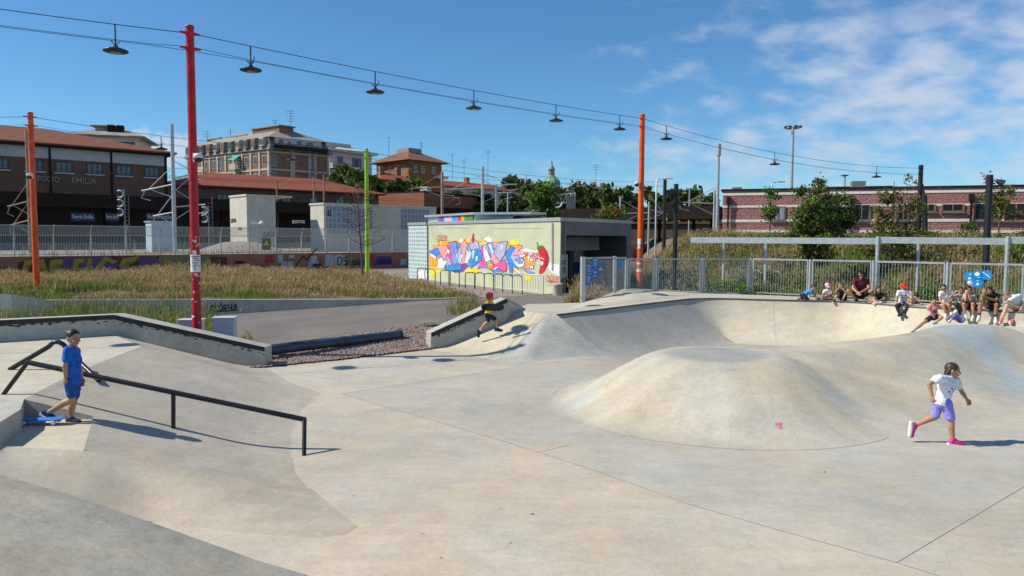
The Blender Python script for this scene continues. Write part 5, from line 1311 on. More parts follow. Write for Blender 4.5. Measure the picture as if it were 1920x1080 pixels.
for px, py, lb, wpx in ((155, 407, 'dark blue station name board left of the ring signals', 38), (299, 407, 'dark blue station name board beside the grey lamp mast', 46), (210, 407, 'dark blue station name board behind the ring signals', 22)):
    t = t_px(px) ; 
    p = onplane(px, py, sp_(0, -8), SN); tt = (p - sp_(0, -8)).dot(SU); w_ = wpx / FPX * p.y * 1.05
    o = thing('station_sign', lb, 'sign', tuple(p)); P3 = lambda t_, s_, z_: sp_(t_, s_, z_)
    m = MB(); obox(m, P3, tt - w_ / 2, tt + w_ / 2, -8.05, -7.95, p.z - .40, p.z + .40); m.build('sign_board', M['navysign'], o)
    m = MB(); put_text(m, 'Reggio Emilia', .55, sp_(tt, -8.07, p.z + .02), SU, (0, 0, 1), bold=.012, width=w_ * .86); m.build('sign_lettering', M['frieze'], o)
    m = MB(); obox(m, P3, tt - w_ * .4, tt - w_ * .4 + .05, -8.02, -7.98, p.z + .4, 6.6); obox(m, P3, tt + w_ * .4, tt + w_ * .4 + .05, -8.02, -7.98, p.z + .4, 6.6); m.build('hanger', M['dcanopy'], o)
# pale panel cabin in front
p = at(306, 440, 62); o = thing('platform_cabin', 'pale blue cabin behind the railway fence beside the lamp mast', 'cabin', tuple(p)); m = MB(); M['paleblue'] = mat('pale_blue_panel', (.42, .52, .62), .5, var=.08)
def pc(t, s, z): return Vector((p.x, p.y, 0)) + SU * t + SN * s + Vector((0, 0, z))
obox(m, pc, -.9, .75, 0, 1.5, 1.6, 4.1); m.build('cabin_body', M['paleblue'], o); m = MB(); obox(m, pc, -1, .85, -.1, 1.6, 4.1, 4.22); m.build('cabin_roof', M['galv'], o)
# ---- concrete shelters
def shelter(label, px0, px1, px2, ptop, pbot, Y, longp, glass):
    c0 = at(px1, ptop, Y); zt = c0.z; c1 = at(px0, ptop, Y + .6); c1.z = zt
    o = thing('concrete_shelter', label, 'shelter', (c0.x, c0.y, 1.7)); k = (px2 - 960) / FPX
    t = (k * c0.y - c0.x) / (SU.x - k * SU.y)
    w = (Vector((c1.x, c1.y, 0)) - Vector((c0.x, c0.y, 0))).length
    P = lambda a, s, z: Vector((c0.x, c0.y, 0)) + SU * a + SN * s + Vector((0, 0, z))
    k0 = (px0 - 960) / FPX; s = (k0 * c0.y - c0.x) / (SN.x - k0 * SN.y)
    zb = 1.6
    m = MB(); obox(m, P, 0, t, 0, max(1.2, s), zb, zt - .16); m.build('shelter_wall', M['shelter'], o)
    m = MB(); obox(m, P, -.08, t * longp, -.08, max(1.2, s) + .08, zt - .16, zt); m.build('roof_slab', M['shelter'], o)
    if glass:
        for a, b_ in glass: m = MB(); obox(m, P, t * a, t * b_, -.012, .0, zt - 2.75, zt - .3); m.build('ribbed_glazing', M['ribglass'], o)
    return o, P, t, zt, s
mg, t_, b_ = base('ribbed_glass', .3, 0, .6); tc = N(t_, 'ShaderNodeTexCoord'); mpn = N(t_, 'ShaderNodeMapping'); mpn.vector_type = 'TEXTURE'; mpn.inputs['Rotation'].default_value = (R(90), 0, math.atan2(SU.y, SU.x)); t_.links.new(tc.outputs['Object'], mpn.inputs[0])
br = N(t_, 'ShaderNodeTexBrick'); br.offset = 0; br.inputs['Scale'].default_value = 1; br.inputs['Brick Width'].default_value = .42; br.inputs['Row Height'].default_value = .5; br.inputs['Mortar Size'].default_value = .05
br.inputs['Color1'].default_value = (.15, .20, .25, 1); br.inputs['Color2'].default_value = (.18, .23, .28, 1); br.inputs['Mortar'].default_value = (.30, .36, .42, 1); t_.links.new(mpn.outputs[0], br.inputs['Vector']); t_.links.new(br.outputs['Color'], b_.inputs['Base Color']); M['ribglass'] = mg
S1, P1_, T1, Z1, s1_ = shelter('pale concrete stair shelter with scrawled tags and a cantilevered roof', 433, 462, 518, 364, 460, 64, 1.6, None)
m = MB(); strokes(m, TAG, P1_(0, s1_ * .95, Z1 - 2.35) - SU * .02, -SN, (0, 0, 1), .33, .05); strokes(m, TAG, P1_(0, s1_ * .5, Z1 - 3.0) - SU * .02, -SN, (0, 0, 1), .2, .04); strokes(m, TAG, P1_(T1 * .55, -.02, Z1 - 3.6), SU, (0, 0, 1), .45, .06); m.build('spray_lettering', M['black'], S1)
S2, P2_, T2, Z2, s2_ = shelter('long concrete and ribbed glass stair shelter left of the lime pole', 583, 607, 818, 380, 455, 66, 1.0, [(.02, .40), (.66, .93)])
for a, z in ((.03, Z2 - .9),):
    m = MB(); obox(m, P2_, T2 * a, T2 * a + .28, -.08, -.02, Z2 - 1.15, Z2 - .65); m.build('exit_plate', M['navysign'], S2); m = MB(); put_text(m, 'i', .5, P2_(T2 * a + .14, -.09, Z2 - .9), SU, (0, 0, 1)); m.build('plate_lettering', M['white'], S2)
o = thing('underpass_sign', 'small white direction sign hanging between the concrete shelters', 'sign', tuple(at(560, 416, 70))); p = at(560, 416, 70); m = MB(); m.bar(p - SU * .6, p + SU * .6, .06, .3); m.build('sign_plate', M['cream2'], o); m = MB(); strokes(m, [[(0, 0), (1.4, 0)], [(0, -.25), (1.2, -.25)], [(-.5, -.2), (-.3, .1)]], p - SN * .05 - SU * .2, SU, (0, 0, 1), .5, .05); m.build('sign_lettering', M['black'], o)
m = MB(); obox(m, sp_, 24, 70, -16.4, -13, 1.6, 1.66 + .5)
# gravel heap and loudspeaker post behind the fence
c = at(452, 470, 61); m = MB(); n = 26; rr = random.Random(3); vs = [(c.x, c.y, 2.6)]; fs = []
for ring, (rad, z) in enumerate(((1.2, 2.45), (2.3, 2.0), (3.5, 1.62))):
    for k in range(n): a = 2 * math.pi * k / n; vs.append((c.x + rad * 1.15 * math.cos(a) * rr.uniform(.9, 1.1), c.y + rad * .7 * math.sin(a), z + rr.uniform(-.06, .06)))
fs = [(0, 1 + k, 1 + (k + 1) % n) for k in range(n)] + [(1 + r * n + k, 1 + (r + 1) * n + k, 1 + (r + 1) * n + (k + 1) % n, 1 + r * n + (k + 1) % n) for r in range(2) for k in range(n)]
m.add(vs, fs, 0, True); o = m.build('gravel_heap', M['ballast']); tag(o, 'low heap of grey ballast behind the railway fence', 'gravel heap')
p = at(483, 450, 56); o = thing('loudspeaker_post', 'thin grey post with two white horn loudspeakers behind the railway fence', 'loudspeaker', (p.x, p.y, 1.7)); zt = at(483, 415, 56).z; m = MB(); m.tube([(p.x, p.y, 1.6), (p.x, p.y, zt)], .05, 8); m.build('post', M['galv'], o)
for dx in (-1, 1): m = MB(); h = Vector((p.x, p.y, zt - .2)); m.tube([h, h + Vector((dx * .15, 0, .05)), h + Vector((dx * .42, -.05, .12))], [.03, .06, .17], 10); m.build('horn', M['white'], o)
p = rw(*[(onplane(500, 457, rw(0, 0), WN) - rw(0)).dot(WU)], .1, 2.45); o = thing('warning_sign', 'small warning plate with a yellow triangle on the railway fence', 'sign', tuple(p)); m = MB(); m.bar(p - WU * .33 - WN * .05, p + WU * .33 - WN * .05, .02, .85); m.build('sign_plate', M['greyconc'], o)
m = MB(); m.poly([p - WU * .22 - WN * .07 - Vector((0, 0, .12)), p + WU * .22 - WN * .07 - Vector((0, 0, .12)), p - WN * .07 + Vector((0, 0, .28))]); m.build('sign_triangle', M['signyellow'], o)

# ---- apartment block
def frame2(p0, p1):
    p0 = Vector((p0[0], p0[1], 0)); u = (Vector((p1[0], p1[1], 0)) - p0); L = u.length; u.normalize(); n = Vector((-u.y, u.x, 0))
    return (lambda t, s=0, z=0: p0 + u * t + n * s + Vector((0, 0, z))), L, u, n
b0 = at(504, 285, 130); b1 = at(352, 300, 146); b2 = at(616, 290, 138)
PLf, LL, uL, nL = frame2(b1, b0)        # left face, running to the corner, interior on its left side
PRf, LR, uR, nR = frame2(b0, b2)
ap = thing('apartment_block', 'large brick apartment block with a grey mansard floor above the station wing', 'building', (b0.x, b0.y, 0))
zE = at(504, 280, 130).z; zM = at(504, 256, 130).z; zA = at(520, 239, 137).z
foot_ = [PLf(0), PLf(LL), PRf(LR), PRf(LR) + (PLf(0) - PLf(LL))]
m = MB(); m.prism([(p.x, p.y) for p in foot_], 0, zE); m.build('wall', M['brickA'], ap)
m = MB(); cent = sum((p for p in foot_), Vector()) / 4
def inset(ps, d): return [p + (cent - p).normalized() * d for p in ps]
lo = inset(foot_, -1.0); hi = inset(foot_, .8)
m.add([(p.x, p.y, zE) for p in lo] + [(p.x, p.y, zM) for p in hi], [(k, (k + 1) % 4, (k + 1) % 4 + 4, k + 4) for k in range(4)] + [(3, 2, 1, 0)]); m.build('mansard', M['slate'], ap)
m = MB(); e = inset(foot_, -.2); a_, b_ = (hi[0] + hi[3]) / 2, (hi[1] + hi[2]) / 2; r0 = a_.lerp(b_, .25); r1 = a_.lerp(b_, .82)
m.add([(p.x, p.y, zM) for p in e] + [(r0.x, r0.y, zA), (r1.x, r1.y, zA)], [(0, 1, 5, 4), (1, 2, 5), (2, 3, 4, 5), (3, 0, 4), (3, 2, 1, 0)]); m.build('roof', M['roofgrey'], ap)
FH = 3.05
for k in range(0, 6):
    z = zE - .15 - FH * k
    m = MB(); obox(m, PLf, 0, LL + .12, -.12, 0, z - .35, z); obox(m, PRf, .0, LR, -.12, 0, z - .35, z); m.build('floor_band', M['cream'], ap)
for k in range(0, 11): t = LL * k / 10; m = MB(); obox(m, PLf, t - .22, t + .22, -.18, 0, 0, zE - .02); m.build('pilaster', M['cream'], ap)
for t in (.12, LR * .36, LR * .39, LR * .66, LR * .76, LR - .15): m = MB(); obox(m, PRf, t - .2, t + .2, -.18, 0, 0, zE - .02); m.build('pilaster', M['cream'], ap)
for k in range(4):
    z = zE - FH * (k + 1) + .55
    for j in range(10):
        if (j + k) % 4 == 2:
            m = MB(); t = LL * (j + .5) / 10; obox(m, PLf, t - 1.0, t + 1.0, -1.3, -.02, z - .6, z - .45); obox(m, PLf, t - 1.0, t + 1.0, -1.3, -1.24, z - .45, z + .45); m.build('balcony', M['dcanopy'] if j % 2 else M['cream'], ap)
        window(ap, PLf, LL * (j + .5) / 10, z, 1.1, 1.55, s=-.03, frame=M['cream'], bars=1)
    for t, w in ((LR * .06, 1.0), (LR * .375, .8), (LR * .71, 1.1)): window(ap, PRf, t + .3, z - .3, w, 2.0, s=-.03, frame=M['cream'])
for j, k in ((6, 1), (6, 0)): m = MB(); t = LL * (j + .5) / 10; z = zE - FH * k - .4; v = [PLf(t - 1, -.02, z), PLf(t + 1, -.02, z), PLf(t + 1, -1.5, z - 1.0), PLf(t - 1, -1.5, z - 1.0)]; m.add(v, [(0, 1, 2, 3)]); m.build('awning', M['awning'], ap)
for j in range(11):
    t = LL * (j + .5) / 11; m = MB(); obox(m, PLf, t - .6, t + .6, -.75, 1.4, zE + .6, zM - .15); 
    m.build('dormer', M['cream'] if j % 3 == 1 else M['slate'], ap)
    m = MB()
    for q in (-.3, .28): obox(m, PLf, t + q - .2, t + q + .2, -.80, -.74, zE + .85, zM - .4)
    m.build('dormer_window', M['brickA'] if j % 2 else M['dwin'], ap)
m = MB(); obox(m, PRf, .6, LR - .6, -.85, -.8, zE - .05, zE + .85); m.build('terrace_railing', M['dcanopy'], ap)
m = MB(); obox(m, PRf, 1.2, LR - 1.4, .05, 1.5, zE + .02, zM + .1); m.build('terrace_wall', M['cream2'], ap)
for t in (LR * .2, LR * .5, LR * .7): m = MB(); obox(m, PRf, t - .4, t + .4, -.0, .06, zE + .1, zE + 1.9); m.build('terrace_door', M['dwin'], ap)
for t in (LR * .02, LR * .34, LR * .64, LR * .95): m = MB(); v = [PRf(t - .2, -.95, zE), PRf(t + .2, -.95, zE), PRf(t + .2, .3, zM + .05), PRf(t - .2, .3, zM + .05)]; v += [p + nR * .4 for p in v]; m.add(v, [(0, 1, 2, 3), (1, 5, 6, 2), (4, 0, 3, 7), (5, 4, 7, 6)]); m.build('mansard_rib', M['slate'], ap)
for a, b_, h in ((.05, .22, 1.6), (.30, .55, 1.5), (.62, .93, 2.4)): m = MB(); obox(m, PLf, LL * a, LL * b_, 3.5, 6.5, zM, zM + h); m.build('rooftop_hut', M['brickA'], ap); m = MB(); obox(m, PLf, LL * a - .3, LL * b_ + .3, 3.2, 6.8, zM + h, zM + h + .2); m.build('hut_roof', M['roofgrey'], ap)
def antenna(label, px, top, bot, Y, arms=4, w=.9):
    a = at(px, bot, Y); b_ = at(px, top, Y); a.x = b_.x; o = thing('roof_antenna', label, 'antenna', tuple(a)); m = MB(); m.tube([(b_.x, b_.y, a.z - 1.5), b_], .05, 5); m.build('mast', M['greyconc'], o); m = MB()
    for k in range(arms): z = b_.z - .25 - k * .45; m.bar((b_.x - w * (1 - .1 * k), b_.y, z), (b_.x + w * .8, b_.y, z), .05, .05)
    m.build('antenna_arms', M['greyconc'], o)
antenna('tall roof antenna on the apex of the apartment block', 545, 206, 240, 137, 5); antenna('small roof antenna left of the apex of the apartment block', 516, 223, 238, 137, 2, .6); antenna('roof antenna at the left end of the apartment block', 388, 245, 268, 145, 3); antenna('small roof antenna over the left part of the apartment block', 432, 242, 262, 143, 2, .5)
antenna('tall thin aerial left of the brown villa', 729, 256, 300, 145, 1, .4); antenna('aerial on the roof of the brown villa', 790, 266, 284, 150, 3, .5); antenna('tall aerial over the long red roofs', 915, 280, 345, 170, 2, .8); antenna('bent aerial right of the brown villa', 848, 288, 325, 160, 1, .8); antenna('aerial right of the church dome', 1118, 308, 345, 170, 3, .9); antenna('thin aerial between the villa and the long red roofs', 870, 298, 335, 170, 2, .8)
# white hip roofed house behind the station
q0 = at(158, 262, 118); q1 = at(268, 268, 124); PW, LW, uW, nW = frame2(at(122, 262, 121), q1); hs = thing('white_house', 'pale house with a stepped hip roof behind the station roof', 'building', (q0.x, q0.y, 0))
m = MB(); obox(m, PW, .6, LW - .6, 0, 10, 0, at(200, 252, 121).z); m.build('wall', M['cream2'], hs); zR = at(200, 252, 121).z
m = MB(); hip(m, PW, 0, LW, -.6, 11, zR, at(200, 236, 124).z, .5, inset=4.2); m.build('roof', M['roofgrey'], hs)
m = MB(); obox(m, PW, LW * .32, LW * .58, 3.5, 7, zR, at(180, 233, 124).z); m.build('roof_hut', M['cream'], hs); m = MB(); hip(m, PW, LW * .28, LW * .62, 3, 7.5, at(180, 233, 124).z, at(180, 227, 124).z, .2); m.build('hut_roof', M['roofgrey'], hs)
for t in (.5, .62): m = MB(); obox(m, PW, LW * t, LW * t + 1, 2, 3, zR + .5, at(200, 233, 124).z); m.build('chimney', M['dcanopy'], hs)
for t in (.3, .5, .72, .82): window(hs, PW, LW * t, zR - 2.2, 1.6, 1.3, s=-.02)
m = MB(); obox(m, PW, LW * .25, LW * .45, -1.2, -.02, zR - 2.9, zR - 2.2); m.build('balcony', M['cream'], hs)
# white block and brown villa
PWb, LB, u_, n_ = frame2(at(614, 290, 150), at(690, 290, 158)); wb = thing('white_block', 'white flat roofed block between the apartment block and the brown villa', 'building', tuple(PWb(0)))
zz = at(650, 287, 154).z; m = MB(); obox(m, PWb, .5, LB + 1, 0, 10, 0, zz); m.build('wall', M['cream2'], wb); m = MB(); obox(m, PWb, -.3, LB + 2, -1, 10.5, zz, zz + .5); m.build('roof_slab', M['cream2'], wb); m = MB(); obox(m, PWb, LB * .1, LB * .72, 2, 8, zz + .5, at(650, 270, 156).z); m.build('penthouse', M['cream'], wb)
m = MB(); hip(m, PWb, LB * .2, LB * .95, -.2, 7, zz + .5, at(650, 272, 156).z, .3); m.build('roof', M['cream2'], wb); m = MB(); obox(m, PWb, .4, LB * .4, -1.2, -.05, zz - 3.4, zz - 2.4); m.build('balcony', M['cream'], wb)
for t in (.3, .66, .76): window(wb, PWb, LB * t, zz - 2.6, 1.3, 1.7, s=-.02)
vc = at(766, 315, 140); PV, LV, uV, nV = frame2(vc, at(828, 312, 147)); PVl, LVl, uVl, nVl = frame2(at(706, 312, 148), vc)
vi = thing('brown_villa', 'ochre brown villa with a low hip roof and white window frames', 'building', (vc.x, vc.y, 0)); zz = at(766, 300, 140).z
vf = [PVl(0), vc, PV(LV), PV(LV) + (PVl(0) - vc)]; vf = [Vector((p.x, p.y, 0)) for p in vf]; m = MB(); m.prism([(p.x, p.y) for p in vf], 0, zz); m.build('wall', M['villa'], vi)
cc = sum(vf, Vector()) / 4; ee = [p + (p - cc).normalized() * 1.9 for p in vf]; hi_ = [p + (cc - p) * .62 for p in vf]; za = at(766, 286, 146).z
m = MB(); m.add([(p.x, p.y, zz) for p in ee] + [(p.x, p.y, za) for p in hi_], [(k, (k + 1) % 4, (k + 1) % 4 + 4, k + 4) for k in range(4)] + [(4, 5, 6, 7), (3, 2, 1, 0)]); m.build('roof', M['tileB'], vi)
m = MB(); m.prism([(p.x, p.y) for p in hi_], za - .3, za + .8); m.build('roof_hut', M['roofgrey'], vi)
for t in (.18, .42, .68, .86): window(vi, PVl, LVl * t, zz - 2.2, 1.0, 1.4, s=-.02, frame=M['cream2'])
for t in (.2, .42, .75): window(vi, PV, LV * t, zz - 2.2, 1.0, 1.4, s=-.02, frame=M['cream2'])
m = MB(); obox(m, PV, LV * .72, LV * 1.05, -1.4, -.03, zz - 3.0, zz - 2.5); m.build('balcony', M['cream2'], vi)
# long red roofed houses
def longhouse(label, pxa, pxb, Y0, Y1, ye, yr, wall, roof, depth=11, ze0=0, chim=()):
    P, L, u, n = frame2(at(pxa, ye, Y0), at(pxb, ye, Y1)); o = thing('tiled_house', label, 'building', tuple(P(0))); z = at(pxa, ye, Y0).z; zr = at(pxa, yr, Y0 + depth / 2).z
    m = MB(); obox(m, P, .3, L - .3, 0, depth, ze0, z); m.build('wall', wall, o); m = MB(); hip(m, P, 0, L, 0, depth, z, zr, .5); m.build('roof', roof, o)
    for c in chim: m = MB(); obox(m, P, L * c, L * c + .9, depth * .4, depth * .4 + .9, z, zr + 1.0); m.build('chimney', M['brickA'], o)
    k = max(2, int(L / 5))
    for j in range(k): window(o, P, L * (j + .5) / k, z - 2.4, 1.1, 1.6, s=-.03, frame=M['cream2'])
    return o
longhouse('long low house with an orange tiled roof below the brown villa', 712, 790, 132, 138, 336, 322, M['villa'], M['tile2'], 10, 0, (.3, .7))
longhouse('long red roofed house behind the catenary masts', 792, 985, 150, 176, 345, 333, M['cream'], M['tile2'], 12, 0, (.2, .55))
longhouse('red roofed house left of the church dome', 960, 1030, 190, 196, 352, 341, M['cream'], M['tile2'], 12, 0, (.5, .7))
longhouse('red roofed house right of the church dome', 1088, 1200, 180, 196, 357, 346, M['villa'], M['tileB'], 12, 0, (.2, .45, .6))
# low brick hall
hc = at(795, 370, 104); PHl, LHl, _, _ = frame2(at(650, 368, 112), hc); PHr, LHr, _, _ = frame2(hc, at(922, 370, 122)); o = thing('brick_hall', 'low flat roofed red brick hall with a small blue sign', 'building', (hc.x, hc.y, 0)); zz = at(795, 361, 104).z
hf = [PHl(0), PHl(LHl), PHr(LHr), PHr(LHr) + PHl(0) - PHl(LHl)]; m = MB(); m.prism([(p.x, p.y) for p in hf], 0, zz); m.build('wall', brick('hall_brick', (.33, .11, .055), (.27, .085, .045), (.25, .13, .09), .5, .16, bump=.1), o); m = MB(); m.prism([(p.x, p.y) for p in hf], zz + .003, zz + .25); m.build('roof_edge', M['dcanopy'], o)
m = MB(); obox(m, PHl, LHl * .9, LHl * .98, 1, 2, zz + .25, zz + .9); m.build('roof_box', M['cream2'], o); m = MB(); obox(m, PHl, LHl * .82, LHl * .87, -.08, -.01, zz - 2.6, zz - 2.1); m.build('wall_sign', M['hexblue2'], o)
# church dome
dc = at(1034, 340, 320); o = thing('church_dome', 'green copper church dome with a stone lantern on the skyline', 'church', (dc.x, dc.y, 0)); k = 320 / FPX
M['copper'] = mat('green_copper', (.20, .36, .27), .7, var=.25, vs=.4); M['stone'] = mat('lantern_stone', (.36, .31, .25), .8, var=.2)
zb = at(1034, 347, 320).z; Rr = 16.2 * k
m = MB(); m.lathe((dc.x, dc.y, zb - 8), [(Rr * 1.02, -14), (Rr * 1.02, 8), (Rr * 1.06, 8)], 24); m.build('drum', M['stone'], o)
m = MB(); m.lathe((dc.x, dc.y, zb), [(Rr * math.cos(a), Rr * 1.02 * math.sin(a)) for a in np.linspace(0, 1.3, 10)], 24); m.build('dome', M['copper'], o)
for j in range(10): a = j * math.pi / 5; m = MB(); m.tube([(dc.x + Rr * 1.01 * math.cos(w) * math.cos(a), dc.y + Rr * 1.01 * math.cos(w) * math.sin(a), zb + Rr * 1.03 * math.sin(w)) for w in np.linspace(0, 1.3, 8)], .18, 5); m.build('dome_rib', M['copper'], o)
m = MB(); zl = zb + Rr * .96
for j in range(8): a = j * math.pi / 4 + .2; m.box((dc.x + 1.05 * math.cos(a), dc.y + 1.05 * math.sin(a), zl + 1.6), (.45, .45, 2.6), rz=a)
m.lathe((dc.x, dc.y, zl), [(1.6, 0), (1.6, .4), (.8, .4), (.8, 2.8), (1.6, 2.8), (1.6, 3.2)], 16); m.build('lantern', M['stone'], o)
m = MB(); m.lathe((dc.x, dc.y, zl + 3.2), [(1.35, 0), (1.1, .8), (.5, 1.6), (.35, 2.4), (.5, 2.9), (.1, 3.4), (.05, 5.2), (0, 5.3)], 14); m.build('lantern_cap', M['copper'], o)
# ---- brick building on the right
rb0 = at(1354, 437, 54.6); rb1 = at(1915, 440, 48.6); PRB, LRB, uRB, nRB = frame2(rb0, rb1); zb = 2.6; zt = at(1354, 357, 54).z; H = zt - at(1354, 434, 54).z; zg = at(1354, 434, 54).z
M['rough'] = brick('rough_pink_blocks', (.46, .215, .20), (.40, .185, .17), (.34, .16, .145), .42, .21, ms=.012, bump=1.0, noise_amt=.22)
M['band'] = brick('cream_block_band', (.90, .82, .70), (.84, .76, .65), (.68, .62, .53), .42, .21, ms=.012, bump=.1)
bb = thing('brick_building', 'low reddish block building with cream stripes on top of the grass bank', 'building', tuple(PRB(0)))
m = MB(); obox(m, PRB, 0, LRB + 14, .03, 14, zb - 1, zt); m.build('wall', M['rough'], bb)
m = MB()
for ya, yb in ((361.5, 366), (385, 389), (411.5, 416.5), (431, 435.5)): obox(m, PRB, -.03, LRB + 14, 0, .03, at(1354, yb, 54).z, at(1354, ya, 54).z)
m.build('stripe_band', M['band'], bb); m = MB(); obox(m, PRB, -.15, LRB + 14, -.04, 14.1, zt, zt + .12); m.build('roof_edge', M['dcanopy'], bb)
def tb(px): k = (px - 960) / FPX; p = PRB(0); return (k * p.y - p.x) / (uRB.x - k * uRB.y)
M['woodframe'] = mat('wood_window_frame', (.30, .17, .08), .6)
M['darkglass'] = mat('dark_glass', (.022, .024, .026), .35, spec=.2)  # plain dark glass with weak reflection
M['curtain'] = mat('grey_curtain', (.30, .33, .35), .8, var=.3, vs=3, stretch=(8, 8, .3))
for px, ya, yb, w in ((1456, 387, 413, 26), (1612, 386, 414, 30), (1735, 386, 399, 26), (1782, 386, 399, 36), (1846, 386, 414, 40), (1900, 386, 415, 36), (1690, 386, 414, 20)):
    z0 = at(1354, yb, 54).z; z1 = at(1354, ya, 54).z; wv = w / FPX * 51
    m = MB(); t = tb(px); obox(m, PRB, t - wv / 2, t + wv / 2, -.015, .02, z0, z1, 0)
    for a, b_, c_, d_ in ((t - wv / 2, t + wv / 2, z0, z0 + .07), (t - wv / 2, t - wv / 2 + .06, z0, z1), (t + wv / 2 - .1, t + wv / 2, z0, z1), (t - .03, t + .03, z0, z1)): obox(m, PRB, a, b_, -.05, -.016, c_, d_, 1)
    o = m.build('window', [M['curtain'] if px == 1456 else M['darkglass'], M['woodframe'] if px > 1700 else M['greyconc']], bb)
    m = MB(); obox(m, PRB, t - wv / 2 - .1, t + wv / 2 + .1, -.12, -.01, z0 - .09, z0 - .01); m.build('sill', M['greyconc'], o)
for px in (1363, 1592, 1815): t = tb(px); m = MB(); obox(m, PRB, t - .14, t + .14, -.2, -.0, zt - .95, zt - .45); obox(m, PRB, t - .06, t + .06, -.2, -.08, zg, zt - .9); m.build('downpipe', M['dcanopy'], bb)
m = MB(); obox(m, PRB, tb(1552), tb(1690), 5, 9, zt + .12, zt + .5); m.build('roof_hut', M['dcanopy'], bb); m = MB(); obox(m, PRB, tb(1601), tb(1628), 3, 4.5, zt + .12, zt + .75); m.build('air_unit', M['greyconc'], bb); m = MB(); obox(m, PRB, tb(1366), tb(1384), 3, 4.2, zt + .12, zt + .45); m.build('air_unit', M['greyconc'], bb)

# ================================================================ railway furniture
def catmast(label, px, top, bot, Y, r, arms, m1=None):
    """catenary mast: shaft plus bracket arms given as (dz from top, length, rise)"""
    p = at(px, top, Y); o = thing('catenary_mast', label, 'mast', (p.x, p.y, 1.6)); m1 = m1 or M['galv']
    m = MB(); taper_pole(m, (p.x, p.y, 1.4), tuple(p), r, r * .8, 10); m.build('mast_shaft', m1, o)
    for dz, L, rise in arms:
        m = MB(); a = Vector((p.x, p.y, p.z - dz)); b_ = a + Vector((L, 0, rise)); m.tube([a, b_], .055, 6); m.tube([a + Vector((0, 0, 1.4)), a.lerp(b_, .8)], .03, 5)
        c_ = b_ + Vector((-L * .1, 0, .02)); m.tube([c_, c_ + Vector((L * .12, 0, -.55)), c_ + Vector((L * .02 - L * .18, 0, -.75))], .035, 5); m.tube([a + Vector((0, 0, -1.0)), a.lerp(b_, .75)], .035, 5)
        m.build('bracket_arm', m1, o)
    return o
M['rusty'] = mat('rust_streaked_mast', (.33, .22, .16), .8, var=.4, vs=3)
catmast('rust streaked catenary mast just left of the far left orange pole', 49, 245, 460, 56, .13, [(5.2, -1.6, -.4), (6.6, -1.5, -.4)], M['rusty'])
gm_ = catmast('grey catenary mast with a disc lamp left of the red pole', 322, 233, 465, 57, .16, [(4.5, -2.4, -.5), (4.1, 2.2, .6), (6.6, -1.6, -.3), (6.2, 2.4, .2)])
catmast('rusty catenary mast right of the brick hall corner', 829, 322, 412, 80, .17, [(1.6, -3.4, -.2), (2.7, 1.9, -.1)], M['rusty']); catmast('tall catenary mast with long bracket arms before the red roofs', 905, 312, 415, 82, .2, [(2.3, -4.2, -.2), (2.1, 3.8, .2), (2.9, 3.2, .1)]); catmast('slim grey mast right of the tall bracketed mast', 930, 345, 412, 84, .1, []); catmast('short grey mast before the dark trees', 952, 362, 412, 84, .1, [])
catmast('catenary mast behind the orange pole near the garage', 1163, 368, 430, 74, .12, [(1.7, 3.0, .1)]); catmast('catenary mast between the orange pole and the black pole', 1217, 378, 440, 70, .1, [(.7, 1.7, -.5)]); catmast('grey catenary mast at the left end of the brick building', 1340, 356, 436, 66, .12, [(1.2, -3.0, .1)])
catmast('thin mast before the trees left of the brick building', 1293, 355, 432, 86, .09, []); catmast('rusty mast over the station wing roof left of the lime pole', 607, 328, 380, 92, .13, [], M['rusty']); catmast('rusty mast above the glass shelter roof', 588, 332, 380, 90, .12, [], M['rusty']); catmast('rusty mast above the stair shelter roof', 519, 338, 372, 92, .12, [], M['rusty'])
ow = thing('overhead_wires', 'thin overhead railway wires crossing in front of the station', 'wires', tuple(sp_(0, -14, 7)))
for s_, z, sag in ((-16, 7.4, .0), (-16, 8.6, .5), (-19.5, 7.0, 0), (-19.5, 8.2, .5), (-13, 9.6, .3), (-12, 10.8, .4)):
    m = MB()
    for k in range(-1, 4):
        t0, t1 = k * 42 - 10, k * 42 + 32; m.tube([sp_(t0 + (t1 - t0) * j / 10, s_, z - sag * 4 * (j / 10) * (1 - j / 10) + sag) for j in range(11)], .016, 4)
    m.build('wire', M['wire'], ow)
def rings(label, px, pys, Y, r, mast):
    p = at(px, pys[0], Y); o = thing('signal_post', label, 'signal', (p.x, p.y, 1.6)); m = MB(); m.tube([(p.x + .3, p.y, 1.6), (p.x + .3, p.y, p.z + .4)], .06, 6)
    for k in range(14): z = 1.8 + k * .3; m.bar((p.x + .3, p.y - .05, z), (p.x + .62, p.y - .05, z), .03, .03)
    m.tube([(p.x + .62, p.y, 1.6), (p.x + .62, p.y, 6.2)], .03, 5); m.build('signal_mast', M['greyconc'], o)
    for py in pys:
        c = at(px, py, Y); m = MB(); m.tube([c + Vector((r * math.sin(a), -.1, r * math.cos(a))) for a in np.linspace(-.6, 3.9, 16)], .07, 6); m.build('signal_ring', M['galvdull'], o)
        m = MB(); m.tube([c + Vector((0, -.02, 0)), c + Vector((0, .02, 0))], r * .8, 12); m.build('signal_disc', M['lampshade'], o)
rings('railway signal post with three white ring outlines and a ladder', 226, (364, 381, 398), 60, .28, 0); rings('railway signal with white rings behind the red pole', 384, (395, 410), 62, .30, 0)
p = at(1078, 362, 105); o = thing('signal_gantry', 'white lattice signal gantry above the dark canopy in front of the trees', 'gantry', (p.x, p.y, 1.6)); q = at(1040, 366, 105)
m = MB()
for dz in (0, -1.2): m.bar(q + Vector((0, 0, dz)), p + Vector((0, 0, dz)), .12, .12)
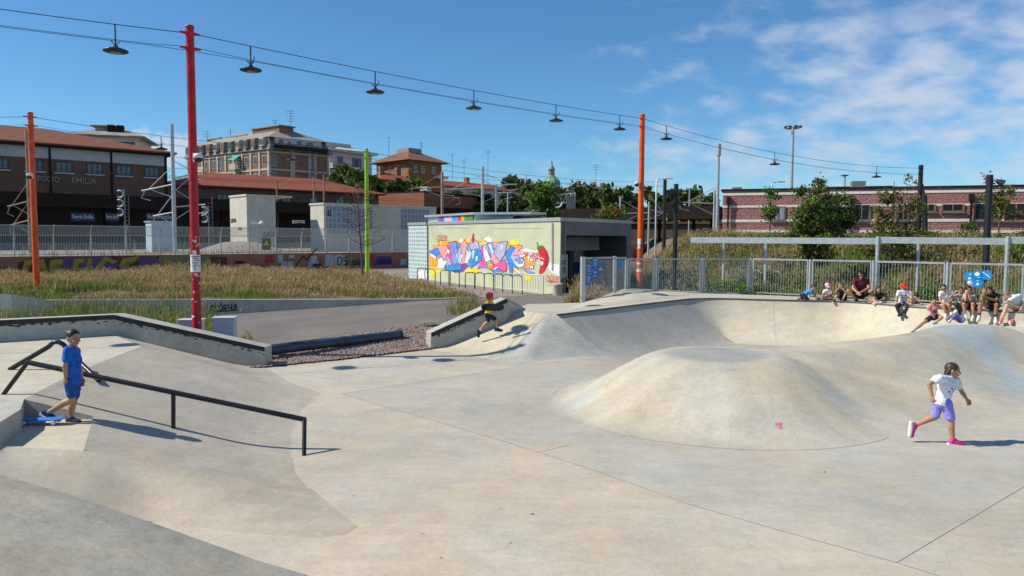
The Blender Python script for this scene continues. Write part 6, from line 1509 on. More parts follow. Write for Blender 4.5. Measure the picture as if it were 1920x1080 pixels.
for k in range(7): a = q.lerp(p, k / 7); b_ = q.lerp(p, (k + 1) / 7); m.bar(a + Vector((0, 0, -1.2 * (k % 2))), b_ + Vector((0, 0, -1.2 * ((k + 1) % 2))), .08, .08)
m.build('lattice_beam', M['white'], o); m = MB()
for dx in (0, .6): m.bar((p.x - dx, p.y, 1.6), (p.x - dx, p.y, p.z + .1), .14, .14)
for k in range(22): m.bar((p.x - .6, p.y, 1.9 + k * .38), (p.x, p.y, 1.9 + k * .38), .05, .05)
m.build('gantry_leg', M['white'], o); m = MB(); c = at(1044, 379, 104.5); m.tube([c + Vector((.75 * math.cos(a), 0, .75 * math.sin(a))) for a in np.linspace(0, 6.28, 18)], .12, 6); m.build('signal_ring', M['white'], o); m = MB(); m.box(at(1070, 380, 104.6), (1.2, .5, 1.9)); m.build('equipment_box', M['greyconc'], o)
# far canopy at right of the garage
o = thing('platform_canopy', 'long dark far platform canopy behind the orange pole', 'canopy', tuple(at(1200, 430, 84))); q0 = at(1000, 395, 92); q1 = at(1352, 402, 78); m = MB(); zc_ = at(1200, 402, 84).z
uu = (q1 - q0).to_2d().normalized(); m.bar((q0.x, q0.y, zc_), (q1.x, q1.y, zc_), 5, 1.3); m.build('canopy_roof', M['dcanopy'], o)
for k in range(12): c = q0.lerp(q1, (k + .5) / 12); m = MB(); m.box((c.x, c.y, (zc_ + 1.5) / 2), (.3, .3, zc_ - 1.5)); m.build('column', M['dcanopy'], o)
o = thing('low_shed', 'long low shed with dark front beneath the far canopy', 'building', tuple(q0)); m = MB(); m.bar((q0.x - 14, q0.y + 9, 2.6), (q1.x + 6, q1.y + 9, 2.6), 3, 4.2); m.build('wall', mat('shed_dark_wall', (.10, .075, .06), .9, var=.3), o); m = MB(); m.bar((q0.x - 14, q0.y + 9, 4.8), (q1.x + 6, q1.y + 9, 4.8), 3.6, .2); m.build('roof', M['tileB'], o)  # shed wall in one mottled dark brown

# ================================================================ trees, bushes, grass
LG = {k: leafm('leaf_' + k, c) for k, c in dict(dark=(.045, .072, .018), mid=(.085, .13, .028), olive=(.13, .14, .034), light=(.15, .23, .03), yellow=(.20, .17, .03), red=(.24, .055, .03), bright=(.095, .21, .024), brown=(.13, .08, .03)).items()}
M['bark'] = mat('bark', (.11, .085, .062), .95, var=.35, vs=9, bump=.4, bs=30)
def quads(cen, size, r_):
    n = len(cen); a = r_.normal(size=(n, 3)); a /= np.linalg.norm(a, axis=1)[:, None]; b_ = np.cross(a, r_.normal(size=(n, 3))); b_ /= np.linalg.norm(b_, axis=1)[:, None] + 1e-9
    s = size[:, None] if hasattr(size, '__len__') else size
    l = a * s; w = b_ * s * .55
    V = np.stack([cen - l, cen + w - l * .1, cen + l, cen - w - l * .1], 1).reshape(-1, 3); F = np.arange(n * 4).reshape(-1, 4); return V, F
def tree(name, label, base_, H, crown, nleaf, leaf, cols, wts, trunk=.06, clumps=40, spread=.22, seed=1, cat='tree', group=None, stems=1, core=.0):
    """crown = list of (dx,dy,z,rx,ry,rz) lobes; leaves gather in clumps scattered through the lobes"""
    r_ = np.random.default_rng(seed); o = thing(name, label, cat, tuple(base_), group); bx, by, bz_ = base_
    vol = np.array([c[3] * c[4] * c[5] for c in crown]); ci = r_.choice(len(crown), clumps, p=vol / vol.sum()); cc_ = np.array(crown)[ci]
    d = r_.normal(size=(clumps, 3)); d /= np.linalg.norm(d, axis=1)[:, None]; rad = r_.uniform(core, 1, clumps) ** .5
    C_ = np.stack([bx + cc_[:, 0], by + cc_[:, 1], bz_ + cc_[:, 2]], 1) + d * rad[:, None] * cc_[:, 3:6]
    k = r_.integers(0, clumps, nleaf); per = r_.choice(len(cols), clumps, p=np.array(wts) / sum(wts))
    rr_ = spread * r_.uniform(.5, 1.3, clumps)
    P = C_[k] + r_.normal(size=(nleaf, 3)) * rr_[k][:, None] * np.array((1, 1, .75))
    V, F = quads(P, leaf * r_.uniform(.6, 1.25, nleaf), r_)
    mi = np.where(r_.random(nleaf) < .22, r_.integers(0, len(cols), nleaf), per[k])
    npmesh('crown', V, F, [LG[c] for c in cols], o, mi)
    if trunk:
        m = MB(); top = max(c[2] + c[5] * .6 for c in crown); tz = min(top, H * .92)
        for s_ in range(stems):
            ox = (s_ - (stems - 1) / 2) * trunk * 3
            m.tube([(bx + ox, by, bz_ - .3), (bx + ox * 1.5 + trunk * .3, by, bz_ + tz * .35), (bx + ox * 2, by, bz_ + tz * .7), (bx + ox * 2.2 + trunk * .4, by, bz_ + tz)], [trunk * 1.15, trunk, trunk * .65, trunk * .25], 7)
        for j in r_.choice(clumps, min(clumps, 16), replace=False):
            q_ = C_[j]; hz_ = bz_ + max(.25 * tz, min(tz * .9, (q_[2] - bz_) * .72)); a = Vector((bx, by, hz_)); b_ = Vector(q_); mid = a.lerp(b_, .55) + Vector((0, 0, -.05 * (b_ - a).length))
            m.tube([a, mid, b_], [trunk * .42, trunk * .25, trunk * .08], 5, caps=False)
        m.build('trunk', M['bark'], o)
    return o
def tpos_(px, py, Y): p = at(px, py, Y); return p
def ht(y0, y1, Y): return (y1 - y0) * Y / FPX
# right bank trees
Y = 31; b_ = at(1519, 545, Y); zb_ = float(hillz(b_.x, Y)); 
def zat(py, Y): return at(1500, py, Y).z
tree('maple_tree', 'dense dark green young maple with pointed top in the middle of the grass bank', (b_.x, Y, zb_), 5, [(0, 0, zat(430, Y) - zb_, .92, .85, .85), (.1, 0, zat(392, Y) - zb_, .82, .8, .72), (0.05, 0, zat(472, Y) - zb_, .7, .7, .55), (.22, 0, zat(358, Y) - zb_, .5, .45, .5), (-.5, 0, zat(362, Y) - zb_, .3, .3, .35), (.3, 0, zat(340, Y) - zb_, .14, .14, .25)], 9500, .075, ['dark', 'mid', 'olive', 'brown', 'light'], [3, 4, 4, 1, 2], .07, 120, .15, 11)
Y = 40; b_ = at(1568, 445, Y); zb_ = float(hillz(b_.x, Y)); tree('round_tree', 'round deep green bush tree just right of the dense maple', (b_.x, Y, zb_), 2.5, [(0, 0, 1.3, 1.0, .9, .95), (-.3, 0, .6, .7, .7, .5)], 5200, .08, ['dark', 'mid', 'bright'], [4, 4, 1], .06, 60, .2, 12)
Y = 44; b_ = at(1443, 442, Y); zb_ = float(hillz(b_.x, Y)); tree('slim_tree', 'slim bright green sapling before the left window of the brick building', (b_.x, Y, zb_), 3, [(-.1, 0, zat(365, Y) - zb_, .45, .4, .45), (0, 0, zat(392, Y) - zb_, .45, .4, .5), (.5, 0, zat(370, Y) - zb_, .25, .2, .2), (0.05, 0, zat(405, Y) - zb_, .25, .25, .3)], 1500, .075, ['bright', 'light', 'mid'], [4, 3, 1], .035, 34, .13, 13)
Y = 32; b_ = at(1668, 545, Y); zb_ = float(hillz(b_.x, Y)); tree('sparse_tree', 'wide sparse tree with yellowing leaves left of the black braced pole', (b_.x, Y, zb_), 5, [(-.1, 0, zat(470, Y) - zb_, 1.1, .9, .5), (0, 0, zat(430, Y) - zb_, 1.3, 1, .7), (.2, 0, zat(390, Y) - zb_, 1.1, .9, .6), (.45, 0, zat(352, Y) - zb_, .55, .4, .5), (-.6, 0, zat(355, Y) - zb_, .3, .3, .35)], 3300, .072, ['olive', 'mid', 'brown', 'yellow'], [4, 3, 3, 1], .05, 95, .14, 14, core=.3)
Y = 41; b_ = at(1872, 442, Y); zb_ = float(hillz(b_.x, Y)); tree('sparse_tree', 'small airy tree behind the right edge spotlight pole with reddish top twigs', (b_.x, Y, zb_), 4, [(-.1, 0, zat(372, Y) - zb_, .9, .8, .5), (.2, 0, zat(400, Y) - zb_, 1.0, .8, .4), (-.7, 0, zat(340, Y) - zb_, .35, .3, .45), (.3, 0, zat(352, Y) - zb_, .3, .3, .3)], 1500, .08, ['olive', 'mid', 'light', 'red'], [4, 3, 2, 1], .04, 50, .15, 15)
for i, (px, py, Y, rx, rz, n, cols, lab) in enumerate([(1811, 430, 46, .75, .6, 2200, ['mid', 'dark', 'bright'], 'round green bush against the brick building wall'), (1370, 548, 28.6, 1.05, .5, 3000, ['bright', 'mid', 'light'], 'leafy bright green shrub behind the park fence beside the bicycles'), (1736, 545, 25.4, .85, .5, 2600, ['bright', 'mid', 'light'], 'leafy green shrub behind the boy in the red cap'), (1432, 545, 28.0, .5, .4, 1200, ['bright', 'mid', 'olive'], 'small green shrub behind the fence left of the crawling boy'), (1900, 470, 31, .8, .7, 1700, ['bright', 'light', 'mid'], 'tall green weeds at the right edge behind the beam'), (1240, 468, 37, .7, .45, 900, ['bright', 'light', 'olive'], 'green weeds at the foot of the bank right of the orange pole'), (1450, 470, 33, .7, .35, 900, ['olive', 'yellow', 'light'], 'yellowish shrub under the beam left of the dense maple'), (1655, 470, 34, 1.2, .4, 1500, ['olive', 'mid', 'brown'], 'brownish undergrowth beneath the sparse tree')]):
    b_ = at(px, py, Y); zb_ = float(hillz(b_.x, Y)); tree('green_shrub', lab, (b_.x, Y, zb_), 1, [(0, 0, rz * .8, rx, rx * .7, rz), (rx * .4, 0, rz * .5, rx * .6, rx * .6, rz * .6)], n, .055, cols, [3, 3, 2], 0.02, 45, .13, 30 + i, cat='shrub')
# trees behind the garage
Y = 52; b_ = at(1016, 440, Y); tree('broad_tree', 'bright leafy tree growing behind the garage roof', (b_.x, Y, .5), 5.5, [(0, 0, zat(400, Y) - .5, 1.3, 1.1, .75), (0, 0, zat(372, Y) - .5, 1.0, .9, .7), (.0, 0, zat(355, Y) - .5, .4, .4, .4)], 4200, .13, ['light', 'mid', 'bright', 'olive'], [4, 3, 3, 1], .08, 50, .22, 16)
Y = 50; b_ = at(1140, 440, Y); tree('broad_tree', 'low reddish green bush tree above the garage portal roof', (b_.x, Y, .5), 4, [(0, 0, zat(408, Y) - .5, 1.0, .8, .5), (.3, 0, zat(398, Y) - .5, .6, .5, .4)], 1700, .10, ['olive', 'mid', 'red', 'light'], [4, 3, 1, 3], .05, 40, .2, 17)
# background tree row
def bgtree(label, px, top, Y, w, seed, dark=True, name='distant_tree', leaf=None, n=3200):
    b_ = at(px, 430, Y); zt_ = at(px, top - 4, Y).z; rx = 1.22 * w * Y / FPX; h = zt_ - 1.5; cols = ['dark', 'mid', 'olive'] if dark else ['mid', 'light', 'olive']
    r = random.Random(seed)
    lobes = [(r.uniform(-.3, .3) * rx, 0, h * .68, rx * .8, rx * .7, h * .28), (r.uniform(-.4, .4) * rx, 0, h * .45, rx, rx * .8, h * .28), (r.uniform(-.5, .5) * rx, -.2, h * .25, rx * .95, rx * .7, h * .22), (r.uniform(-.3, .3) * rx, 0, h * .84, rx * .45, rx * .4, h * .14)]
    return tree(name, label, (b_.x, Y, 1.2), h, lobes, n, leaf or .52 * Y / 120, cols, [5, 3, 2], .22, 64, rx * .17, seed, group='trees along the railway skyline')
bgl = [(640, 308, 128, 26, 'dark tree right of the apartment block corner', 1), (668, 305, 126, 26, 'tall dark tree left of the lime pole top', 1), (700, 322, 122, 24, 'dark rounded tree right of the lime pole top', 1), (735, 332, 118, 22, 'dark tree over the left half of the brick hall', 1), (775, 328, 118, 24, 'dark tree before the brown villa', 1), (560, 326, 116, 16, 'small dark tree before the apartment block wall', 1), (600, 324, 118, 16, 'small tree at the right foot of the apartment block', 1), (860, 352, 116, 20, 'dark tree right of the rusty mast', 1), (905, 350, 118, 22, 'dark tree behind the tall bracketed catenary mast', 1), (962, 326, 175, 20, 'lighter tree on the skyline left of the dome', 0), (948, 350, 118, 24, 'dark tree left of the leafy garage tree', 1), (990, 345, 122, 26, 'dark tree below the left side of the dome', 1), (1012, 335, 126, 24, 'dark tree directly below the church dome', 1), (1050, 348, 120, 26, 'dark tree behind the signal gantry', 1), (1085, 346, 122, 26, 'dark tree right of the signal gantry', 1), (1120, 344, 120, 28, 'mid green tree below the aerial right of the dome', 1), (1150, 352, 116, 26, 'dark tree left of the near orange pole', 1), (1180, 354, 116, 24, 'dark tree just behind the near orange pole', 1), (1225, 350, 112, 28, 'dark tree right of the near orange pole', 1), (1262, 356, 110, 26, 'dark tree behind the black spotlight pole', 1), (1293, 344, 108, 24, 'tallest dark tree left of the brick building', 1), (1330, 364, 104, 24, 'green tree against the left end of the brick building', 1), (1176, 345, 178, 12, 'small light tree on the skyline left of the near orange pole', 0)]
for i, (px, top, Y, w, lab, dk_) in enumerate(bgl): bgtree(lab, px, top, Y, w, 100 + i, bool(dk_))
# young bare tree by the lime pole
b_ = at(681, 535, 38.5); o = thing('young_tree', 'thin half bare young tree with a few yellow leaves beside the lime pole', 'tree', (b_.x, b_.y, .5)); m = MB(); Y = 38.5
tk = [Vector((b_.x, Y, .4)), at(678, 480, Y), at(673, 420, Y), at(671, 370, Y), at(673, 335, Y)]; m.tube(tk, [.06, .05, .04, .025, .008], 7)
r_ = random.Random(5); tips = []
for k in range(44):
    t = r_.uniform(.28, .97); i = min(3, int(t * 4)); a = tk[i].lerp(tk[i + 1], t * 4 - i); L = (1 - abs(t - .5) * 1.1) * r_.uniform(.7, 1.6); ang = r_.uniform(0, 6.28)
    e = a + Vector((math.cos(ang) * L, math.sin(ang) * L * .7, L * r_.uniform(.1, .6))); mid = a.lerp(e, .5) + Vector((0, 0, -.06)); m.tube([a, mid, e], [.018, .012, .005], 4, caps=False); tips += [mid, e, a.lerp(e, .75)]
    for q in range(2): e2 = mid.lerp(e, r_.random()) + Vector((r_.uniform(-.3, .3), r_.uniform(-.3, .3), r_.uniform(0, .35))); m.tube([mid, e2], [.008, .004], 3, caps=False); tips.append(e2)
m.build('trunk', M['bark'], o); r2 = np.random.default_rng(9); T_ = np.array([tuple(t) for t in tips]); ki = r2.integers(0, len(T_), 520); P = T_[ki] + r2.normal(size=(520, 3)) * .09; V, F = quads(P, .05 * r2.uniform(.6, 1.3, 520), r2); npmesh('crown', V, F, [LG['yellow'], LG['olive'], LG['brown'], LG['light']], o, r2.choice(4, 520, p=[.25, .3, .3, .15]))

# ---- grasses
GC = [leafm('grass_' + k, c) for k, c in dict(green=(.10, .17, .022), lime=(.17, .25, .035), straw=(.46, .34, .15), buff=(.51, .36, .20), rust=(.31, .185, .10)).items()]
def blades(name, xs, ys, zs, h, w, lean, mi, seed=0, seeds=None):
    r_ = np.random.default_rng(seed); n = len(xs); a = r_.uniform(0, 6.28, n); d = np.stack([np.cos(a), np.sin(a), np.zeros(n)], 1); b_ = r_.uniform(0, 6.28, n); L = np.stack([np.cos(b_), np.sin(b_), np.zeros(n)], 1) * (lean * r_.random(n))[:, None] * h[:, None]
    P0 = np.stack([xs, ys, zs], 1); up = np.array((0, 0, 1))
    mid = P0 + up * (h * .6)[:, None] + L * .35; top = P0 + up * (h * np.sqrt(np.maximum(.15, 1 - lean ** 2 * .4)))[:, None] + L
    hw = d * (w * .5)[:, None]
    V = np.stack([P0 - hw, P0 + hw, mid + hw * .8, mid - hw * .8, top], 1).reshape(-1, 3); k = np.arange(n)[:, None] * 5
    F = np.concatenate([k + [0, 1, 2], k + [0, 2, 3], k + [3, 2, 4]], 1).reshape(-1, 3); M_ = np.repeat(mi, 3)
    if seeds is not None:
        sI = np.where(seeds)[0]; ns = len(sI); q = top[sI] + r_.normal(size=(ns, 3)) * .02; ax = L[sI] / (np.linalg.norm(L[sI], axis=1)[:, None] + 1e-6) * .4 + up; s_ = .062 * r_.uniform(.7, 1.5, ns)[:, None]
        V2 = np.stack([q - ax * s_, q + d[sI] * .016, q + ax * s_, q - d[sI] * .016], 1).reshape(-1, 3); k2 = len(V) + np.arange(ns)[:, None] * 4
        F = np.concatenate([F, (k2 + [0, 1, 2]).reshape(-1, 3), (k2 + [0, 2, 3]).reshape(-1, 3)]); V = np.concatenate([V, V2]); M_ = np.concatenate([M_, np.repeat(r_.choice([2, 3, 4], ns, p=[.3, .5, .2]), 1), np.repeat(r_.choice([2, 3, 4], ns, p=[.3, .5, .2]), 1)])
    o = npmesh(name, V, F, GC, mi=M_); o['kind'] = 'stuff'; return o
def scatter(poly, n, seed):
    r_ = np.random.default_rng(seed); p = np.array(poly); x = r_.uniform(p[:, 0].min(), p[:, 0].max(), n); y = r_.uniform(p[:, 1].min(), p[:, 1].max(), n); k = inside(x, y, poly); return x[k], y[k]
MEDF = [(-26, 27.0), (-11.3, 28.40), (-3.35, 29.65), (-1.3, 30.8), (-1.8, 32.3), (-4.6, 37.4), (-7.0, 42), (-9.6, 47), (-16, 51), (-30, 42), (-36, 34)]
x, y = scatter(MEDF, 210000, 21); kk_ = (vnoise(x, y, 1.7, 17) + .5 * vnoise(x, y, .6, 18)) > .52; x = x[kk_]; y = y[kk_]
fy = np.interp(x, [-26, -11.3, -3.35, -1.2], [27.0, 28.3, 29.5, 30.7]); dist = y - fy; r_ = np.random.default_rng(22); nz = vnoise(x, y, 2.2, 1); nz2 = vnoise(x, y, .7, 2)
green = np.clip(1.25 - dist / 3.2, .14, .95) + 1.6 * (nz - .52); green = np.clip(green, .10, .95); green = np.where((x < -16.5) & (dist < 7), np.maximum(green, .85), green)
g = r_.random(len(x)) < green; h = np.where(g, .28 + .26 * nz2, .34 + .30 * nz) * r_.uniform(.65, 1.2, len(x)); h *= (.62 + .38 * smooth(-2, -8, x)) * np.clip(.45 + dist * .2, .45, 1) * (.25 + 1.35 * vnoise(x, y, 1.1, 7)) * .92
zn = vnoise(x, y, 3.1, 9); mi = np.where(g, r_.choice([0, 1], len(x), p=[.55, .45]), np.where(r_.random(len(x)) < zn, r_.choice([0, 2, 3], len(x), p=[.18, .56, .26]), r_.choice([0, 3, 4], len(x), p=[.16, .46, .38])))
blades('meadow_grass', x, y, medz(x, y), h, r_.uniform(.009, .022, len(x)), .75, mi, 23, seeds=(~g) & (r_.random(len(x)) < .38))
# right bank
x, y = scatter([(6.6, 36), (9.5, 26.4), (17.5, 21.5), (26, 18), (44, 40), (36, 51), (19, 74), (8.0, 74), (6.6, 44)], 210000, 31)
s_ = y - fence_y(x); k = (s_ > .35) & ~((x < 10.2) & (s_ < 6.5)); x = x[k]; y = y[k]; s_ = s_[k]; z = hillz(x, y); r_ = np.random.default_rng(32); nz = vnoise(x, y, 2.6, 3); nz2 = vnoise(x, y, .9, 4)
g = r_.random(len(x)) < np.clip((nz - .30) * 1.9 + .42 + .3 * (s_ < 2.5), .16, .96)
h = np.where(g, .28 + .26 * nz2, .36 + .36 * nz2) * r_.uniform(.6, 1.25, len(x)); h *= np.where(s_ > 15, .55, 1) * (.5 + vnoise(x, y, 1.3, 8)); mi = np.where(g, r_.choice([0, 1], len(x), p=[.75, .25]), r_.choice([0, 2, 3, 4], len(x), p=[.34, .24, .14, .28]))
blades('bank_grass', x, y, z, h, r_.uniform(.014, .034, len(x)), .85, mi, 33, seeds=(~g) & (r_.random(len(x)) < .35))
rs_ = np.random.default_rng(77); PT = []
for k in range(150):
    cx_ = rs_.uniform(8.5, 36); cy_ = fence_y(cx_) + rs_.uniform(1.5, 20); r0_ = rs_.uniform(.25, .75); nn_ = int(130 * r0_)
    q_ = rs_.normal(size=(nn_, 3)) * np.array((r0_ * .6, r0_ * .5, r0_ * .28)); PT.append(np.stack([cx_ + q_[:, 0], cy_ + q_[:, 1], hillz(cx_ + q_[:, 0], cy_ + q_[:, 1]) + .18 + r0_ * .25 + q_[:, 2]], 1))
PT = np.concatenate(PT); V, F = quads(PT, .075 * rs_.uniform(.6, 1.3, len(PT)), rs_); o = npmesh('bank_scrub', V, F, [LG['dark'], LG['mid'], LG['olive'], LG['brown']], mi=rs_.choice(4, len(PT), p=[.35, .3, .2, .15])); o['kind'] = 'stuff'
# weeds: in front of the low wall, along the railway fence, by the ledge, by the gate fence
def weeds(name, poly, n, zf, hh, pg_, seed, w=(.012, .024), lean=.7):
    x, y = scatter(poly, n, seed); r_ = np.random.default_rng(seed); g = r_.random(len(x)) < pg_; h = hh * r_.uniform(.4, 1.2, len(x)) * (.5 + vnoise(x, y, .6, seed)); mi = np.where(g, r_.choice([0, 1], len(x)), r_.choice([2, 3, 4], len(x))); return blades(name, x, y, zf(x, y), h, r_.uniform(*w, len(x)), lean, mi, seed, seeds=(~g) & (r_.random(len(x)) < .5))
weeds('tall_weeds', [(-22, 19.5), (-9.3, 20.0), (-8.6, 21.2), (-10.5, 26.5), (-22, 26)], 9000, lambda x, y: x * 0 - .02, 1.0, .72, 41, lean=.9)
weeds('tall_weeds', [tuple(rw(-20, .5).to_2d()), tuple(rw(22, .5).to_2d()), tuple(rw(22, 3.5).to_2d()), tuple(rw(-20, 3.5).to_2d())], 9000, lambda x, y: x * 0 + 1.64, .75, .6, 42, (.02, .035))
a1, a2 = gp(860, 592, .45), gp(905, 570, .6); weeds('tall_weeds', [(a1.x - .5, a1.y), (a1.x + .35, a1.y - .1), (a2.x + .1, a2.y - .2), (a2.x - .4, a2.y + .3)], 700, lambda x, y: x * 0 + .45, .55, .5, 43)
a1, a2 = gp(790, 612, .33), gp(840, 600, .4); weeds('verge_grass', [(a1.x - .1, a1.y - .3), (a1.x + .2, a1.y - .4), (a2.x + .3, a2.y - .2), (a2.x, a2.y + .2)], 900, lambda x, y: x * 0 + .34, .14, .95, 44)
ga3 = ga; u3 = (gb_ - ga).normalized(); n3 = Vector((u3.y, -u3.x)); L3 = (gb_ - ga).length
q = [ga3 + u3 * .15 - n3 * .1, ga3 + u3 * L3 * .75 - n3 * .1, ga3 + u3 * L3 * .75 - n3 * 1.3, ga3 + u3 * .1 - n3 * 1.0]; weeds('dry_weeds', [tuple(p) for p in q], 2600, lambda x, y: x * 0 + .6, .72, .12, 45)
q = [gp(1072, 568, .7), gp(1094, 572, .75), gp(1092, 562, .6), gp(1076, 560, .5)]; weeds('dry_weeds', [(p.x, p.y) for p in q], 700, lambda x, y: x * 0 + .6, .8, .3, 46)
q = [gp(452, 650), gp(476, 650), gp(474, 640), gp(455, 640)]; weeds('dry_weeds', [(p.x, p.y) for p in q], 160, lambda x, y: x * 0, .42, .05, 47)
weeds('dry_weeds', [(6.8, 36), (12.5, 36), (16, 62), (8, 62)], 14000, hillz, .55, .35, 49); q = [(6.2, 40), (8.0, 40), (8.8, 48), (7.2, 48)]; weeds('dry_weeds', q, 1600, lambda x, y: x * 0 + .6, .9, .35, 48)
# ================================================================ people
SK = {k: mat('skin_' + k, c, .5, var=.08, vs=20) for k, c in dict(tan=(.46, .235, .135), light=(.58, .345, .235), brown=(.36, .17, .09)).items()}
HR = {k: mat('hair_' + k, c, .5, var=.4, vs=30, stretch=(3, 3, .4)) for k, c in dict(dark=(.018, .012, .009), brown=(.05, .028, .015), black=(.008, .007, .008), blond=(.20, .125, .055)).items()}
CLM = {}
def cloth(name, c, var=.10):
    if name not in CLM: CLM[name] = mat('cloth_' + name, c, .85, var=max(var, .14), vs=7, bump=.8, bs=11)
    return CLM[name]
M['eye'] = mat('eye_dark', (.012, .009, .008), .25); M['lip'] = mat('lip', (.36, .10, .08), .5); M['lens'] = glassy('sunglass_lens', (.01, .01, .012), .1); M['solew'] = mat('white_sole', (.72, .71, .68), .6, var=.05); M['soled'] = mat('dark_sole', (.05, .05, .055), .7)
def folds(me, amp):                                     # soft cloth folds pushed along the normals
    n = len(me.vertices); c = np.empty(n * 3); me.vertices.foreach_get('co', c); c = c.reshape(-1, 3); nn = np.empty(n * 3); me.vertices.foreach_get('normal', nn); nn = nn.reshape(-1, 3)
    x, y, z = c[:, 0], c[:, 1], c[:, 2]; d = np.sin(62 * z + 26 * x + 2.6 * np.sin(21 * y + 9 * z)) * (.6 + .4 * np.sin(19 * x - 14 * z)) + .6 * np.sin(38 * x + 33 * y - 24 * z)
    c += nn * (d * amp)[:, None]; me.vertices.foreach_set('co', c.ravel()); me.update()
def remesh(mb, name, vox, m1, parent, it=3, label=None, fac=.5):
    o = mb.build(name, m1, parent, label)
    r = o.modifiers.new('r', 'REMESH'); r.mode = 'VOXEL'; r.voxel_size = vox; r.use_smooth_shade = True
    s = o.modifiers.new('s', 'SMOOTH'); s.iterations = it; s.factor = fac
    dg = bpy.context.evaluated_depsgraph_get(); me = bpy.data.meshes.new_from_object(o.evaluated_get(dg), depsgraph=dg)
    if name in ('shirt', 'shorts', 'trousers'): folds(me, .0042)
    old = o.data; o.modifiers.clear(); o.data = me; bpy.data.meshes.remove(old); me.name = name
    me.materials.clear(); me.materials.append(m1 if not isinstance(m1, (list, tuple)) else m1[0])
    return o
def basis(z, x):
    z = Vector(z).normalized(); x = Vector(x); x = (x - z * x.dot(z)).normalized(); y = z.cross(x); return Matrix((x, y, z)).transposed()
def hand(mb, w, d, nrm, k, curl=.8):
    d = d.normalized(); n = (nrm - d * nrm.dot(d)); n = n.normalized() if n.length > 1e-3 else d.orthogonal().normalized(); s = d.cross(n).normalized()
    mb.ell(w + d * .038 * k, (.034 * k, .017 * k, .045 * k), rot=basis(d, s))
    for i, (o_, L) in enumerate(((-.024, .050), (-.008, .058), (.008, .054), (.023, .043))):
        a = w + d * .072 * k + s * o_ * k; c1 = curl * (.5 + .1 * i); b_ = a + (d * math.cos(c1) + n * math.sin(c1)) * L * .5 * k; c2 = curl * (1.3 + .1 * i); e = b_ + (d * math.cos(c2) + n * math.sin(c2)) * L * .5 * k
        mb.cap(a - d * .015 * k, b_, .0095 * k, .0088 * k, n=7); mb.cap(b_, e, .0088 * k, .0075 * k, n=7)
    a = w + d * .028 * k - s * .026 * k; b_ = a + (d * .7 - s * .6 + n * .45).normalized() * .030 * k; e = b_ + (d * .85 - s * .05 + n * .5).normalized() * .027 * k
    mb.cap(a, b_, .011 * k, .010 * k, n=7); mb.cap(b_, e, .010 * k, .0085 * k, n=7)
KEYS = 'head neck sL sR eL wL eR wR pelvis kL aL tL kR aR tR'.split()
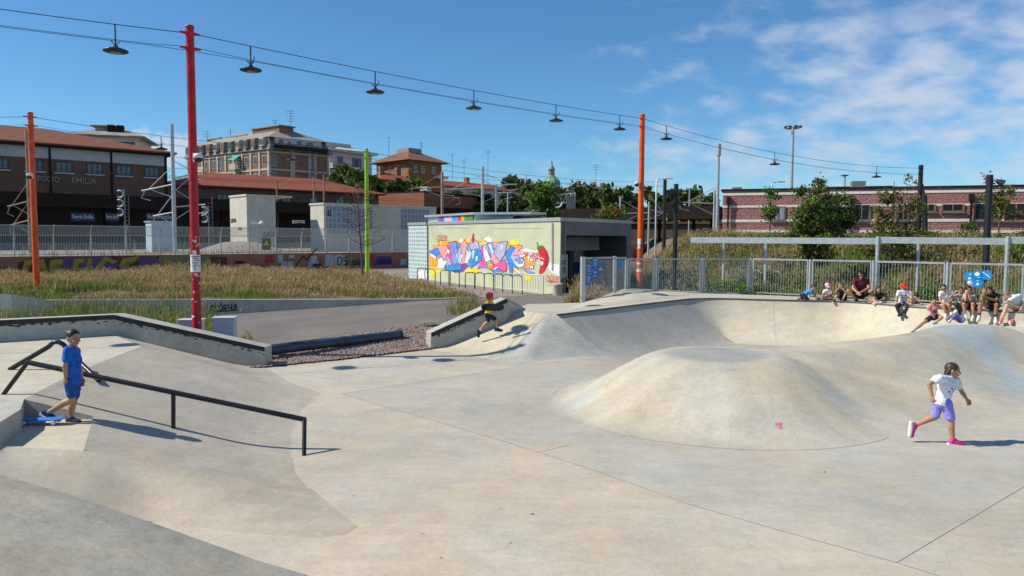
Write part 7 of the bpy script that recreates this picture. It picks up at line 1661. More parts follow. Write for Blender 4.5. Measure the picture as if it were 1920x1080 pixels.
def person(label, conv, pts, d, k, gaze, skin='tan', hair='dark', style='short', shirt=(.5, .5, .5), sname='a', sleeve=.55, shorts=(.05, .05, .06), pname='b', leg=.8, shoe=(.1, .1, .1), shname='c', sole=None, cap=None, glasses=False, vox=.011, hk=None, sock=None, prints=None, hips=None, curl=.8, hem=.0, loose=1.0):
    J = {}
    for key, p in zip(KEYS, pts):
        px, py = conv(p[0], p[1]); J[key] = at(px, py, d + (p[2] if len(p) > 2 else 0))
    hk = hk or k; g = Vector(gaze).normalized()
    zmin = min(J['tL'].z, J['tR'].z); o = thing('person', label, 'person', (J['pelvis'].x, J['pelvis'].y, zmin))
    S = SK[skin]; shx = (J['sR'] - J['sL']); sw = shx.length / 2; spine = J['neck'] - J['pelvis']; L = spine.length; sd_ = spine.normalized(); tb_ = basis(spine, shx)
    if sw < .07 * k: sw = .10 * k
    hx_ = tb_ @ Vector((1, 0, 0)); hipL = J['pelvis'] - hx_ * .058 * k; hipR = J['pelvis'] + hx_ * .058 * k
    if hips:
        hipL = J['pelvis'] + Vector(hips[0]); hipR = J['pelvis'] + Vector(hips[1])
    b_ = MB(); hc = J['head']; fw = g; up = (J['head'] - J['neck']).normalized() * .55 + Vector((0, 0, 1)) * .6; up = (up - fw * up.dot(fw)).normalized(); rt = fw.cross(up).normalized(); HB = Matrix((rt, fw, up)).transposed()
    h_ = lambda x, y, z: hc + HB @ Vector((x * hk, y * hk, z * hk))
    # --- skin: one continuous body
    b_.ell(hc + HB @ Vector((0, -.004 * hk, .014 * hk)), (.073 * hk, .088 * hk, .092 * hk), rot=HB, n=14, m=10)
    b_.ell(h_(0, .020, -.052), (.052 * hk, .060 * hk, .052 * hk), rot=HB); b_.cap(h_(0, .080, .004), h_(0, .096, -.020), .010 * hk, .015 * hk); b_.ell(h_(0, .080, -.050), (.022 * hk, .012 * hk, .010 * hk), rot=HB); b_.ell(h_(0, .062, -.088), (.022 * hk, .018 * hk, .016 * hk), rot=HB)
    for s in (-1, 1): b_.ell(h_(.074 * s, -.012, -.008), (.012 * hk, .020 * hk, .029 * hk), rot=HB); b_.ell(h_(.034 * s, .066, -.022), (.022 * hk, .02 * hk, .02 * hk), rot=HB)
    b_.cap(J['neck'] - sd_ * .03 * k, hc + HB @ Vector((0, -.018 * hk, -.05 * hk)), .044 * k, .040 * k)
    def torso(m, g_):
        m.ell(J['pelvis'] + spine * .02, (.112 * k + g_, .088 * k + g_, .10 * k + g_), rot=tb_, n=12, m=8); m.ell(J['pelvis'] + spine * .34, (.106 * k + g_, .083 * k + g_, L * .30 + g_), rot=tb_, n=12, m=8)
        m.ell(J['pelvis'] + spine * .66, (max(sw * .86, .085 * k) + g_, .084 * k + g_, L * .30 + g_), rot=tb_, n=12, m=8); m.cap(J['sL'].lerp(J['sR'], .12), J['sL'].lerp(J['sR'], .88), .045 * k + g_, .045 * k + g_)
        m.cap(J['neck'] - sd_ * .05 * k, J['neck'], .062 * k + g_, .046 * k + g_ * .6)
    torso(b_, 0)
    for s in 'LR':
        sh, e, w = J['s' + s], J['e' + s], J['w' + s]; b_.cap(sh, e, .040 * k, .031 * k); b_.cap(e, e.lerp(w, .35), .032 * k, .032 * k); b_.cap(e.lerp(w, .3), w, .031 * k, .021 * k); fd = (w - e).normalized()
        nrm = (J['pelvis'] + spine * .4 - w); hand(b_, w + fd * .008 * k, fd, nrm, k * 1.0, curl)
        hp, kn, an = (hipL if s == 'L' else hipR), J['k' + s], J['a' + s]; b_.cap(hp, kn, .070 * k, .046 * k); b_.ell(kn, (.045 * k,) * 3)
        fwd_ = (J['t' + s] - an); sh_d = (an - kn).normalized(); bk = -(fwd_ - sh_d * fwd_.dot(sh_d)); bk = bk.normalized() if bk.length > 1e-3 else Vector((0, 1, 0))
        b_.cap(kn, kn.lerp(an, .33) + bk * .010 * k, .044 * k, .048 * k); b_.cap(kn.lerp(an, .33) + bk * .010 * k, an, .047 * k, .028 * k); b_.cap(an, an + fwd_ * .18, .026 * k, .020 * k)
    remesh(b_, 'body', vox, S, o)
    # --- face details
    m = MB()
    if not glasses:
        for s in (-1, 1): m = MB(); m.ell(h_(.030 * s, .0795, .003), (.0085 * hk, .005 * hk, .0048 * hk), rot=HB, n=8, m=6); m.build('eye', M['eye'], o); m = MB(); m.cap(h_(.016 * s, .084, .024), h_(.046 * s, .072, .024), .0028 * hk, .0022 * hk, n=5); m.build('eyebrow', HR[hair], o)
    else:
        m = MB()
        for s in (-1, 1): m.ell(h_(.033 * s, .086, .004), (.030 * hk, .012 * hk, .022 * hk), rot=HB, n=10, m=6); m.cap(h_(.06 * s, .07, .008), h_(.078 * s, -.01, .005), .004 * hk, .004 * hk, n=5)
        m.cap(h_(-.02, .093, .01), h_(.02, .093, .01), .004 * hk, .004 * hk, n=5); m.build('sunglasses', M['lens'], o)
    m = MB(); m.ell(h_(0, .089, -.051), (.021 * hk, .007 * hk, .0055 * hk), rot=HB, n=8, m=6); m.build('mouth', M['lip'], o)
    # --- hair and headgear
    m = MB(); rr = random.Random(len(label))
    if style == 'short':
        m.ell(h_(0, -.022, .041), (.083 * hk, .092 * hk, .082 * hk), rot=HB, n=14, m=9); m.ell(h_(0, -.045, -.005), (.070 * hk, .058 * hk, .06 * hk), rot=HB)
        for q in range(26): a = rr.uniform(-1, 1); m.ell(h_(.06 * a, rr.uniform(-.09, .035) - .02 * abs(a), .108 - .035 * abs(a) - .01 * rr.random()), (.020 * hk, .024 * hk, .014 * hk), rot=HB, n=7, m=5)
    elif style == 'long':
        m.ell(h_(0, -.018, .030), (.084 * hk, .094 * hk, .086 * hk), rot=HB, n=14, m=9); back_ = J['neck'] - fw * .07 * k - sd_ * .02 * k; dn_ = -Vector((0, 0, 1)) * .6 - sd_ * .4
        for s in (-1.2, -.6, 0, .6, 1.2): a = h_(.055 * s, -.06 + .018 * abs(s), .0); m.cap(a, back_ + rt * .055 * s * hk + dn_ * (.07 * k), .034 * hk, .026 * hk, n=8); m.cap(back_ + rt * .055 * s * hk + dn_ * (.07 * k), back_ + rt * .05 * s * hk + dn_ * (.16 * k) - fw * .01, .028 * hk, .014 * hk, n=8)
    elif style == 'bob':
        m.ell(h_(0, -.020, .030), (.083 * hk, .094 * hk, .086 * hk), rot=HB, n=14, m=9); m.ell(h_(0, -.055, -.045), (.066 * hk, .050 * hk, .075 * hk), rot=HB)
        for s in (-1, -.4, .4, 1): m.cap(h_(.056 * s, -.045, .0), h_(.054 * s, -.085, -.10), .032 * hk, .024 * hk, n=8); m.cap(h_(.054 * s, -.085, -.10), h_(.045 * s, -.10, -.165), .024 * hk, .010 * hk, n=8)
    elif style == 'curly':
        m.ell(h_(0, -.045, .040), (.098 * hk, .092 * hk, .088 * hk), rot=HB, n=14, m=9)
        for q in range(60):
            a = rr.uniform(0, 6.28); z = rr.uniform(-.10, .11); r_ = math.sqrt(max(.02, 1 - (z / .15) ** 2)); x, y = .112 * math.cos(a) * r_, .105 * math.sin(a) * r_ - .03
            if y > .03 and z < .055: continue
            m.ell(h_(x, y, z + .01), (.034 * hk,) * 3, n=7, m=5)
    elif style == 'bun':
        m.ell(h_(0, -.020, .034), (.081 * hk, .093 * hk, .083 * hk), rot=HB, n=14, m=9); m.ell(h_(0, -.115, .04), (.04 * hk,) * 3, n=9, m=7); m.cap(h_(0, -.10, .03), h_(.02, -.14, -.09), .03 * hk, .015 * hk)
    remesh(m, 'hair', max(.009, vox), HR[hair], o, 2)
    if cap:
        kind, c = cap; mm = cloth('cap_' + sname, c); m = MB()
        if kind == 'helmet':
            m.ell(h_(0, -.012, .048), (.098 * hk, .112 * hk, .092 * hk), rot=HB, n=16, m=10); m.ell(h_(0, -.05, .0), (.088 * hk, .062 * hk, .07 * hk), rot=HB); remesh(m, 'helmet', .009, mat('helmet_red', c, .3, var=.05), o, 2)
            m = MB(); 
            for s in (-1, 1): m.cap(h_(.076 * s, .0, .0), h_(.045 * s, .045, -.098), .006 * hk, .006 * hk, n=5)
            m.build('chin_strap', M['soled'], o); m = MB()
            for a, b2 in ((-.05, .03), (0, .06), (.05, .03), (-.05, -.05), (.05, -.05)): m.ell(h_(a, b2, .048 + .092 * math.sqrt(max(0, 1 - (a / .098) ** 2 - ((b2 + .012) / .112) ** 2))), (.011 * hk, .017 * hk, .006 * hk), rot=HB, n=7, m=5)
            m.build('helmet_vent', M['soled'], o)
        else:
            m.ell(h_(0, -.012, .050), (.086 * hk, .098 * hk, .078 * hk), rot=HB, n=14, m=9); m.ell(h_(0, .105, .040), (.062 * hk, .062 * hk, .010 * hk), rot=HB @ Matrix.Rotation(R(-14), 3, 'X')); remesh(m, 'cap', .008, mm, o, 2)
    # --- clothes
    m = MB(); torso(m, .013 * loose)
    for s in 'LR':
        sh, e = J['s' + s], J['e' + s]; m.cap(sh, sh.lerp(e, sleeve), .052 * k * loose, .047 * k * loose)
    if hem: m.ell(J['pelvis'] + spine * .02 - sd_ * hem, (.118 * k * loose, .096 * k * loose, .08 * k), rot=tb_)
    so = remesh(m, 'shirt', vox, cloth(sname, shirt), o, 4)
    if prints: prints(o, J, tb_, k)
    m = MB(); m.ell(J['pelvis'] - sd_ * .01, (.122 * k, .099 * k, .098 * k), rot=tb_, n=12, m=8)
    for s in 'LR':
        hp, kn, an = (hipL if s == 'L' else hipR), J['k' + s], J['a' + s]
        if leg <= 1: e = hp.lerp(kn, leg); m.cap(hp, e, .080 * k, (.080 - .022 * leg) * k * (1.05 if leg < .9 else 1))
        else: m.cap(hp, kn, .080 * k, .055 * k); m.cap(kn, kn.lerp(an, min(1, leg - 1)), .055 * k, .042 * k)
    remesh(m, 'trousers' if leg > 1 else 'shorts', vox, cloth(pname, shorts), o, 3)
    # --- shoes
    sm = cloth(shname, shoe); sl = sole or M['solew']
    for s in 'LR':
        an, to, kn = J['a' + s], J['t' + s], J['k' + s]; f = (to - an); up_ = (kn - an).normalized(); fl = f - up_ * 0; FL = .205 * k
        side = f.cross(up_); side = side.normalized() if side.length > 1e-3 else Vector((1, 0, 0))
        heel = an - up_ * .040 * k; fd = (to - heel); fd = fd.normalized(); nu = side.cross(fd).normalized(); nu = nu if nu.dot(up_) > 0 else -nu
        h0 = heel - fd * .030 * k; tip = h0 + fd * (FL - .03 * k); m = MB()
        m.cap(h0 + nu * .006 * k, h0.lerp(tip, .45) + nu * .004 * k, .036 * k, .038 * k); m.cap(h0.lerp(tip, .45) + nu * .004 * k, tip - fd * .01 * k, .038 * k, .031 * k); m.cap(h0 + nu * .01 * k, an + up_ * .012 * k, .036 * k, .033 * k); m.cap(an + up_ * .01 * k, h0.lerp(tip, .5) + nu * .012 * k, .032 * k, .03 * k)
        so_ = remesh(m, 'shoe', max(.008, vox * .8), sm, o, 2)
        m = MB(); q = [(-.045, .0), (-.035, .030), (.02, .033), (.09, .040), (.14, .036), (.165, .018), (.172, 0)]; pr_ = q + [(a, -b2) for a, b2 in q[-2:0:-1]]; bt = [h0 + fd * a * k * 1.08 + side * b2 * k - nu * .042 * k for a, b2 in pr_]; tp = [p + nu * .024 * k for p in bt]; n_ = len(bt)
        m.add(bt + tp, [tuple(range(n_)), tuple(range(2 * n_ - 1, n_ - 1, -1))] + [(i, n_ + i, n_ + (i + 1) % n_, (i + 1) % n_) for i in range(n_)]); m.build('sole', sl, so_)
        if sock: m = MB(); m.tube([an + up_ * .0, an + up_ * .065 * k], [.034 * k, .033 * k], 10); m.build('sock', cloth('sock_' + pname, sock), o)
    return o, J
def front_marks(lst, mats_, off=.012):
    """print on the chest: polygons in (across, along-spine) torso coordinates, projected onto the torso front"""
    def f(o, J, tb_, k):
        spine = J['neck'] - J['pelvis']; L = spine.length; x = tb_ @ Vector((1, 0, 0)); y = tb_ @ Vector((0, 1, 0))
        y = y if y.dot(f.face) > 0 else -y
        sw = max((J['sR'] - J['sL']).length / 2, .085 * k)
        mb = MB()
        def pt(a, t):
            r1 = sw * .9 + .016; dy = 0
            for c, rx, ry, rz in ((.34, .100 * k, .080 * k, L * .30), (.66, max(sw * .86, .085 * k), .084 * k, L * .30)):
                q = 1 - (a / (rx + off)) ** 2 - ((t - c) * L / (rz + off)) ** 2
                if q > 0: dy = max(dy, (ry + off + .006) * math.sqrt(q))
            return J['pelvis'] + spine * t + x * a + y * dy
        for mi, pts in lst: mb.poly([pt(a * k, t) for a, t in pts], mi)
        mb.build('shirt_print', mats_, o)
    return f
# --- boy in blue with skateboard
cB = lambda x, y: (80 + x / 4.907, 606.8 + y / 4.907)
pb_ = front_marks([(0, [(-.05, .36), (.06, .36), (.06, .78), (-.05, .78)]), (1, [(-.04, .40), (-.03, .40), (-.03, .72), (-.04, .72)]), (0, [(-.06, .30), (.06, .30), (.06, .34), (-.06, .34)]), (0, [(-.06, .25), (.05, .25), (.05, .285), (-.06, .285)])], [cloth('navyprint', (.008, .02, .09)), cloth('blue', (.010, .115, .50))]); pb_.face = Vector((.8, -.6, 0))
person('boy in bright blue T-shirt and shorts stepping off a blue skateboard on the landing', cB, [(284, 135), (272, 212), (234, 246, -.10), (300, 246, .08), (206, 385, -.15), (212, 500, -.13), (340, 400, .13), (357, 490, .12), (275, 515), (272, 700, -.06), (52, 818, -.05), (128, 880, -.05), (282, 725, .05), (258, 868, .05), (385, 905, .02)], 9.85, 1.0, (.86, -.42, -.12), 'tan', 'dark', 'short', (.010, .115, .50), 'blue', .62, (.012, .075, .29), 'blueshorts', .72, (.02, .03, .07), 'navyshoe', None, vox=.0065, sock=(.30, .30, .32), prints=pb_, hips=((0, -.055, 0), (.01, .055, 0)), curl=.55, hem=.025, loose=1.15)
def skateboard(label, c, d, nrm, L, Wd, deckm, wheelm, truckm):
    o = thing('skateboard', label, 'skateboard', tuple(c)); x = Vector(d).normalized(); z = Vector(nrm); z = (z - x * z.dot(x)).normalized(); y = z.cross(x); c = Vector(c); m = MB(); up_ = []; lo_ = []
    n = 24; prof = []
    for i in range(n): a = 2 * math.pi * i / n; cx_ = math.copysign(abs(math.cos(a)) ** .5, math.cos(a)); sy_ = math.copysign(abs(math.sin(a)) ** .8, math.sin(a)); prof.append((cx_ * L / 2, sy_ * Wd / 2))
    def kick(u): q = max(0, abs(u) - L * .34) / (L * .16); return .035 * q * q
    T = [c + x * u + y * v + z * (kick(u) + .006) for u, v in prof]; B = [c + x * u + y * v + z * (kick(u) - .006) for u, v in prof]; Cm = [c + x * u + z * (kick(u) + .006) for u in (-L * .34, L * .34)]
    m.add(T + B, [tuple(range(n)), tuple(range(2 * n - 1, n - 1, -1))] + [(i, i + n, (i + 1) % n + n, (i + 1) % n) for i in range(n)]); m.build('deck', deckm, o)
    for s in (-1, 1):
        q = c + x * s * L * .29 - z * .03; m = MB(); m.tube([q - y * Wd * .36, q + y * Wd * .36], .011, 6); m.box(q + z * .012, (.05, .045, .025), rot=Matrix((x, y, z)).transposed()); m.build('truck', truckm, o)
        for t in (-1, 1): m = MB(); a = q + y * t * Wd * .40; m.tube([a - y * .02, a - y * .014, a + y * .014, a + y * .02], [.022, .028, .028, .022], 14); m.tube([a - y * .022, a + y * .022], .010, 8); m.build('wheel', wheelm, o)
    return o
sbc = at(78, 799, 9.74); sbc.z = .5 + .072
skateboard('bright blue skateboard with white wheels under the foot of the boy in blue', sbc, (1, .04, 0.012), (0, 0, 1), .66, .18, mat('blue_board', (.01, .19, .62), .4, var=.05), M['solew'], M['galv'])
# --- boy in red helmet with a board under his arm
cH = lambda x, y: (860 + x / 7.714, 520 + y / 7.714)
o, J = person('boy in yellow shirt and red helmet running up the ramp with a black skateboard', cH, [(455, 288), (450, 342), (418, 372, -.13), (480, 372, .10), (398, 425, -.18), (455, 448, -.20), (500, 430, .10), (520, 480, .0), (428, 538), (545, 612, .06), (552, 735, .05), (622, 765, .03), (408, 648, -.06), (305, 770, -.06), (290, 858, -.06)], 19.75, .98, (.75, .62, .0), 'tan', 'brown', 'short', (.72, .50, .02), 'yellow', .5, (.012, .014, .035), 'navyshorts', .78, (.03, .03, .035), 'darkshoe', M['soled'], cap=('helmet', (.58, .02, .015)), vox=.009, sock=(.5, .5, .5))
cbd = at(*cH(492, 432), 19.42); skateboard('black skateboard carried under the arm of the boy in the red helmet', cbd, (1, .02, -.01), (.03, -1, .05), .60, .19, mat('black_grip', (.012, .013, .016), .8), cloth('purple_w', (.12, .05, .25)), M['galv'])
# --- running girl
cG = lambda x, y: (1680 + x / 6, 670 + y / 6)
gp_ = [(0, [(a + .016 * math.cos(w), t + .032 * math.sin(w)) for w in np.linspace(0, 5.5, 8)]) for a, t in ((-.04, .60), (.0, .57), (.055, .62), (-.05, .45), (-.02, .36), (.03, .48))] + [(1, [(-.05, .68), (.02, .70), (.02, .715), (-.05, .695)]), (1, [(.03, .70), (.07, .69), (.07, .705), (.03, .715)]), (1, [(-.055, .52), (-.03, .50), (-.03, .515), (-.055, .535)]), (1, [(.0, .51), (.02, .53), (.02, .545), (0, .525)])]
pg_ = front_marks(gp_, [cloth('greyprint', (.06, .06, .10)), cloth('silverprint', (.40, .42, .55))]); pg_.face = Vector((.75, -.65, 0))
person('girl in white T-shirt, lilac shorts and pink trainers running across the floor', cG, [(640, 148), (606, 215), (490, 238, -.12), (672, 262, .09), (372, 296, -.16), (405, 430, -.18), (738, 385, .12), (790, 462, .06), (520, 505), (440, 672, .06), (218, 765, .08), (178, 870, .08), (622, 705, -.06), (640, 925, -.05), (778, 975, -.06)], 10.8, 1.03, (.86, -.40, -.14), 'tan', 'brown', 'bob', (.74, .75, .82), 'white', .42, (.27, .25, .66), 'lilac', .86, (.60, .045, .25), 'pinkshoe', None, vox=.0065, prints=pg_, hips=((-.03, .05, 0), (.03, -.05, 0)), curl=1.3, hem=0, loose=1.25)
# --- seated group
LX = [(p.x / p.y * FPX + 960, p.y) for p in LIPS]
def lipd(px): return float(np.interp(px, [a for a, _ in LX], [b for _, b in LX]))
cA = lambda x, y: (1440 + x / 8, 480 + y / 8)
cC = lambda x, y: (1680 + x / 8, 500 + y / 8)
WT = (.74, .74, .74)
person('child in sky blue shirt and navy trousers crawling at the lip', cA, [(688, 472), (655, 512), (638, 528, -.08), (660, 520, .1), (680, 580, -.1), (712, 625, -.12), (695, 575, .1), (735, 618, .05), (525, 590), (570, 655, -.12), (492, 685, -.2), (440, 735, -.28), (600, 645, .1), (490, 640, .05), (430, 650, .0)], lipd(1510) + .30, .95, (.7, -.5, -.5), 'tan', 'brown', 'short', (.05, .27, .62), 'sky', .5, (.015, .018, .04), 'navyt', 1.9, (.55, .12, .16), 'pinkshoe2')
person('child in white T-shirt and pink and white cap sitting cross legged', cA, [(890, 455), (895, 510), (850, 522), (940, 522), (815, 580, -.05), (800, 630, -.2), (955, 570, -.05), (830, 615, -.2), (918, 630, .1), (752, 612, -.15), (830, 655, -.25), (785, 665, -.3), (965, 632, -.1), (800, 640, -.2), (752, 650, -.25)], lipd(1551) + .35, .95, (-.05, -.9, -.4), 'tan', 'brown', 'short', WT, 'whiteb', .5, (.03, .03, .035), 'blackb', .75, (.04, .05, .08), 'shoeb', M['soled'], cap=('cap', (.72, .42, .55)))
person('boy in dark print top shading his eyes with both hands', cA, [(1105, 455), (1110, 503), (1065, 517), (1160, 517), (1005, 545, -.2), (1070, 470, -.13), (1168, 548, -.2), (1098, 462, -.13), (1130, 640, .15), (1038, 572, -.15), (1000, 655, -.2), (975, 690, -.34), (1162, 572, -.15), (1112, 668, -.2), (1090, 700, -.34)], lipd(1577) + .30, .95, (-.1, -.95, -.2), 'tan', 'dark', 'short', (.05, .035, .07), 'darkprint', .35, (.04, .02, .06), 'purpleb', .7, (.06, .06, .065), 'shoec', None)
person('man with big curly dark hair, sunglasses and maroon T-shirt squatting on the deck', cA, [(1390, 293), (1392, 350), (1298, 372, .02), (1492, 372, .02), (1272, 490, -.12), (1338, 545, -.36), (1512, 482, -.12), (1385, 548, -.36), (1400, 585, .15), (1205, 522, -.32), (1318, 655, -.05), (1300, 690, -.3), (1545, 530, -.32), (1600, 662, -.05), (1570, 695, -.3)], lipd(1614) + .45, 1.38, (-.12, -.98, -.05), 'tan', 'black', 'curly', (.10, .012, .025), 'maroon', .5, (.02, .02, .024), 'blackc', .75, (.02, .02, .022), 'shoed', M['soled'], hk=1.16, glasses=True)
person('girl with long dark hair in a black T-shirt sitting cross legged beside the man', cA, [(1655, 502), (1665, 555), (1615, 572), (1722, 572), (1578, 632, -.1), (1610, 672, -.25), (1742, 642, -.1), (1665, 672, -.25), (1685, 690, .1), (1530, 655, -.1), (1610, 700, -.25), (1565, 712, -.32), (1762, 692, -.1), (1685, 702, -.25), (1635, 714, -.32)], lipd(1647) + .35, .98, (-.15, -.95, -.15), 'tan', 'dark', 'long', (.015, .015, .018), 'blackd', .55, (.03, .03, .04), 'darkd', .7, (.55, .56, .6), 'shoee')
rd_ = random.Random(2)
pr6 = front_marks([(rd_.randrange(5), [(a, t), (a + .035, t), (a + .03, t + .10), (a + .003, t + .09)]) for a in (-.085, -.045, -.005, .035, .07) for t in (.22, .38, .54, .68) if rd_.random() < .85], [cloth('prA', (.5, .06, .05)), cloth('prB', (.05, .2, .12)), cloth('prC', (.03, .03, .04)), cloth('prD', (.5, .35, .05)), cloth('prE', (.1, .15, .4))]); pr6.face = Vector((0, -1, 0))
person('boy in red cap and white picture T-shirt hanging his legs over the lip', cC, [(110, 310), (115, 362), (42, 378), (172, 378), (8, 462, -.05), (2, 530, -.15), (188, 480, -.05), (170, 580, -.2), (92, 575, .1), (10, 588, -.28), (45, 690, -.3), (38, 728, -.42), (182, 588, -.28), (118, 700, -.3), (135, 735, -.42)], lipd(1695) + .16, 1.1, (.02, -.97, -.2), 'tan', 'brown', 'short', WT, 'whitec', .55, (.02, .022, .028), 'blacke', 1.95, (.03, .035, .05), 'shoef', M['soled'], cap=('cap', (.62, .03, .02)), glasses=True, prints=pr6, hk=1.05)
person('person in pale pink shirt bending forward behind the boy in the red cap', cC, [(305, 452, .05), (270, 412, .1), (215, 392, .0), (295, 425, .2), (275, 450, -.05), (330, 490, -.1), (310, 465, .2), (345, 500, .1), (240, 540, .2), (215, 565, -.1), (255, 590, -.05), (225, 600, -.2), (335, 545, .1), (350, 592, .05), (340, 600, -.1)], lipd(1711) + .75, 1.05, (.45, -.6, -.65), 'light', 'dark', 'long', (.62, .40, .36), 'palepink', .45, (.20, .16, .10), 'khaki', .8, (.5, .45, .4), 'shoeg')
pr7 = front_marks([(0, [(-.05, .45), (0, .36), (.05, .45), (.06, .62), (0, .7), (-.06, .62)])], [cloth('roseprint', (.35, .03, .08))]); pr7.face = Vector((0, -1, 0))
person('girl in pink T-shirt covering her face, one leg stretched down the slope', cC, [(560, 522), (562, 572), (492, 592), (628, 592), (478, 645, -.1), (540, 555, -.14), (672, 605, -.1), (592, 548, -.14), (560, 755, .05), (400, 850, -.30), (268, 955, -.6), (212, 985, -.72), (690, 755, -.22), (610, 825, -.28), (525, 850, -.4)], 21.55, 1.02, (-.1, -.95, -.2), 'tan', 'dark', 'bun', (.66, .30, .32), 'rosetee', .5, (.02, .02, .024), 'blackf', .55, (.55, .52, .48), 'shoeh', prints=pr7)
pr8 = front_marks([(0, [(-.06, .45), (.06, .43), (.065, .62), (-.05, .64)])], [cloth('skyprint', (.25, .45, .72))]); pr8.face = Vector((0, -1, 0))
person('woman in white T-shirt and red sunglasses seated at the lip, head tilted left', cC, [(715, 328), (745, 375), (668, 392), (830, 392), (655, 480, -.05), (692, 545, -.2), (852, 470, .0), (810, 530, -.2), (772, 565, .1), (715, 575, -.28), (742, 715, -.28), (732, 755, -.4), (788, 580, -.28), (822, 690, -.28), (828, 725, -.4)], lipd(1772) + .14, 1.12, (-.45, -.85, -.2), 'tan', 'dark', 'short', WT, 'whited', .5, (.60, .45, .35), 'peach', .6, (.7, .7, .7), 'shoei', glasses=True, prints=pr8)
person('girl with long brown hair in grey holding a hand to her brow', cC, [(962, 358), (972, 412), (922, 432), (1012, 432), (805, 465, -.2), (885, 385, -.15), (1005, 510, -.1), (962, 545, -.2), (1000, 600, .15), (950, 582, -.2), (958, 735, -.2), (945, 768, -.32), (1005, 590, -.1), (1000, 740, -.1), (995, 770, -.22)], lipd(1801) + .16, 1.08, (-.1, -.95, -.2), 'tan', 'brown', 'long', (.42, .41, .41), 'greya', .5, (.05, .05, .06), 'darkg', .6, (.6, .6, .6), 'shoej')
person('girl in grey top hiding her face in both hands, white trainers', cC, [(1088, 345), (1112, 400), (1035, 428), (1190, 422), (1040, 505, -.25), (1050, 410, -.20), (1122, 505, -.25), (1075, 415, -.20), (1140, 605, .15), (1015, 562, -.28), (1045, 730, -.28), (1048, 785, -.38), (1152, 558, -.28), (1152, 745, -.3), (1135, 800, -.44)], lipd(1819) + .14, 1.15, (-.15, -.9, -.35), 'tan', 'dark', 'long', (.38, .36, .35), 'greyb', .5, (.04, .04, .05), 'darkh', .55, (.68, .67, .64), 'shoek')
person('person in white cap half hidden behind the blue hexagon signs', cC, [(1118, 270), (1120, 318), (1055, 338), (1185, 338), (1040, 420), (1060, 500), (1200, 420), (1180, 500), (1120, 520), (1090, 610), (1090, 700), (1080, 720, -.1), (1150, 610), (1150, 700), (1140, 720, -.1)], lipd(1819) + 1.7, 1.15, (.2, -.95, -.1), 'light', 'brown', 'short', (.62, .20, .12), 'coral', .5, (.05, .05, .08), 'darki', .8, (.1, .1, .1), 'shoel', cap=('cap', (.72, .72, .72)))
person('young woman in black T-shirt leaning on her knees, hand shading her forehead', cC, [(1402, 362), (1450, 412), (1395, 435, -.08), (1532, 432, .06), (1282, 500, -.25), (1305, 400, -.22), (1500, 512, -.2), (1345, 455, -.3), (1485, 590, .15), (1270, 560, -.3), (1248, 740, -.3), (1225, 805, -.44), (1502, 572, -.3), (1492, 762, -.3), (1495, 825, -.42)], lipd(1860) + .14, 1.26, (-.55, -.75, -.35), 'brown', 'black', 'long', (.013, .013, .016), 'blackg', .5, (.03, .032, .045), 'darkj', .5, (.70, .69, .67), 'shoem', sock=(.02, .02, .02), hk=1.1)
person('fair haired girl in white T-shirt bending over her knees, coral trainers', cC, [(1668, 440), (1738, 445), (1762, 478, -.1), (1850, 435, .1), (1645, 540, -.28), (1800, 598, -.3), (1902, 565, -.05), (1862, 660, -.25), (1880, 610, .15), (1660, 590, -.3), (1592, 775, -.3), (1568, 835, -.44), (1880, 690, -.28), (1755, 790, -.3), (1728, 848, -.42)], lipd(1890) + .16, 1.24, (-.6, -.45, -.65), 'light', 'blond', 'bun', WT, 'whitee', .5, (.55, .40, .42), 'palepinkb', .5, (.75, .16, .12), 'coralshoe', hk=1.1)
person('small girl with long black hair in purple leggings, back to the camera', cC, [(905, 585), (935, 642), (895, 672), (1000, 685), (850, 725, -.1), (790, 748, -.15), (1005, 760, .0), (950, 790, -.05), (975, 795, .05), (885, 735, -.2), (835, 785, -.2), (795, 822, -.34), (868, 752, .02), (795, 775, .0), (750, 755, -.1)], 21.3, .92, (-.35, .9, -.2), 'tan', 'black', 'long', (.68, .66, .64), 'whitef', .5, (.14, .11, .45), 'purplec', 1.9, (.50, .47, .60), 'shoen')
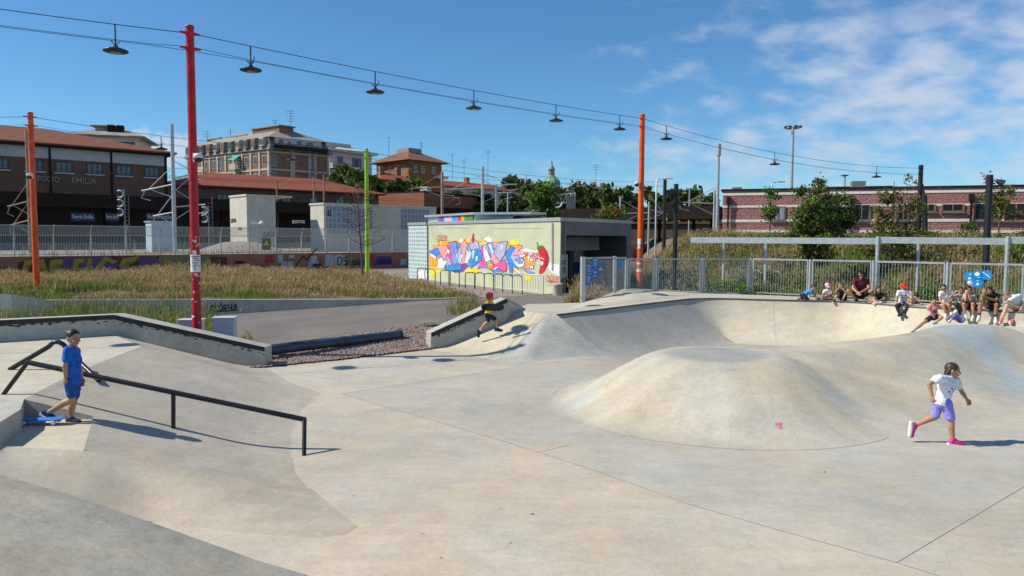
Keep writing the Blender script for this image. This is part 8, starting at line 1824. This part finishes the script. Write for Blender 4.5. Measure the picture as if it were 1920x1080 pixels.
# ================================================================ bicycles
def bicycle():
    o = thing('bicycle', 'x', 'bicycle', (0, 0, 0)); o['group'] = 'bicycles parked behind the park fence'; r = .33; m1 = mat('bike_frame_grey', (.22, .23, .24), .4)
    for x in (-.52, .52):
        m = MB(); m.tube([(x + r * math.cos(a), 0, r + r * math.sin(a)) for a in np.linspace(0, 2 * math.pi, 25)], .018, 6, caps=False); w = m.build('wheel', M['soled'], o); m = MB(); m.tube([(x + (r - .03) * math.cos(a), 0, r + (r - .03) * math.sin(a)) for a in np.linspace(0, 2 * math.pi, 25)], .010, 5, caps=False)
        for q in range(10): a = q * math.pi / 5; m.tube([(x, 0, r), (x + (r - .03) * math.cos(a), 0, r + (r - .03) * math.sin(a))], .003, 3)
        m.build('rim', M['galv'], w)
    m = MB(); BB = (-.06, 0, .30); ST = (-.22, 0, .80); HT = (.33, 0, .84); HD = (.37, 0, .66); RW = (-.52, 0, .33); FWH = (.52, 0, .33)
    for a, b2, rr in ((BB, ST, .017), (ST, HT, .016), (BB, HD, .019), (BB, RW, .011), (ST, RW, .010), (HT, HD, .018), (HD, FWH, .013)): m.tube([a, b2], rr, 6)
    m.build('frame', m1, o); m = MB(); m.tube([ST, (-.245, 0, .90)], .013, 6); m.ell((-.26, 0, .92), (.13, .06, .03)); m.build('saddle', M['soled'], o)
    m = MB(); m.tube([HT, (.31, 0, .95)], .013, 6); m.tube([(.22, -.29, .97), (.33, -.22, .97), (.33, .22, .97), (.22, .29, .97)], .012, 6); m.build('handlebar', M['soled'], o)
    m = MB(); m.tube([(-.06, -.04, .30), (-.02, -.06, .15)], .01, 5); m.tube([(-.06, .04, .30), (-.10, .06, .45)], .01, 5); m.box((-.02, -.10, .145), (.09, .08, .02)); m.box((-.10, .10, .455), (.09, .08, .02)); m.tube([(-.06, -.03, .30), (-.06, -.015, .30)], .09, 14); m.build('crank', M['soled'], o); return o
bk = bicycle(); first = True
for px, Y, rz, lab in ((1252, 33.5, .3, 'bicycle at the left of the row behind the fence'), (1268, 32.9, .5, 'second bicycle behind the fence with its wheel turned'), (1296, 32.6, .15, 'pale wheeled bicycle nearest the green shrub behind the fence'), (1282, 34.6, .2, 'bicycle standing behind the pale wheeled one'), (1385, 33.6, 2.6, 'bicycle behind the leafy shrub near the beam post'), (1436, 33.2, 2.2, 'dark bicycle standing in the grass behind the fence left of the crawling child')):
    b0_ = at(px, 520, Y); z_ = float(hillz(b0_.x, Y)) + .01
    if first: bk.location = (b0_.x, Y, z_); bk.rotation_euler = (0, 0, rz); bk['label'] = lab; first = False
    else: dup(bk, (b0_.x, Y, z_), rz, lab)
# small spray mark on the volcano and bits on the floor
m = MB()
def ons(px, py):
    # walk the ray down to the floor surface
    d_ = ray(px, py); t = 5.0
    while t < 40:
        p = CAM + d_ * t
        if p.z <= float(skatez(p.x, p.y)): break
        t += .01
    return p - d_ * .012
for lst in ([(1453, 790), (1459, 794), (1455, 797)], [(1461, 791), (1466, 793), (1463, 799), (1459, 797)], [(1457, 799), (1466, 800), (1467, 805), (1460, 804)], [(1452, 796), (1457, 798), (1454, 800)]): m.poly([ons(*p) for p in lst])
m.build('spray_mark', mat('pink_spray', (.72, .16, .26), .8, var=.2), floor)
rr = random.Random(8)
lm = MB()
for k in range(12):
    px, py = rr.uniform(600, 1600), rr.uniform(720, 1060); p = gp(px, py); a = rr.uniform(0, 6.28); L_ = rr.uniform(.010, .022); z = float(skatez(p.x, p.y)) + .008; u = Vector((math.cos(a), math.sin(a), 0)); v = Vector((-u.y, u.x, 0)); c = Vector((p.x, p.y, z)); lm.poly([c - u * L_, c + v * L_ * .35, c + u * L_ + Vector((0, 0, .008)), c - v * L_ * .3])
o = lm.build('leaf_litter', LG['brown']); o['kind'] = 'stuff'
p = gp(997, 964); o = thing('paper_scrap', 'tiny white paper scrap lying on the concrete floor', 'litter', tuple(p)); m = MB(); m.poly([p + Vector((-.03, -.01, .006)), p + Vector((.0, -.02, .02)), p + Vector((.035, .0, .008)), p + Vector((.0, .02, .006))]); m.build('scrap', M['white'], o)
